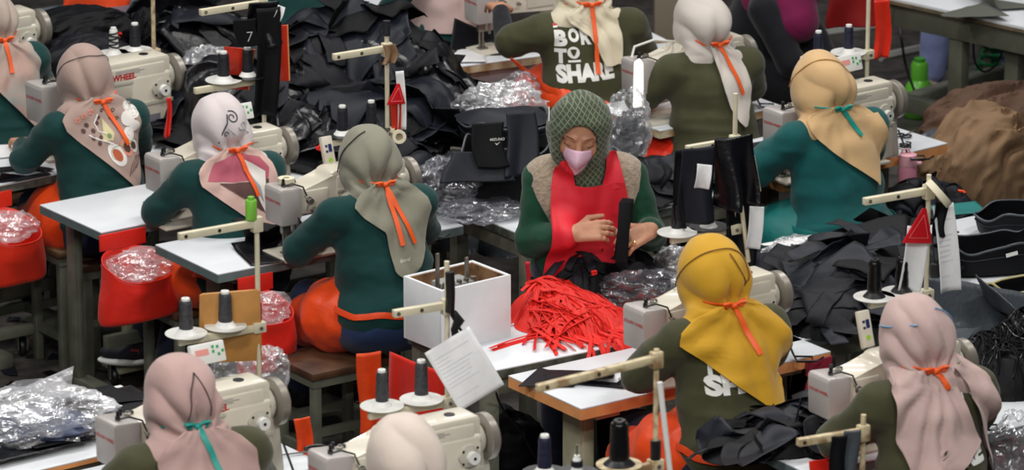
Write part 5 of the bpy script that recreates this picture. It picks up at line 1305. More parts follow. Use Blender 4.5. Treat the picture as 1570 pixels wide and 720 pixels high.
# ------------------------------------------------------------ heaps of cut fabric
class Heap:
    def __init__(s, blobs, base=.75, rough=.03, seed=1, yaw=35):
        """blobs: (px,py,rx,ry,h)"""
        s.base = base; s.B = []; s.rough = rough; s.seed = seed; s.yaw = R_(yaw)
        for (px, py, rx, ry, h) in blobs:
            p = W(px, py, base); s.B.append((p.x, p.y, rx, ry, h))
        s.x0 = min(b[0] - 1.3 * max(b[2], b[3]) for b in s.B); s.x1 = max(b[0] + 1.3 * max(b[2], b[3]) for b in s.B)
        s.y0 = min(b[1] - 1.3 * max(b[2], b[3]) for b in s.B); s.y1 = max(b[1] + 1.3 * max(b[2], b[3]) for b in s.B)
        n = 150; s.n = n
        X, Y = np.meshgrid(np.linspace(s.x0, s.x1, n), np.linspace(s.y0, s.y1, n), indexing='ij')
        Z = np.zeros_like(X); c, sn = math.cos(s.yaw), math.sin(s.yaw)
        for (x, y, rx, ry, h) in s.B:
            u = (X - x) * c + (Y - y) * sn; v = -(X - x) * sn + (Y - y) * c
            d = np.clip((u / rx) ** 2 + (v / ry) ** 2, 0, 1); b = h * (1 - d) ** .6
            Z = np.maximum(Z, b) + .25 * np.minimum(Z, b)
        Pn = np.stack([X, Y, np.zeros_like(X)], -1)
        Z = Z + np.where(Z > .004, 1, 0) * np.minimum(1, Z / .05) * rough * (vnoise(Pn, 7, seed) + .7 * ridged(Pn, 8, seed + 1) + .35 * ridged(Pn, 19, seed + 2))
        s.X, s.Y, s.Z = X, Y, np.maximum(Z, 0)
    def h(s, x, y):
        i = (np.asarray(x) - s.x0) / (s.x1 - s.x0) * (s.n - 1); j = (np.asarray(y) - s.y0) / (s.y1 - s.y0) * (s.n - 1)
        i = np.clip(i, 0, s.n - 1.001); j = np.clip(j, 0, s.n - 1.001); a = i.astype(int); b = j.astype(int); t = i - a; u = j - b; Z = s.Z
        return s.base + (Z[a, b] * (1-t) * (1-u) + Z[a+1, b] * t * (1-u) + Z[a, b+1] * (1-t) * u + Z[a+1, b+1] * t * u)
    def mound(s, label, m, name='fabric_pile'):
        idx = {}; V = []; F = []
        n = s.n
        for i in range(n - 1):
            for j in range(n - 1):
                if s.Z[i:i+2, j:j+2].max() > .004:
                    q = []
                    for (a, b) in ((i, j), (i+1, j), (i+1, j+1), (i, j+1)):
                        if (a, b) not in idx:
                            idx[(a, b)] = len(V); V.append((s.X[a, b], s.Y[a, b], s.base + max(0.002, s.Z[a, b] - .012)))
                        q.append(idx[(a, b)])
                    F.append(tuple(q))
        o = meshobj(name, V, F, m, None, 70); tag(o, label, 'fabric pile', kind='stuff'); return o

def bend(P, rng, amt=(0.5, 2.4), r=None):
    """fold the sheet about a random line"""
    c = P.mean(0) + np.array([rng.uniform(-.5, .5), rng.uniform(-.5, .5), 0]) * (P.max(0) - P.min(0)) * .5
    a = rng.uniform(0, 2 * PI); d = np.array([math.cos(a), math.sin(a), 0]); t = rng.uniform(*amt) * rng.choice((-1, 1)); r = r or rng.uniform(.006, .035)
    n = np.array([0, 0, 1.0]); s = (P - c) @ d; L = r * abs(t); Q = P.copy()
    ang = np.clip(s / r, 0, abs(t)); sg = 1 if t > 0 else -1
    # position along arc then straight
    ax = r * np.sin(ang) + np.maximum(s - L, 0) * math.cos(t); az = sg * (r * (1 - np.cos(ang))) + np.maximum(s - L, 0) * math.sin(t)
    hz = (P - c) @ n; m = s > 0
    for i in range(3):
        Q[:, i] = np.where(m, P[:, i] + d[i] * (ax - s - np.sin(ang) * sg * hz) + n[i] * (az + (np.cos(ang) - 1) * hz), P[:, i])
    return Q

def panel_grid(kind, rng, n=16, m=11, sc=1.0):
    U, Vv = np.meshgrid(np.linspace(-1, 1, n), np.linspace(-1, 1, m), indexing='ij')
    if kind == 'strip': x = U * .17 * sc; y = Vv * .030 * sc
    elif kind == 'rect': x = U * .12 * sc; y = Vv * .085 * sc
    elif kind == 'trap': x = U * .12 * sc; y = Vv * (.10 - .045 * U) * sc
    elif kind == 'curve':
        a = U * .9; R = (.16 + Vv * .028) * sc; x = R * np.sin(a); y = R * np.cos(a) - .13 * sc
    elif kind == 'pocket':
        x = U * np.sqrt(1 - .45 * Vv ** 2) * .11 * sc; y = Vv * np.sqrt(1 - .45 * U ** 2) * .10 * sc
    elif kind == 'tri': x = U * .13 * sc; y = Vv * (.11 * (1 - U) / 2 + .012) * sc
    else: x = U * .2 * sc; y = Vv * .13 * sc
    P = np.stack([x, y, np.zeros_like(x)], -1).reshape(-1, 3)
    gi = np.arange(n * m).reshape(n, m)
    Q = np.stack([gi[:-1, :-1].ravel(), gi[:-1, 1:].ravel(), gi[1:, 1:].ravel(), gi[1:, :-1].ravel()], 1)
    return P, Q

def panel(name, label, cat, group, heap, x, y, mt, rng, kinds=('strip', 'rect', 'trap', 'curve', 'pocket', 'tri'), sc=1.0, tilt=.5, folds=(1, 2), lift=.012, kind=None, yaw=None, th=.0022, amt=(.5, 2.4), face=0.2, crum=1.0, n=20, m=14, follow=.55):
    k = kind or rng.choice(kinds); P, Q = panel_grid(k, rng, n, m, sc=sc)
    for _ in range(rng.randint(*folds)): P = bend(P, rng, amt)
    q9 = P + rng.uniform(0, 9); P[:, 2] += crum * (.006 * ridged(q9, 9, rng.randint(0, 99)) + .005 * vnoise(q9, 17, rng.randint(0, 99)))
    P -= P.mean(0)
    y_ = rng.uniform(0, 2 * PI) if yaw is None else yaw
    E = Euler((rng.gauss(face, tilt), rng.gauss(0, tilt), 0)).to_matrix() @ Matrix.Rotation(y_, 3, 'Z')
    P = P @ np.array(E).T
    P = P + np.array([x, y, 0]); hz = heap.h(P[:, 0], P[:, 1])
    P[:, 2] = P[:, 2] * (1 - follow) + (hz - hz.mean()) * follow if follow else P[:, 2]
    off = np.percentile(hz - P[:, 2], 66) + lift
    P[:, 2] += off
    low = hz + .002 + .004 * rng.random()
    P[:, 2] = np.maximum(P[:, 2], np.where(hz > heap.base + .001, low - .006, low))
    me = np_mesh(name, P - np.array([x, y, hz.mean()]), Q)
    o = link(name, me, mt, None, True, 50); o.location = (x, y, hz.mean())
    sm = o.modifiers.new('thickness', 'SOLIDIFY'); sm.thickness = th
    tag(o, label, cat, group); return o

def scatter(heap, N, label, group, mats, seed, minh=.02, **kw):
    rng = random.Random(seed); n = 0; t = 0
    wts = [3, 3, 3, 3][:len(mats)]
    while n < N and t < N * 60:
        t += 1; x = rng.uniform(heap.x0, heap.x1); y = rng.uniform(heap.y0, heap.y1)
        if heap.h(x, y) < heap.base + minh: continue
        panel('cut_cloth', label, 'fabric piece', group, heap, x, y, rng.choices(mats, wts)[0], rng, **kw); n += 1

def in_px(x, y, z=0.75): pass
def bin_box(label, px0, py0, px1, py1, z, h=None):
    pass

HB_ = Heap([(400, 205, .30, .22, .22), (470, 188, .30, .26, .30), (560, 172, .32, .26, .34), (615, 188, .24, .24, .36), (668, 210, .15, .15, .20), (330, 200, .22, .22, .20), (500, 232, .30, .16, .16), (610, 232, .22, .16, .20), (600, 272, .17, .16, .12)], rough=.035, seed=4)
HB_.mound('dense base of the big black fabric heap in the middle of the hall', M_fab[1])
scatter(HB_, 128, 'black fabric panel lying in the big heap at the upper centre left', 'cut panels in the big black heap', [M_fab[0], M_fab[1], M_fab[2], M_fab[3]], 11, sc=1.35, tilt=.26, amt=(.4, 2.8), kinds=('strip', 'rect', 'trap', 'curve', 'pocket', 'rect', 'big'))
HC_ = Heap([(1005, 296, .22, .14, .08), (1075, 278, .20, .13, .06), (1125, 268, .10, .10, .04), (960, 304, .15, .15, .11)], rough=.015, seed=8)
HC_.mound('base of the flat black panel pile right of the red apron worker', M_fab[1])
scatter(HC_, 30, 'dark panel in the flat pile between the red apron worker and the draped stand', 'dark panels right of the red apron worker', [M_fab[0], M_fab[2], M_fab[1]], 12, sc=1.0, tilt=.12, folds=(0, 1), kinds=('rect', 'trap', 'strip', 'pocket'))
HD_ = Heap([(1250, 445, .20, .24, .10), (1310, 470, .22, .26, .14), (1370, 430, .22, .22, .12), (1320, 400, .24, .16, .08), (1270, 500, .16, .14, .08), (1180, 425, .10, .10, .04)], rough=.018, seed=9)
HD_.mound('base of the slate panel heap right of the mustard scarf', M_fab[1])
scatter(HD_, 46, 'slate black panel in the heap between the mustard scarf and the shiny cones', 'slate panels right of the mustard scarf', [M_fab[2], M_fab[0], M_fab[1]], 13, sc=1.15, tilt=.18, folds=(0, 1), kinds=('strip', 'rect', 'trap', 'strip', 'tri'))
HE_ = Heap([(920, 462, .20, .14, .19), (975, 455, .12, .12, .15), (870, 462, .12, .10, .13)], rough=.015, seed=10)
HE_.mound('base of the small black pile in front of the red apron', M_fab[1])
scatter(HE_, 28, 'small black piece in the pile right in front of the red apron', 'small black pieces before the red apron', [M_fab[0], M_fab[2], M_fab[1]], 14, sc=.52, tilt=.45, folds=(0, 1), kinds=('strip', 'strip', 'rect', 'tri'))
HF_ = Heap([(1145, 694, .16, .11, .05), (1210, 682, .17, .13, .085), (1252, 660, .12, .12, .10), (1275, 692, .10, .08, .04)], rough=.014, seed=12)
HF_.mound('base of the dark panel pile on the corner table at the lower right', M_fab[1])
scatter(HF_, 22, 'dark panel in the pile between the mustard and the dusty pink scarf', 'dark panels on the lower right table', [M_fab[2], M_fab[0], M_fab[1]], 15, sc=1.0, tilt=.18, folds=(0, 2), kinds=('strip', 'strip', 'trap', 'curve', 'pocket'))
HJ_ = Heap([(110, 128, .22, .18, .22), (160, 122, .18, .16, .18), (60, 140, .12, .12, .10)], rough=.02, seed=14, base=.6)
HJ_.mound('base of the black bag pile behind the paisley scarf', M_fab[1])
scatter(HJ_, 8, 'large black bag piece piled behind the paisley scarf', 'black bag pieces at the upper left', [M_fab[1], M_fab[0]], 16, sc=1.5, tilt=.2, kinds=('rect', 'pocket', 'trap'), folds=(0, 1))
HK_ = Heap([(265, 110, .24, .22, .20), (315, 105, .2, .2, .18)], rough=.03, seed=15, base=.65)
HK_.mound('base of the glossy black coats heaped behind the lettered machine', M_fab[3])
scatter(HK_, 22, 'glossy black sheet heaped behind the lettered machine', 'glossy sheets behind the lettered machine', [M_fab[3], M_fab[2], M_fab[3]], 17, sc=1.5, tilt=.35, kinds=('rect', 'big', 'trap'), folds=(1, 3), amt=(.4, 1.2))
HL_ = Heap([(1405, 352, .17, .12, .13), (1445, 342, .15, .11, .12), (1365, 356, .12, .10, .09)], rough=.02, seed=16, base=.55)
HL_.mound('base of the black bag pile under the pink bottle', M_fab[1])
scatter(HL_, 20, 'black panel piled under the orange table edge beside the brown sack', 'black panels under the orange table edge', [M_fab[1], M_fab[2], M_fab[0]], 18, sc=1.0, tilt=.3)
HM_ = Heap([(720, 372, .16, .14, .24), (770, 385, .10, .10, .16)], rough=.01, seed=18, base=.22)
HM_.mound('smooth dark grey bundle under the table behind the white box', M_fab_grey)
# flat heap in the lower left
HG_ = Heap([(60, 665, .24, .13, .04), (140, 648, .22, .10, .04), (20, 660, .18, .14, .05)], rough=.008, seed=20)
HG_.mound('base of the layered black cloth on the lower left table', M_fab[1])
scatter(HG_, 13, 'long black cloth layer on the lower left table', 'black cloth layers at the lower left', [M_fab[1], M_fab[0], M_fab[3]], 21, sc=1.45, tilt=.05, kinds=('strip', 'rect', 'big', 'strip'), folds=(0, 1), yaw=R_(37), face=0, amt=(.3, .8))

# single pieces lying about
rg = random.Random(5)
FL = Heap([(600, 500, .01, .01, .0)], base=.752, rough=0, seed=1)
def lay(label, px, py, kind, mt, yaw, sc=1, tilt=.03, folds=(0, 1), seed=1, name='cut_cloth', base=.752, cat='fabric piece', face=0, lift=.002, amt=(.5, 2.4)):
    p = W(px, py, base); FL.base = base
    return panel(name, label, cat, None, FL, p.x, p.y, mt, random.Random(seed), kind=kind, sc=sc, tilt=tilt, folds=folds, lift=lift, yaw=R_(yaw), face=face, amt=amt, follow=0, crum=.35)
lay('flat navy panel on the orange-edged table, nearest its left corner', 848, 584, 'trap', M_fab[0], -20, .72, seed=3, folds=(0, 0))
lay('folded navy panel on the orange-edged table beneath the worn arm', 890, 580, 'rect', M_fab[0], 0, .95, seed=8, folds=(1, 1), tilt=.12)
lay('curled navy piece on the orange-edged table near the front edge', 935, 590, 'strip', M_fab[0], -15, .75, seed=5, folds=(1, 2), tilt=.15)
lay('small curved black strip under the needle on the pale table', 246, 314, 'curve', M_fab[1], -28, .50, seed=2, folds=(0, 1), tilt=.15)
lay('large black bag panel before the sage scarf worker, dangling off the table', 430, 388, 'big', M_fab[3], 20, .95, seed=6, folds=(1, 2), tilt=.15)
lay('crumpled black panel next to the sage scarf worker', 400, 372, 'rect', M_fab[1], 60, .9, seed=7, folds=(1, 2), tilt=.2)
lay('white paper sheet on the table at the left edge', 28, 232, 'rect', M_paper, 20, .9, seed=9, folds=(0, 0), name='paper_sheet', cat='paper')
lay('dark curved piece beside the white paper at the left edge', 30, 262, 'curve', M_fab[0], 10, .9, seed=10)
lay('black pointed panel on the worn cream table at the top', 665, 78, 'tri', M_fab[1], 20, .8, seed=11)
lay('big dark panel held under the arm of the BORN TO SHARE worker', 742, 76, 'rect', M_fab[0], 10, 1.3, seed=12, tilt=.15, folds=(1, 1))
lay('white paper on the worn cream table at the top', 690, 88, 'rect', M_paper, 5, 1.2, seed=14, folds=(0, 0), name='paper_sheet', cat='paper')
lay('slate panel on the right table beside the hanging papers', 1495, 452, 'rect', M_fab[2], -20, .75, seed=15)
lay('blue-black panel under the arm of the teal shirted worker', 1165, 252, 'rect', M_fab[0], 10, 1.2, seed=16, folds=(0, 1))
lay('black panel between the left table pieces near the paisley scarf', 35, 276, 'strip', M_fab[0], 35, .7, seed=17)
lay('grey coated sheet draped over the right table behind the dusty pink scarf', 1500, 505, 'big', M_fab_grey, 10, 1.15, seed=21, folds=(2, 3), tilt=.25, base=.80, amt=(.3, .9))
lay('second grey coated sheet at the right edge above the black cords', 1560, 492, 'big', M_fab_grey, 40, .9, seed=22, folds=(1, 2), tilt=.25, base=.82, amt=(.3, .9))
lay('grey triangular cloth on the cutting table at the top right', 1520, 6, 'tri', mat('dark_sage', rgb(92, 94, 86), rough=.8), -10, 1.6, seed=23, folds=(0, 1), base=.76)
lay('sage cloth strip hanging over the cutting table edge', 1482, 22, 'tri', mat('dark_sage', rgb(92, 94, 86)), 200, 1.1, seed=24, folds=(0, 1), base=.765)
lay('teal cloth lying behind the red triangle stand', 1468, 322, 'rect', M_teal_apr, 15, .8, seed=25, folds=(0, 0), base=.755)
lay('black folded panel with orange trim beside the teal apron', 1370, 350, 'rect', M_fab[1], 20, 1.1, seed=26, folds=(1, 2), tilt=.15, base=.78)
lay('black strip crossing the white paper by the teal apron', 1205, 385, 'strip', M_fab[1], 25, .8, seed=27, base=.76)
lay('white pattern paper on the right table below the teal apron', 1240, 378, 'rect', M_paper, 30, 1.2, seed=28, folds=(0, 0), name='paper_sheet', cat='paper', base=.755)

lay('long black cloth on the lower left table reaching toward the machine head', 175, 618, 'strip', M_fab[1], 32, 1.1, seed=31, folds=(0, 0), base=.757)
lay('wide black cloth under the plastic bag on the lower left table', 130, 640, 'big', M_fab[1], 34, .85, seed=33, folds=(0, 0), base=.755)
lay('white paper edge behind the black cloth at the lower left', 140, 605, 'strip', M_paper, 30, .7, seed=34, folds=(0, 0), name='paper_sheet', cat='paper', base=.753)
# small red and orange tags caught in the fabric
def red_bits(label, cat, pts, seed, z, m=M_red_tape, s=.012):
    rng = random.Random(seed)
    for (px, py, lab) in pts:
        p = W(px, py, z); b = MB(); q = [Vector((0, 0, 0))]
        for i in range(6): q.append(q[-1] + Vector((rng.uniform(-1, 1), rng.uniform(-.6, .6), rng.uniform(-.5, .5))) * s)
        b.tube(q, [.003, .005, .006, .005, .006, .005, .003], 6); o = b.build('ribbon_end', m); o.location = p; tag(o, lab, cat)
red_bits('', 'ribbon', [(498, 222, 'red ribbon end showing in the heap left of the sage scarf, highest'), (492, 231, 'red ribbon end showing in the heap left of the sage scarf, lowest')], 3, .96)
red_bits('', 'ribbon', [(885, 388, 'red ribbon end on the left of the small black pile'), (931, 392, 'red ribbon end in the middle of the small black pile'), (958, 388, 'red ribbon end at the right of the small black pile'), (915, 416, 'red ribbon end low on the small black pile')], 5, .92)
red_bits('', 'ribbon', [(1348, 361, 'orange ribbon curl on the black panel by the teal apron'), (1385, 345, 'red ribbon curl beside the red triangle')], 7, .83, M_orange)
red_bits('', 'ribbon', [(1470, 290, 'orange scrap beside the brown sack')], 9, .75, M_orange)
red_bits('', 'ribbon', [(182, 58, 'red ribbon knot on the black bags beside the zigzag cone')], 10, .95, M_red_tape, .02)

# ------------------------------------------------------------ pile of red webbing
RM = Heap([(865, 492, .19, .13, .08), (895, 502, .17, .12, .06), (835, 482, .14, .12, .10)], rough=.006, seed=30)
RM.mound('base of the pile of red webbing straps', M_red_tape, name='webbing_pile')
rng = random.Random(77)
edge0 = f3(0, 0)      # near corner; the long near edge runs along x of the table
for i in range(296):
    t = rng.random(); sx = 805 + 150 * rng.random(); sy = 458 + 55 * rng.random()
    p0 = W(sx, sy); ang = R_(-62 + 50 * t + rng.gauss(0, 14)) if i % 5 else R_(rng.uniform(-160, -10))
    L = rng.uniform(.20, .33); n = 15; d = Vector((math.cos(ang), math.sin(ang), 0)); w = .0135
    curv = rng.gauss(0, 1.6); pts = []; p = Vector((p0.x, p0.y, 0)); a = ang
    lay_h = rng.uniform(.0, .022); prev = None
    for j in range(n + 1):
        z = float(RM.h(p.x, p.y)) + lay_h * (1 - .4 * j / n) + .002
        lx = (p - Vector((edge0.x, edge0.y, 0))); ty = -math.sin(R_(33)) * lx.x + math.cos(R_(33)) * lx.y
        if ty < 0: z = min(z, .752 + ty * 1.2)
        pts.append(Vector((p.x, p.y, z)))
        step = L / n; k = 1.0 if ty > -.004 else .28
        p = p + Vector((math.cos(a), math.sin(a), 0)) * step * k; a += curv * step
    V = []; F = []; tw = rng.gauss(0, .5)
    for j, q in enumerate(pts):
        tt = (pts[min(n, j+1)] - pts[max(0, j-1)]).normalized(); sd = tt.cross(Vector((0, 0, 1))).normalized(); up = sd.cross(tt)
        sd = (sd * math.cos(tw) + up * math.sin(tw)); up = sd.cross(tt)
        for (a_, b_) in ((-.5, 0), (.5, 0), (.5, .0016), (-.5, .0016)): V.append(q + sd * w * a_ + up * b_)
    for j in range(n):
        for k in range(4): F.append((j*4+k, j*4+(k+1) % 4, (j+1)*4+(k+1) % 4, (j+1)*4+k))
    F += [(3, 2, 1, 0), tuple(n*4+k for k in range(4))]
    c0 = pts[0].copy(); V = [v - c0 for v in V]
    o = meshobj('webbing_strap', V, F, M_red_tape, None, 40); o.location = c0; tag(o, 'short red webbing strap in the pile beside the white box', 'strap', 'red webbing straps')

# ------------------------------------------------------------ black cords at the right edge
CM = Heap([(1530, 590, .16, .18, .16), (1575, 575, .14, .16, .18)], rough=.02, seed=33)
CM.mound('dense core of the black cord pile at the right edge', M_fab[1], name='cord_pile')
rng = random.Random(3)
for i in range(110):
    a = R_(rng.uniform(-130, -30)); p0 = W(rng.uniform(1500, 1585), rng.uniform(535, 590), .75); p = Vector((p0.x, p0.y, 0)); pts = []
    for j in range(12):
        pts.append(Vector((p.x, p.y, float(CM.h(p.x, p.y)) + .006 + .012 * abs(nz(p.x + i, p.y, 20, 2)))))
        p += Vector((math.cos(a), math.sin(a), 0)) * .017; a += rng.gauss(0, .35)
    c0 = pts[0].copy(); o = MB().tube([q - c0 for q in pts], .0032, 5).build('drawcord', M_fab[rng.choice((1, 3))]); o.location = c0
    tag(o, 'thin black drawcord in the tangled pile at the right edge', 'cord', 'black drawcords')
# ------------------------------------------------------------ white box of parts
bx = empty('white_box', f3(.115, .165), R_(33)); o3 = W(677, 541)
# front corner of the box sits at pixel 677,541
bx.location = (o3.x, o3.y, .75); bx.rotation_euler = (0, 0, R_(38)); tag(bx, 'open white wooden box with grey steel parts inside', 'box')
bl, bw, bh, tk = .300, .215, .222, .011
MB().box(0, bl, 0, tk, 0, bh, bev=.001).build('front_board', M_boxwhite, bx); MB().box(0, bl, bw - tk, bw, 0, bh, bev=.001).build('back_board', M_boxwhite, bx)
MB().box(0, tk, tk, bw - tk, 0, bh, bev=.001).build('left_board', M_boxwhite, bx); MB().box(bl - tk, bl, tk, bw - tk, 0, bh, bev=.001).build('right_board', M_boxwhite, bx)
MB().box(tk, bl - tk, tk, bw - tk, 0, .02).box(tk, bl - tk, tk, tk + .004, .02, bh - .004).box(tk, bl - tk, bw - tk - .004, bw - tk, .02, bh - .004).box(tk, tk + .004, tk, bw - tk, .02, bh - .004).box(bl - tk - .004, bl - tk, tk, bw - tk, .02, bh - .004).build('raw_lining', M_boxin, bx, False)
mr = bx.matrix_basis
bx_rot = Matrix.Rotation(R_(38), 4, 'Z')
def inbox(x, y, z): return Vector((o3.x, o3.y, .75)) + bx_rot @ Vector((x, y, z))
md = empty('steel_press_block', inbox(.12, .11, .02), R_(38)); tag(md, 'grey steel block with rods standing inside the white box', 'machine part')
MB().box(-.07, .09, -.07, .06, 0, .16, bev=.004).box(-.05, .07, -.05, .04, .16, .19, bev=.004).build('block', mat('part_grey', rgb(150, 152, 150), rough=.5), md)
b = MB()
for (x, y, h) in ((-.06, -.01, .30), (.05, -.03, .27)): b.box(x - .007, x + .007, y - .004, y + .004, .16, h, bev=.001)
b.build('rod', M_steel, md)
b = MB()
for x in (-.05, -.02, .01, .04, .07): b.cyl((x, -.04, .165), (x, -.04, .200), .010)
b.build('bolt', M_steel, md)

def sheet(label, top, w, h, yaw, roll_=0, m=None, name='paper_sheet', cat='paper', curl=.02, text=False, pitch=-8, rad=0.0):
    """paper hanging from its top centre"""
    n, k = 12, 16; V = []; F = []
    for j in range(k + 1):
        for i in range(n + 1):
            x = (i / n - .5) * w; z = -j / k * h; V.append((x, curl * math.sin(i / n * PI) * (j / k) - .01 * math.sin(j / k * 3), z))
    for j in range(k):
        for i in range(n): a = j*(n+1)+i; F.append((a, a+1, a+n+2, a+n+1))
    o = meshobj(name, V, F, m or M_paper, None, 50); sm = o.modifiers.new('thickness', 'SOLIDIFY'); sm.thickness = .0012
    o.location = top; o.rotation_euler = Euler((R_(pitch), 0, 0)).to_matrix().to_euler(); o.rotation_euler = (Matrix.Rotation(R_(yaw), 3, 'Z') @ Matrix.Rotation(R_(pitch), 3, 'X') @ Matrix.Rotation(R_(roll_), 3, 'Y')).to_euler()
    tag(o, label, cat)
    if text:
        rng = random.Random(2); b = MB()
        for j in range(2, 15):
            z = -j / 17 * h
            if j in (3, 4, 5, 6) or rng.random() < .75:
                x0 = -.42 * w; x1 = x0 + w * rng.uniform(.25, .8); i = 8
                zf = -z / h; vv = []
                for q in range(i + 1):
                    x = x0 + (x1 - x0) * q / i; u = x / w + .5; y = curl * math.sin(u * PI) * zf - .01 * math.sin(zf * 3) - .0022
                    vv += [(x, y, z), (x, y, z + .0018)]
                b.raw(vv, [(2*q, 2*q+2, 2*q+3, 2*q+1) for q in range(i)])
        b.build('printed_lines', mat('faint_ink', rgb(186, 188, 192)), o, False)
    return o
sheet('large white work sheet hanging from the stand in front of the white box', S4[1](.0, -.03, .23) + Vector((-.015, -.02, .045)), .165, .215, 4, -30, text=True, curl=.025, pitch=-20)
b = MB(); pp = [S4[1](.0, -.012, .42), S4[1](.0, -.03, .35), S4[1](.03, -.03, .30), S4[1](.05, -.04, .27), S4[1](.0, -.04, .24)]
c0 = pp[0].copy(); b.tube([q - c0 for q in pp], .0045, 6).tube([S4[1](0, -.02, .49) - c0, S4[1](0, -.025, .42) - c0, S4[1](0, -.02, .36) - c0], .015, 8).tube([S4[1](.01, -.03, .36) - c0, S4[1](.025, -.035, .33) - c0, S4[1](.01, -.03, .30) - c0, S4[1](.02, -.03, .27) - c0], [.008, .018, .012, .016], 8)
o = b.build('binder_strap', M_black); o.location = c0; tag(o, 'black strap and clip tied on the stand before the white box', 'strap')
# plywood board
pl = empty('plywood_board', S1[1](-.085, .04, .13), R_(8)); tag(pl, 'plywood board with two wire hooks behind the grey thread cones', 'board')
MB().prism([(-.105, 0), (.105, 0), (.100, .245), (.09, .252), (-.09, .245), (-.10, .24)], -.006, .006, 'y', M=Matrix.Rotation(R_(4), 4, 'X'), bev=.002).build('board', M_ply, pl)
for x in (-.05, .05): MB().tube([(x - .01, -.008, .20), (x - .004, -.02, .225), (x + .006, -.012, .235)], .002, 6).build('hook', M_black, pl)

# items on the stand with the figure 7
def hang_cloth(label, top, w, h, yaw, m, seed=1, wav=.012, name='hanging_cloth', cat='fabric piece', taper=0.0, thick=.003, n=12, k=22, lean=0):
    V = []; F = []
    for j in range(k + 1):
        for i in range(n + 1):
            t = j / k; u = i / n - .5; q = np.array([u * w * 8, t * h * 3, seed]); y = wav * float(vnoise(q, 1.2, seed)) * (0.3 + t) + wav * .8 * math.sin(u * 7 + seed) * t
            V.append((u * w * (1 - taper * t) + .02 * math.sin(t * 3 + seed) * t, y + lean * t, -t * h - .001 * math.cos(u * 6)))
    for j in range(k):
        for i in range(n): a = j*(n+1)+i; F.append((a, a+1, a+n+2, a+n+1))
    o = meshobj(name, V, F, m, None, 60); sm = o.modifiers.new('thickness', 'SOLIDIFY'); sm.thickness = thick
    o.location = top; o.rotation_euler = (0, 0, R_(yaw)); tag(o, label, cat); return o
hang_cloth('long black strip hanging down the stand with the figure 7', S2[1](.0, -.04, .45), .095, .42, 20, M_fab[1], 2, .02)
hang_cloth('short black cloth bundled at the top of the figure 7 stand', S2[1](-.01, -.03, .47), .12, .17, 20, M_fab[3], 4, .03)
q7 = hang_cloth('black square panel chalked with a figure 7', S2[1](-.095, -.03, .415), .088, .105, 18, M_fab[1], 5, .003)
tv, tf = text_verts('7', .058, -.001, None); b = MB(); b.raw(tv, tf, Matrix(((1, 0, 0, .0), (0, 0, -1, -.012), (0, 1, 0, -.085), (0, 0, 0, 1)))); b.build('chalk_number', mat('chalk', rgb(200, 200, 200)), q7, False)
for (lab, p, yaw, w, h, rl) in (('orange-red board hanging right of the figure 7 panel', S2[1](.062, .0, .37), 22, .068, .23, -4), ('orange-red board half hidden behind the cones under the figure 7', S2[1](-.075, .05, .29), 15, .10, .17, 4)):
    r = empty('clip_board', p, R_(yaw)); tag(r, lab, 'board'); MB().prism([(-w*.6, 0), (w*.6, -.012), (w*.45, -h), (-w*.3, -h*.98)], -.004, .004, 'y', M=Matrix.Rotation(R_(rl), 4, 'Y'), bev=.002).build('board', mat('board_vermilion', rgb(196, 44, 16), rough=.35, coat=.3), r)
    MB().prism([(w*.6-.003, -.012), (w*.6+.002, -.012), (w*.45+.002, -h), (w*.45-.003, -h)], -.005, .005, 'y', M=Matrix.Rotation(R_(rl), 4, 'Y')).build('worn_edge', M_edge_tan, r)
sheet('small white card clipped at the top of the figure 7 stand', S2[1](.055, -.05, .45), .03, .06, 20, 25)
# red triangle on the middle stand, board and paper
def triangle(label, c, s, yaw, roll_=0, m=None):
    r = empty('warning_triangle', c, R_(yaw)); tag(r, label, 'triangle'); M = Matrix.Rotation(R_(roll_), 4, 'Y')
    MB().prism([(-s*.5, 0), (s*.5, 0), (s*.12, s*1.05), (-.0, s*1.05)], -.0035, .0035, 'y', M=M, bev=.001).build('plate', mat('triangle_red', rgb(208, 24, 36), rough=.3, coat=.3), r)
    b = MB(); k = .64
    P = [(-s*.5*k, s*.16), (s*.5*k, s*.16), (s*.07, s*.86)]
    for a, q in zip(P, P[1:] + P[:1]): b.tube([M @ Vector((a[0], -.0045, a[1])), M @ Vector((q[0], -.0045, q[1]))], .0012, 5)
    b.build('outline', mat('triangle_line', rgb(236, 110, 104)), r)
triangle('narrow red triangle hanging on the middle stand above the sage scarf', S3[1](.02, -.03, .105) , .075, 28, 4)
r = empty('clip_board', S3[1](.03, -.012, .11), R_(26)); tag(r, 'rust red board hanging below the narrow red triangle', 'board'); MB().prism([(-.022, 0), (.022, 0), (.018, -.145), (-.016, -.145)], -.004, .004, 'y', bev=.001).build('board', mat('board_vermilion', rgb(196, 44, 16)), r)
sheet('narrow white sheet beside the rust red board on the middle stand', S3[1](.055, .0, .22), .034, .22, 28, 2)
hang_cloth('brown cloth strip knotted on the middle stand', S3[1](-.005, -.022, .335), .05, .07, 25, mat('brown_rag', rgb(120, 92, 64)), 7, .02)
roll('cream tape roll at the foot of the middle stand', S3[1](.03, -.03, -.02), .026, .014, .02, M_tape, (R_(80), 0, R_(10)))
b = MB().cyl((0, 0, 0), (0, 0, .055), .014).build('thread_cone', M_thread_blk); b.location = S3[1](0, 0, .365); tag(b, 'short black spool on the top of the middle stand', 'thread spool')
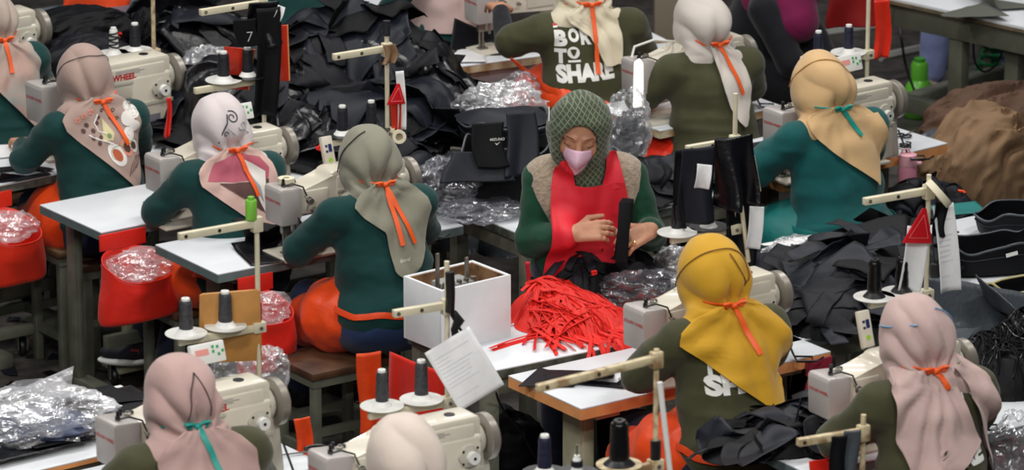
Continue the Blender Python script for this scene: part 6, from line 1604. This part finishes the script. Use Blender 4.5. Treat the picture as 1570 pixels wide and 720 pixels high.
# stand with red triangle before the dusty pink scarf
triangle('red warning triangle hanging on the stand before the dusty pink scarf', S6[1](-.055, -.02, .215), .115, 25, 8)
sheet('tall scribbled paper hanging right of the red warning triangle', S6[1](.045, -.02, .335), .080, .30, 25, -3, text=True)
sheet('paper hanging left behind the red warning triangle', S6[1](-.03, .01, .26), .085, .22, 22, 12)
roll('cream tape roll hung on top of the red triangle stand', S6[1](.005, -.035, .375), .055, .043, .024, M_tape, (0, R_(50), R_(12)))
hang_cloth('small black rag hanging on the red triangle stand', S6[1](.03, -.035, .35), .05, .12, 25, M_fab[1], 9, .02)
b = MB().box(-.015, .015, -.01, .01, -.05, .0, bev=.003).tube([(0, 0, 0), (-.008, 0, .05), (-.012, 0, .10)], .0025, 6).tube([(0.006, 0, 0), (.012, 0, .012)], .004, 6).build('scissor_pouch', M_black); b.location = S6[1](.005, -.04, .14); tag(b, 'small black pouch strapped on the red triangle stand', 'pouch')
# draped stand S8
hang_cloth('black panel draped over the arm of the stand, left one with white label', S8[1](-.165, -.02, .335), .125, .27, 20, M_fab[2], 3, .025)  # lighter slate cloth stands in for light falling on this panel
hang_cloth('glossy black panel draped over the pole of the stand above the mustard scarf', S8[1](-.030, -.035, .36), .145, .25, 22, M_fab[3], 6, .06)
hang_cloth('long black strip hanging below the glossy draped panel', S8[1](.02, -.02, .15), .12, .30, 20, M_fab[1], 8, .025)
hang_cloth('thin black panel edge hanging left of the white label', S8[1](-.225, .01, .33), .04, .28, 40, M_fab[1], 10, .02)
sheet('white paper label on the left draped panel', S8[1](-.155, -.047, .28), .055, .085, 15, 10)
sheet('white paper tag curling beside the glossy draped panel', S8[1](.055, -.06, .10), .055, .15, 18, 8)
for (a, q, lab) in (((-.015, -.045, .20), (.03, -.05, -.10), 'white wooden lath standing in front of the draped stand'), ((.045, -.045, .28), (.07, -.05, .15), 'short white lath beside the draped stand')):
    A, B = S8[1](*a), S8[1](*q); o = MB().cyl((0, 0, 0), B - A, .008, n=6).build('wooden_lath', M_stand); o.location = A; tag(o, lab, 'lath')
# worn stand's white pipe
A, B = S5[1](.0, -.02, .36), S5[1](.045, -.03, -.02); o = MB().cyl((0, 0, 0), B - A, .009, n=10).build('white_pipe', M_spool); o.location = A; tag(o, 'white plastic pipe leaning on the worn stand at the bottom', 'pipe')
o = MB().cyl((0, 0, 0), (0, 0, -.09), .016, n=12).build('black_wrap', M_black); o.location = S5[1](0, 0, .17); tag(o, 'black tape wrapped round the worn stand', 'tape')
# lower right stand arm with grey hanging strip
S10 = stand('worn stand arm at the lower right with a grey strip over it', 1322, 730, 31, H=.40, arm_z=.345, arm_l=.24, bar=False, bar_z=.20, zo=.20, m=M_stand_old, arm_drop=2, zb=.75)
hang_cloth('grey cloth strip hanging over the worn stand arm at the lower right', S10[1](-.055, -.02, .165), .055, .20, 15, M_fab_grey, 3, .012)
hang_cloth('black cloth strip hanging beside the grey strip at the lower right', S10[1](-.10, -.02, .155), .05, .2, 15, M_fab[1], 4, .012)
hang_cloth('red and black cloth end at the bottom edge on the lower right table', W(1268, 702, .80), .13, .10, 25, M_red_bag, 6, .01)

# brown sacks at the right
def sack(label, px, py, z, r, m, seed, yaw=0, amp=.22, flat=None):
    p = W(px, py, z); V, F = ico((0, 0, 0), (1, 1, 1), 6); V = np.array(V); D = V @ np.array(Euler((.3, .7, .5)).to_matrix()); D = D + .25 * np.stack([vnoise(V, 2, seed + k) for k in (5, 6, 7)], 1)
    n = vnoise(V, 1.3, seed) * .5 + ridged(D * np.array((1.0, 3.2, .6)), 1.5, seed + 1) * .55 + .30 * ridged(D * np.array((1., 2.6, .7)), 3.3, seed + 4)
    V = V * (1 + amp * n[:, None]) * np.array(r)
    o = meshobj('fabric_sack', V, F, m, None, 60); o.location = p; o.rotation_euler = (0, 0, yaw); tag(o, label, 'sack'); return o
sack('light brown twill sack slumped at the right edge', 1512, 262, .52, (.26, .2, .25), M_brown, 3, .5)
sack('dark brown cloth draped behind the light brown sack', 1530, 200, .50, (.30, .2, .17), M_brown2, 7, .3)
sack('grey lining showing between the two brown cloths', 1453, 222, .52, (.14, .12, .06), M_fab_grey, 9, .4, .1)

# black bags
sack('smooth black bag heaped at the upper left, highest', 118, 48, .88, (.22, .15, .10), M_fab[1], 13, .4, .14)
sack('black bag slumped right behind the paisley scarf', 130, 88, .84, (.20, .14, .09), M_fab[0], 15, .5, .14)
sack('dark rounded bag behind the zigzag cone', 222, 50, .84, (.07, .07, .10), M_fab[1], 17, .5, .14)
def open_bag(label, px, py, z, L, Wd, H, yaw, seed=1, m=None, lid=False, tilt=0, mark=False, zipc=None):
    p = W(px, py, z); r = empty('open_bag', p, R_(yaw)); tag(r, label, 'bag'); m = m or M_fab[1]; n = 56; rows = 10; V = []; F = []
    def ring(a, t, s=1.0):
        ca, sa = math.cos(a), math.sin(a); e = .62
        x = L * .5 * abs(ca) ** e * (1 if ca > 0 else -1); y = Wd * .5 * abs(sa) ** e * (1 if sa > 0 else -1)
        q = np.array([x * 1.0, y, t * .3 + seed]); f = 1 + .05 * float(vnoise(q, 9, seed)) * t + .06 * t * math.sin(a * 3 + seed)
        return (x * f * s * (1 - .05 * (1 - t)), y * f * s, H * t * (1 + .20 * math.sin(a * 2 + seed) * t + .10 * math.sin(a * 5 + seed) * t))
    for j in range(rows + 1):
        for i in range(n): V.append(ring(2 * PI * i / n, j / rows))
    for j in range(rows, -1, -1):
        for i in range(n): V.append(ring(2 * PI * i / n, j / rows, .95))
    T = 2 * rows + 2
    for j in range(T - 1):
        for i in range(n): F.append((j*n+i, j*n+(i+1) % n, (j+1)*n+(i+1) % n, (j+1)*n+i))
    F.append(tuple((T-1)*n + i for i in range(n))); F.append(tuple(n - 1 - i for i in range(n)))
    b = MB(); b.raw(V, F); b.build('bag_body', m, r, True, 70)
    MB().tube([ring(2 * PI * i / n, 1.0, .99) for i in range(n)], .0045, 6, True).build('zip_piping', zipc or M_fab_grey, r)
    MB().tube([ring(2 * PI * i / n, .62, 1.01) for i in range(n)], .0025, 6, True).build('seam_piping', M_fab[2], r)
    if lid:
        b = MB(); V = []; F = []; k = 12
        for j in range(k + 1):
            for i in range(n):
                a = 2 * PI * i / n; s = 1.02 * (1 - j / k) + .001; q = ring(a, 1.0, s); V.append((q[0], q[1] + .02, H * 1.05 + .035 * (1 - s ** 2) + .012 * float(vnoise(np.array(q), 9, seed))))
        for j in range(k):
            for i in range(n): F.append((j*n+i, j*n+(i+1) % n, (j+1)*n+(i+1) % n, (j+1)*n+i))
        b.raw(V, F); b.build('bag_lid', M_fab[2], r, True, 60)
    if mark:
        b = MB(); b.box(L*.15, L*.28, -Wd*.5 - .004, -Wd*.5 - .001, H*.5, H*.62, M=Matrix.Rotation(R_(-12), 4, 'Y')); b.build('white_label', M_spool, r)
    return r
open_bag('open black backpack shell behind the papers at the right', 1512, 408, .76, .34, .22, .11, 12, 2, mark=True)
open_bag('oval open black bag with zip rim at the right edge', 1560, 352, .76, .30, .20, .07, 14, 5)
open_bag('black zipped pouch with pale zip below the backpack shell', 1555, 462, .76, .24, .14, .07, 10, 7, zipc=mat('zip_pale', rgb(170, 160, 110), rough=.4))
open_bag('large black bag body with pale piping left of the red apron worker', 772, 300, .80, .32, .22, .17, 10, 3, lid=False)
open_bag('round-lidded black bag on top of the bags left of the red apron worker', 775, 215, .90, .34, .26, .08, 12, 6, lid=True)
# bag flap with a small white mark
q = hang_cloth('black bag front with small white lettering left of the red apron worker', W(748, 188, 1.13), .12, .16, 12, M_fab[1], 4, .006, lean=-.05)
tv, tf = text_verts('MIZUNO', .014, .0003, None); b = MB(); b.raw(tv, tf, Matrix(((1, 0, 0, .0), (0, 0, -1, -.035), (0, 1, 0, -.060), (0, 0, 0, 1)))); b.raw([(.018, -.036, -.068), (.026, -.036, -.078), (.040, -.036, -.064), (.027, -.036, -.072)], [(0, 1, 2, 3)]); b.build('lettering', M_white_ink, q, False)
hang_cloth('slate flap folded over the black bag left of the red apron worker', W(798, 172, 1.15), .11, .22, 14, M_fab[2], 8, .02, lean=-.08, taper=-.2)
hang_cloth('slate flap of the black bag leaning left', W(735, 232, 1.02), .20, .10, 5, M_fab[2], 9, .01, lean=-.06, taper=-.4)

# plastic bags
crumple('', W(50, 640, .82), (.25, .15, .085), 'large clear plastic bag with blue-grey contents at the lower left', seed=3, sub=5, m=M_film2, yaw=.5)
b = MB(); n = 8
V = [W(0, 640, .86), W(30, 600, .93), W(112, 565, 1.0), W(108, 600, .92), W(95, 640, .82), W(50, 655, .80)]
c0 = V[0].copy(); b.raw([v - c0 for v in V] + [v - c0 + Vector((0, .03, 0)) for v in V], [(0, 1, 2, 3), (0, 3, 4, 5), (6, 7, 8, 9), (6, 9, 10, 11), (0, 1, 7, 6), (1, 2, 8, 7), (2, 3, 9, 8), (3, 4, 10, 9)])
o = b.build('plastic_bag_mouth', M_film, None); o.location = c0; ob = [x for x in COL.objects if x.get('label', '').startswith('large clear plastic bag with blue')][0]
bpy.context.view_layer.update(); o.parent = ob; o.matrix_parent_inverse = ob.matrix_world.inverted()
crumple('', W(765, 165, .90), (.16, .10, .09), 'frosted plastic bag heaped above the round-lidded black bag', seed=5, sub=5, m=M_film2, yaw=.2)
crumple('', W(962, 205, .93), (.085, .07, .15), 'tall clear plastic bag of dark parts between the green net scarf and the cream scarf', seed=7, sub=5, yaw=.4)
crumple('', W(690, 285, .86), (.13, .10, .10), 'glossy dark plastic bag left of the large black bag', seed=9, sub=5, m=M_film3, yaw=.3)
crumple('', W(740, 322, .79), (.15, .08, .04), 'flat glossy plastic bag on the table corner behind the white box', seed=11, sub=5, m=M_film3, yaw=.5)
crumple('', W(982, 447, .82), (.13, .08, .07), 'dark shiny plastic bag below the hands of the red apron worker', seed=13, sub=5, m=M_film3, yaw=.2)
crumple('', W(850, 418, .84), (.045, .05, .05), 'small clear plastic wad left of the small black pile', seed=15, sub=4)
crumple('', W(1030, 410, .86), (.07, .06, .07), 'clear plastic wad left of the mustard scarf', seed=17, sub=4)
crumple('', W(1215, 385, .79), (.11, .07, .045), 'clear plastic bag with red print beside the teal apron', seed=19, sub=5, yaw=.5)
crumple('', W(355, 575, .60), (.07, .06, .10), 'crumpled clear bag behind the digital panel at the lower left', seed=21, sub=5)
crumple('', W(408, 575, .60), (.07, .06, .10), 'crumpled clear bag right of the stand pole at the lower left', seed=23, sub=5)
crumple('', W(325, 120, .85), (.12, .09, .12), 'clear plastic bag over the dark cloth left of the white disc', seed=25, sub=5, yaw=.4)
crumple('', W(800, 132, .80), (.06, .05, .06), 'dark plastic bag under the arm of the BORN TO SHARE worker', seed=27, sub=5, m=M_film3)
crumple('', W(1560, 690, .70), (.08, .08, .12), 'dark glossy plastic bag at the lower right corner', seed=29, sub=5, m=M_film3)
def stuffing(label, px, py, z, r, seed, m=None): 
    o = crumple('', W(px, py, z), r, label, seed=seed, sub=4, m=m or M_fab[0], name='fabric_bundle', cat='fabric', amp=.25)
stuffing('dark blue fabric inside the large clear bag at the lower left', 55, 650, .81, (.18, .11, .05), 4, mat('slate_blue', rgb(64, 74, 100), rough=.6))
stuffing('dark parts inside the tall clear bag', 962, 212, .90, (.065, .05, .10), 8, M_fab[2])
stuffing('navy goods inside the glossy bag left of the large black bag', 690, 287, .84, (.11, .08, .08), 10)
stuffing('navy goods inside the dark shiny bag below the hands', 978, 435, .83, (.10, .07, .07), 12)
stuffing('pinkish scraps inside the clear bag beside the teal apron', 1218, 388, .78, (.05, .04, .02), 14, mat('pale_scraps', rgb(220, 190, 196)))

# bottles
pb = empty('water_bottle', W(1392, 250, .73)); tag(pb, 'pink flip-lid bottle beneath the orange table edge', 'bottle')
MB().lathe([(.035, -.14), (.037, -.13), (.037, -.02), (.032, -.005)], n=24).build('bottle_body', mat('bottle_pink', rgb(196, 128, 146), rough=.35), pb)
MB().lathe([(.034, -.01), (.036, .0), (.034, .035), (.024, .040), (.0, .041)], n=24).box(.02, .055, -.012, .012, -.004, .006, bev=.003).tube([(-.03, 0, .03), (-.02, 0, .055), (.0, 0, .058), (.01, 0, .04)], .004, 6).build('bottle_lid', mat('lid_pink', rgb(232, 172, 184), rough=.35), pb)
gb = empty('jerry_bottle', W(1408, 178, .0)); tag(gb, 'green plastic bottle on the floor beside the trouser leg', 'bottle'); gb.scale = (1.15,) * 3
MB().lathe([(.055, 0), (.062, .01), (.062, .10), (.05, .13), (.034, .15), (.034, .21), (.028, .222), (.0, .225)], n=24).build('bottle_body', mat('bottle_green', rgb(92, 170, 50), rough=.3), gb)
MB().lathe([(.022, .224), (.022, .236), (0, .238)], n=16).build('cap', mat('cap_green', rgb(60, 140, 40)), gb)

# ------------------------------------------------------------ cutting table at the top right
P0 = W(1338, -10); P1 = W(1570, 41); d = (P1 - P0); yaw = math.atan2(d.y, d.x); Lc = 1.3
ct = empty('cutting_table', (P0.x, P0.y, 0), yaw); tag(ct, 'white cutting table with thick grey-green legs at the top right corner', 'table')
t = MB().box(0, Lc, 0, 1.1, .735, .75, bev=.002).build('tabletop', M_white_top, ct)
MB().box(.0, Lc, -.004, 1.1, .722, .737).build('edge_band', mat('edge_brown', rgb(120, 104, 78), rough=.6, vscale=18, second=rgb(88, 84, 68)), t, False)
M_ct = mat('frame_dark_sage', rgb(96, 98, 84), rough=.5, var=.2, vscale=8)
MB().box(.06, Lc, .02, .06, .62, .722, bev=.003).build('front_apron', M_ct, ct)
Mi = Matrix.Rotation(-yaw, 4, 'Z')
def ctx(px, y=.02, z=.6):
    """distance along the table front for a pixel column"""
    best = min(((abs((lambda q: 785 + FP * (Vector(q) - CAM).x / ((Vector(q) - CAM).dot(Vector((0, math.cos(TH), -math.sin(TH))))))(P0 + Vector((math.cos(yaw) * u - math.sin(yaw) * y, math.sin(yaw) * u + math.cos(yaw) * y, z - .75))) - px), u) for u in [i * .01 for i in range(130)])); return best[1]
for (px, y) in ((1466, .03), (1552, .10), (1398, .8)):
    u = ctx(px, y); MB().box(u - .036, u + .036, y, y + .055, 0, .722, bev=.003).build('leg', M_ct, ct)
MB().box(.10, Lc, .03, .09, .24, .31, bev=.004).build('lower_rail', M_ct, ct)
MB().box(.10, .18, .03, 1.0, .24, .30, bev=.004).build('lower_rail', M_frame, ct)
# person behind it: only the legs show
jl = empty('person', W(1479, 156, 0), R_(172)); tag(jl, 'person in pale blue jeans and striped sneakers behind the cutting table, legs visible', 'person')
P = [ell((0, 0, .92), (.15, .11, .12), .05), cap((0, 0, 1.0), .11, (0, 0, 1.32), .12, .05), ell((0, .02, 1.58), (.078, .095, .115), .02), cap((0, 0, 1.35), .05, (0, .01, 1.5), .05, .02)]
for q in (-1, 1): P += [cap((q * .10, 0, .85), .08, (q * .15, 0, .10), .04, .03), cap((q * .16, 0, 1.36), .05, (q * .20, .1, 1.1), .04, .02), cap((q * .20, .1, 1.1), .038, (q * .15, .32, .98), .026, .02)] + hand((q * .15, .32, .98), (0, 1, -.3), (0, .3, 1), -q)
V, Q = solid(P, .008); link('body', np_mesh('body', V, Q), M_skin, jl, True, 180)
V, Q = solid([ell((0, 0, 1.15), (.18, .13, .30), .05)] + [cap((q * .16, 0, 1.36), .07, (q * .20, .1, 1.12), .06, .03) for q in (-1, 1)], .011); link('shirt', np_mesh('shirt', V, Q), M_green_olive, jl, True, 180)
V, Q = solid([ell((0, 0, .9), (.175, .14, .14), .05)] + [cap((q * .10, 0, .86), .10, (q * .15, 0, .14), .064, .03) for q in (-1, 1)], .010); V = finish_cloth(V, Q, .006, 9, 4); link('jeans', np_mesh('jeans', V, Q), M_jean, jl, True, 180)
for q in (-1, 1):
    V, Q = solid([ell((q * .155, .04, .05), (.052, .14, .06), .02)], .009, cut=lambda X, Y, Z: .003 - Z); sh = link('sneaker', np_mesh('sneaker', V, Q), mat('sneaker', rgb(128, 112, 96), rough=.7, vscale=30, second=rgb(200, 190, 178)), jl, True, 180)
    V, Q = solid([ell((q * .155, .04, .015), (.056, .145, .022), .01)], .009, cut=lambda X, Y, Z: .001 - Z); link('sole', np_mesh('sole', V, Q), M_spool, sh, True, 180)
# coiled green air hose
b = MB(); top = W(1545, 45, .62); bot = W(1502, 165, .02); n = 260; pts = []
for i in range(n):
    t = i / n; c = top.lerp(bot, t) + Vector((0, .15, 0)); a = t * 2 * PI * 11; r = .05
    pts.append(c + Vector((math.cos(a) * r, math.sin(a) * r, 0)))
c0 = pts[0].copy(); o = b.tube([p - c0 for p in pts], .008, 6).build('coiled_hose', mat('hose_green', rgb(0, 110, 62), rough=.4)); o.location = c0; tag(o, 'green coiled air hose hanging beneath the cutting table', 'hose')
def cable(label, pts, r=.005, m=None):
    c0 = Vector(pts[0]); P = [Vector(p) - c0 for p in pts]; S = []
    for i in range(len(P) - 1):
        a, b_, c_, d_ = P[max(0, i-1)], P[i], P[i+1], P[min(len(P)-1, i+2)]
        for k in range(6):
            t = k / 6; S.append(.5 * ((2*b_) + (c_-a)*t + (2*a-5*b_+4*c_-d_)*t*t + (3*b_-a-3*c_+d_)*t**3))
    S.append(P[-1]); o = MB().tube(S, r, 7).build('cable', m or M_black); o.location = c0; tag(o, label, 'cable')
cable('black cable hanging in front of the grey floor at the upper right', [W(1372, -5, .6), W(1382, 60, .45), W(1390, 105, .3), W(1410, 160, .2), W(1430, 215, .15)], .006)
cable('black loop of cable under the cutting table', [W(1492, 60, .6), W(1495, 95, .5), W(1510, 110, .45), W(1530, 95, .5), W(1540, 65, .6)], .005)
cable('dark cable hanging beside the worn stand', [W(760, 600, .70), W(770, 625, .6), W(800, 665, .4), W(820, 700, .3)], .004)
cable('black cable hanging at the orange table by the mustard scarf', [W(1207, 548, .74), W(1216, 560, .7), W(1212, 590, .5), W(1214, 610, .4)], .003)
cable('yellow hose coiled on the floor at the upper right', [W(1410, 215, .05), W(1432, 190, .05), W(1455, 200, .05), W(1440, 222, .05), W(1450, 235, .05)], .012, mat('hose_yellow', rgb(150, 116, 30)))
sc1 = [g7(.60, -.10, .01)]
# scissors
def scissors(label, p, yaw, s=1.0):
    r = empty('scissors', p, R_(yaw), s); tag(r, label, 'scissors'); b = MB()
    for q in (-1, 1): b.tube([(.05 * math.cos(a) * .7 + .0, q * .022 + .020 * math.sin(a), .008) for a in [2 * PI * i / 16 for i in range(16)]], .0055, 6, True)
    b.build('handle', M_black, r); MB().prism([(.03, .004), (.15, .0), (.03, -.006)], .004, .008).build('blade', M_steel, r)
scissors('black-handled scissors on the table right of the lower left machine', W(487, 693, .752), 200)
scissors('small black-handled scissors by the machine at the upper right', W(1385, 210, .752), 60, .7)
o = MB().tube([(.02 * math.cos(a) * (1 + .2 * math.sin(3 * a)), .02 * math.sin(a), .004 * a / 3) for a in [i * .4 for i in range(36)]], .003, 6).build('cable_coil', M_black); o.location = W(1388, 226, .755); tag(o, 'coil of black cable on the orange-edged table at the upper right', 'cable')
# switch box under the yellow table
sb = empty('switch_box', W(967, 130, .66), R_(14)); tag(sb, 'white switch box with red and green buttons under the yellow edge', 'switch')
MB().box(-.045, .045, -.02, .02, -.022, .022, bev=.003).build('housing', M_spool, sb); MB().box(-.036, -.016, -.026, -.019, -.010, .010, bev=.002).build('red_button', mat('button_red', rgb(190, 30, 30), rough=.3), sb); MB().box(-.010, .010, -.026, -.019, -.010, .010, bev=.002).build('green_button', mat('button_green2', rgb(40, 150, 60), rough=.3), sb)
sb = empty('switch_box', W(577, 16, .62), R_(10)); tag(sb, 'white switch box with red and green buttons at the top edge', 'switch')
MB().box(-.045, .045, -.02, .02, -.022, .022, bev=.003).build('housing', M_spool, sb); MB().box(-.036, -.016, -.026, -.019, -.010, .010, bev=.002).build('red_button', mat('button_red', rgb(190, 30, 30), rough=.3), sb); MB().box(-.010, .010, -.026, -.019, -.010, .010, bev=.002).build('green_button', mat('button_green2', rgb(40, 150, 60), rough=.3), sb)
o = MB().box(0, .30, 0, .02, -.2, 0, M=Matrix.Rotation(R_(27), 4, 'Z')).build('side_board', M_boxwhite); o.location = W(712, 112, .70); tag(o, 'beige board beneath the worn cream table at the top', 'board')

# orange cloths seen at the top left and between the machines
for (lab, px, py, z, w, h, yaw, m, sd) in (('orange-red cloth hanging at the top left corner', 150, -6, .80, .30, .10, 20, M_orange, 3), ('red cloth hanging at the top edge', 275, -8, .8, .30, .09, 15, M_red_bag, 5),
        ('orange apron bag hanging under the lower left machine table', 462, 640, .62, .06, .16, 30, M_orange, 7), ('red strip hanging beneath the machine beside the paisley scarf', 259, 150, .95, .02, .16, 35, M_red_bag, 8),
        ('red bag hanging from the rail at the top right', 1312, -10, .78, .24, .15, 10, mat('dark_red', rgb(150, 16, 14), rough=.6), 9), ('tall red cloth hanging under the white-box table', 640, 555, .70, .30, .30, -50, M_red_bag, 10), ('orange apron skirt hanging beside the white-box table leg', 565, 540, .70, .09, .30, 20, M_orange, 12),
        ('red board hanging from the upper right thread stand', 1352, 0, .95, .07, .25, 20, M_orange_bag, 13), ('red apron cloth below the red webbing table', 830, 400, .72, .12, .25, 10, M_red_apr, 14)):
    hang_cloth(lab, W(px, py, z), w, h, yaw, m, sd, .02, name='hanging_cloth', cat='cloth')
# far person in magenta, bending
mp = empty('person', W(1142, 285, 0), R_(-110)); tag(mp, 'person in a magenta scarf and black top bending over at the top edge', 'person')
P = [cap((0, 0, .55), .13, (0, .10, .80), .12, .05), cap((0, .15, .85), .05, (0, .22, .93), .05, .02), ell((0, .27, .98), (.075, .09, .10), .02)]
for q in (-1, 1): P += [cap((q * .15, .12, .83), .05, (q * .18, .25, .62), .04, .02), cap((q * .18, .25, .62), .04, (q * .12, .38, .50), .028, .02)] + hand((q * .12, .38, .50), (0, .8, -.6), (0, .6, .8), -q) + [cap((q * .09, 0, .5), .09, (q * .12, .35, .5), .06, .03), cap((q * .12, .35, .5), .055, (q * .1, .36, .08), .04, .02)]
V, Q = solid(P, .009); link('body', np_mesh('body', V, Q), M_skin, mp, True, 180)
V, Q = solid([cap((0, 0, .55), .16, (0, .10, .82), .15, .05)] + [cap((q * .15, .12, .83), .07, (q * .18, .25, .62), .06, .02) for q in (-1, 1)] + [cap((q * .18, .25, .62), .06, (q * .13, .36, .52), .04, .02) for q in (-1, 1)] + [cap((q * .09, 0, .5), .11, (q * .12, .35, .5), .08, .03) for q in (-1, 1)] + [cap((q * .12, .35, .5), .075, (q * .1, .36, .12), .06, .02) for q in (-1, 1)], .011); V = finish_cloth(V, Q, .004, 10, 4); link('clothes', np_mesh('clothes', V, Q), M_blksleeve, mp, True, 180)
V, Q = solid([ell((0, .25, .99), (.115, .13, .13), .04), cap((0, .20, .92), .11, (0, .13, .84), .16, .05), cap((0.05, .20, .86), .10, (0.1, .25, .78), .09, .04)], .009); V = finish_cloth(V, Q, .008, 8, 5, 1); link('headscarf', np_mesh('headscarf', V, Q), cloth('magenta_scarf', rgb(112, 10, 66)), mp, True, 180)
# posts and rails of the far side
for (px, lab) in ((1215, 'dark steel post behind the beige scarf worker, right one'), (1196, 'dark steel post behind the beige scarf worker, left one')):
    p = W(px, 150, 0); o = MB().box(-.025, .025, -.025, .025, 0, 1.6, bev=.003).build('steel_post', mat('post_dark', rgb(48, 46, 44), rough=.6)); o.location = (p.x, p.y, 0); tag(o, lab, 'post')
for (x0, y0, x1, y1, lab) in ((1200, 60, 1345, 40, 'pale floor rail behind the beige scarf, upper'), (1350, 88, 1480, 60, 'pale floor rail left of the cutting table legs')):
    a, b_ = W(x0, y0, .12), W(x1, y1, .12); o = MB().cyl((0, 0, 0), b_ - a, .022, n=6).build('floor_rail', mat('rail_pale', rgb(150, 150, 146))); o.location = a; tag(o, lab, 'rail')
# box behind the cream scarf
o = MB().box(0, .14, 0, .2, 0, .5, bev=.004).build('cabinet', mat('cabinet_beige', rgb(120, 110, 92), rough=.6)); o.location = W(1003, 60, .3) + Vector((0, 0, -.3)); tag(o, 'beige cabinet left of the cream scarf at the top', 'cabinet')
# casters under the left frame, crates
for (px, py, lab) in ((34, 545, 'black caster wheel under the left frame'), (175, 590, 'black caster wheel beneath the navy shoe pedal')):
    r = empty('caster', W(px, py, .0), .3); tag(r, lab, 'caster'); MB().lathe([(.0, -.012), (.035, -.012), (.038, -.008), (.038, .008), (.035, .012), (0, .012)], (0, 0, .04), 'x', 20).build('wheel', M_black, r); MB().box(-.02, -.015, -.02, .02, .03, .10).box(.015, .02, -.02, .02, .03, .10).box(-.03, .03, -.03, .03, .095, .11, bev=.003).build('fork', M_steel, r)
fr = empty('trolley_frame', W(60, 500, .12), R_(35)); tag(fr, 'dark low trolley frame beneath the large orange-red pouch', 'trolley')
MB().box(-.45, .12, -.02, .02, -.02, .02, bev=.003).box(-.45, .12, .25, .29, -.02, .02, bev=.003).box(.08, .12, -.02, .29, -.02, .02, bev=.003).build('frame', M_frame, fr)
# shoe and pedal of the worker by the pale table
pd = empty('treadle', W(205, 562, .05), R_(35)); tag(pd, 'cream treadle under the navy slip-on shoe', 'pedal')
MB().box(-.10, .14, -.06, .08, .0, .03, bev=.01).build('plate', M_frame_cream, pd); MB().box(.0, .05, .05, .09, -.04, .35, bev=.004).build('upright', M_frame_cream, pd)
# floor scraps
rng = random.Random(9)
for i in range(46):
    px = rng.uniform(0, 330); py = rng.uniform(470, 640); p = W(px, py, .004); FL.base = .004
    panel('cloth_scrap', 'dark scrap of cloth on the floor at the lower left', 'scrap', 'cloth scraps on the floor', FL, p.x, p.y, rng.choice([M_fab[1], M_brown2, M_fab[2]]), rng, kind=rng.choice(['tri', 'strip', 'rect']), sc=rng.uniform(.15, .4), tilt=.12, folds=(0, 1), lift=.001)
for (lab, px, py, z, w, h, yaw) in (('dark cloth bundle under the sage scarf worker', 620, 620, .2, .12, .1, 0), ('black cloth bundle beneath the orange table', 770, 690, .25, .14, .14, 0), ('black bundle under the lower right table', 1120, 700, .40, .2, .1, 0), ('dark bundle under the maroon pouch', 1240, 610, .40, .12, .1, 0)):
    crumple('', W(px, py, z), (w, w * .8, h), lab, seed=int(px), sub=4, m=M_fab[1], name='fabric_bundle', cat='fabric', amp=.2)
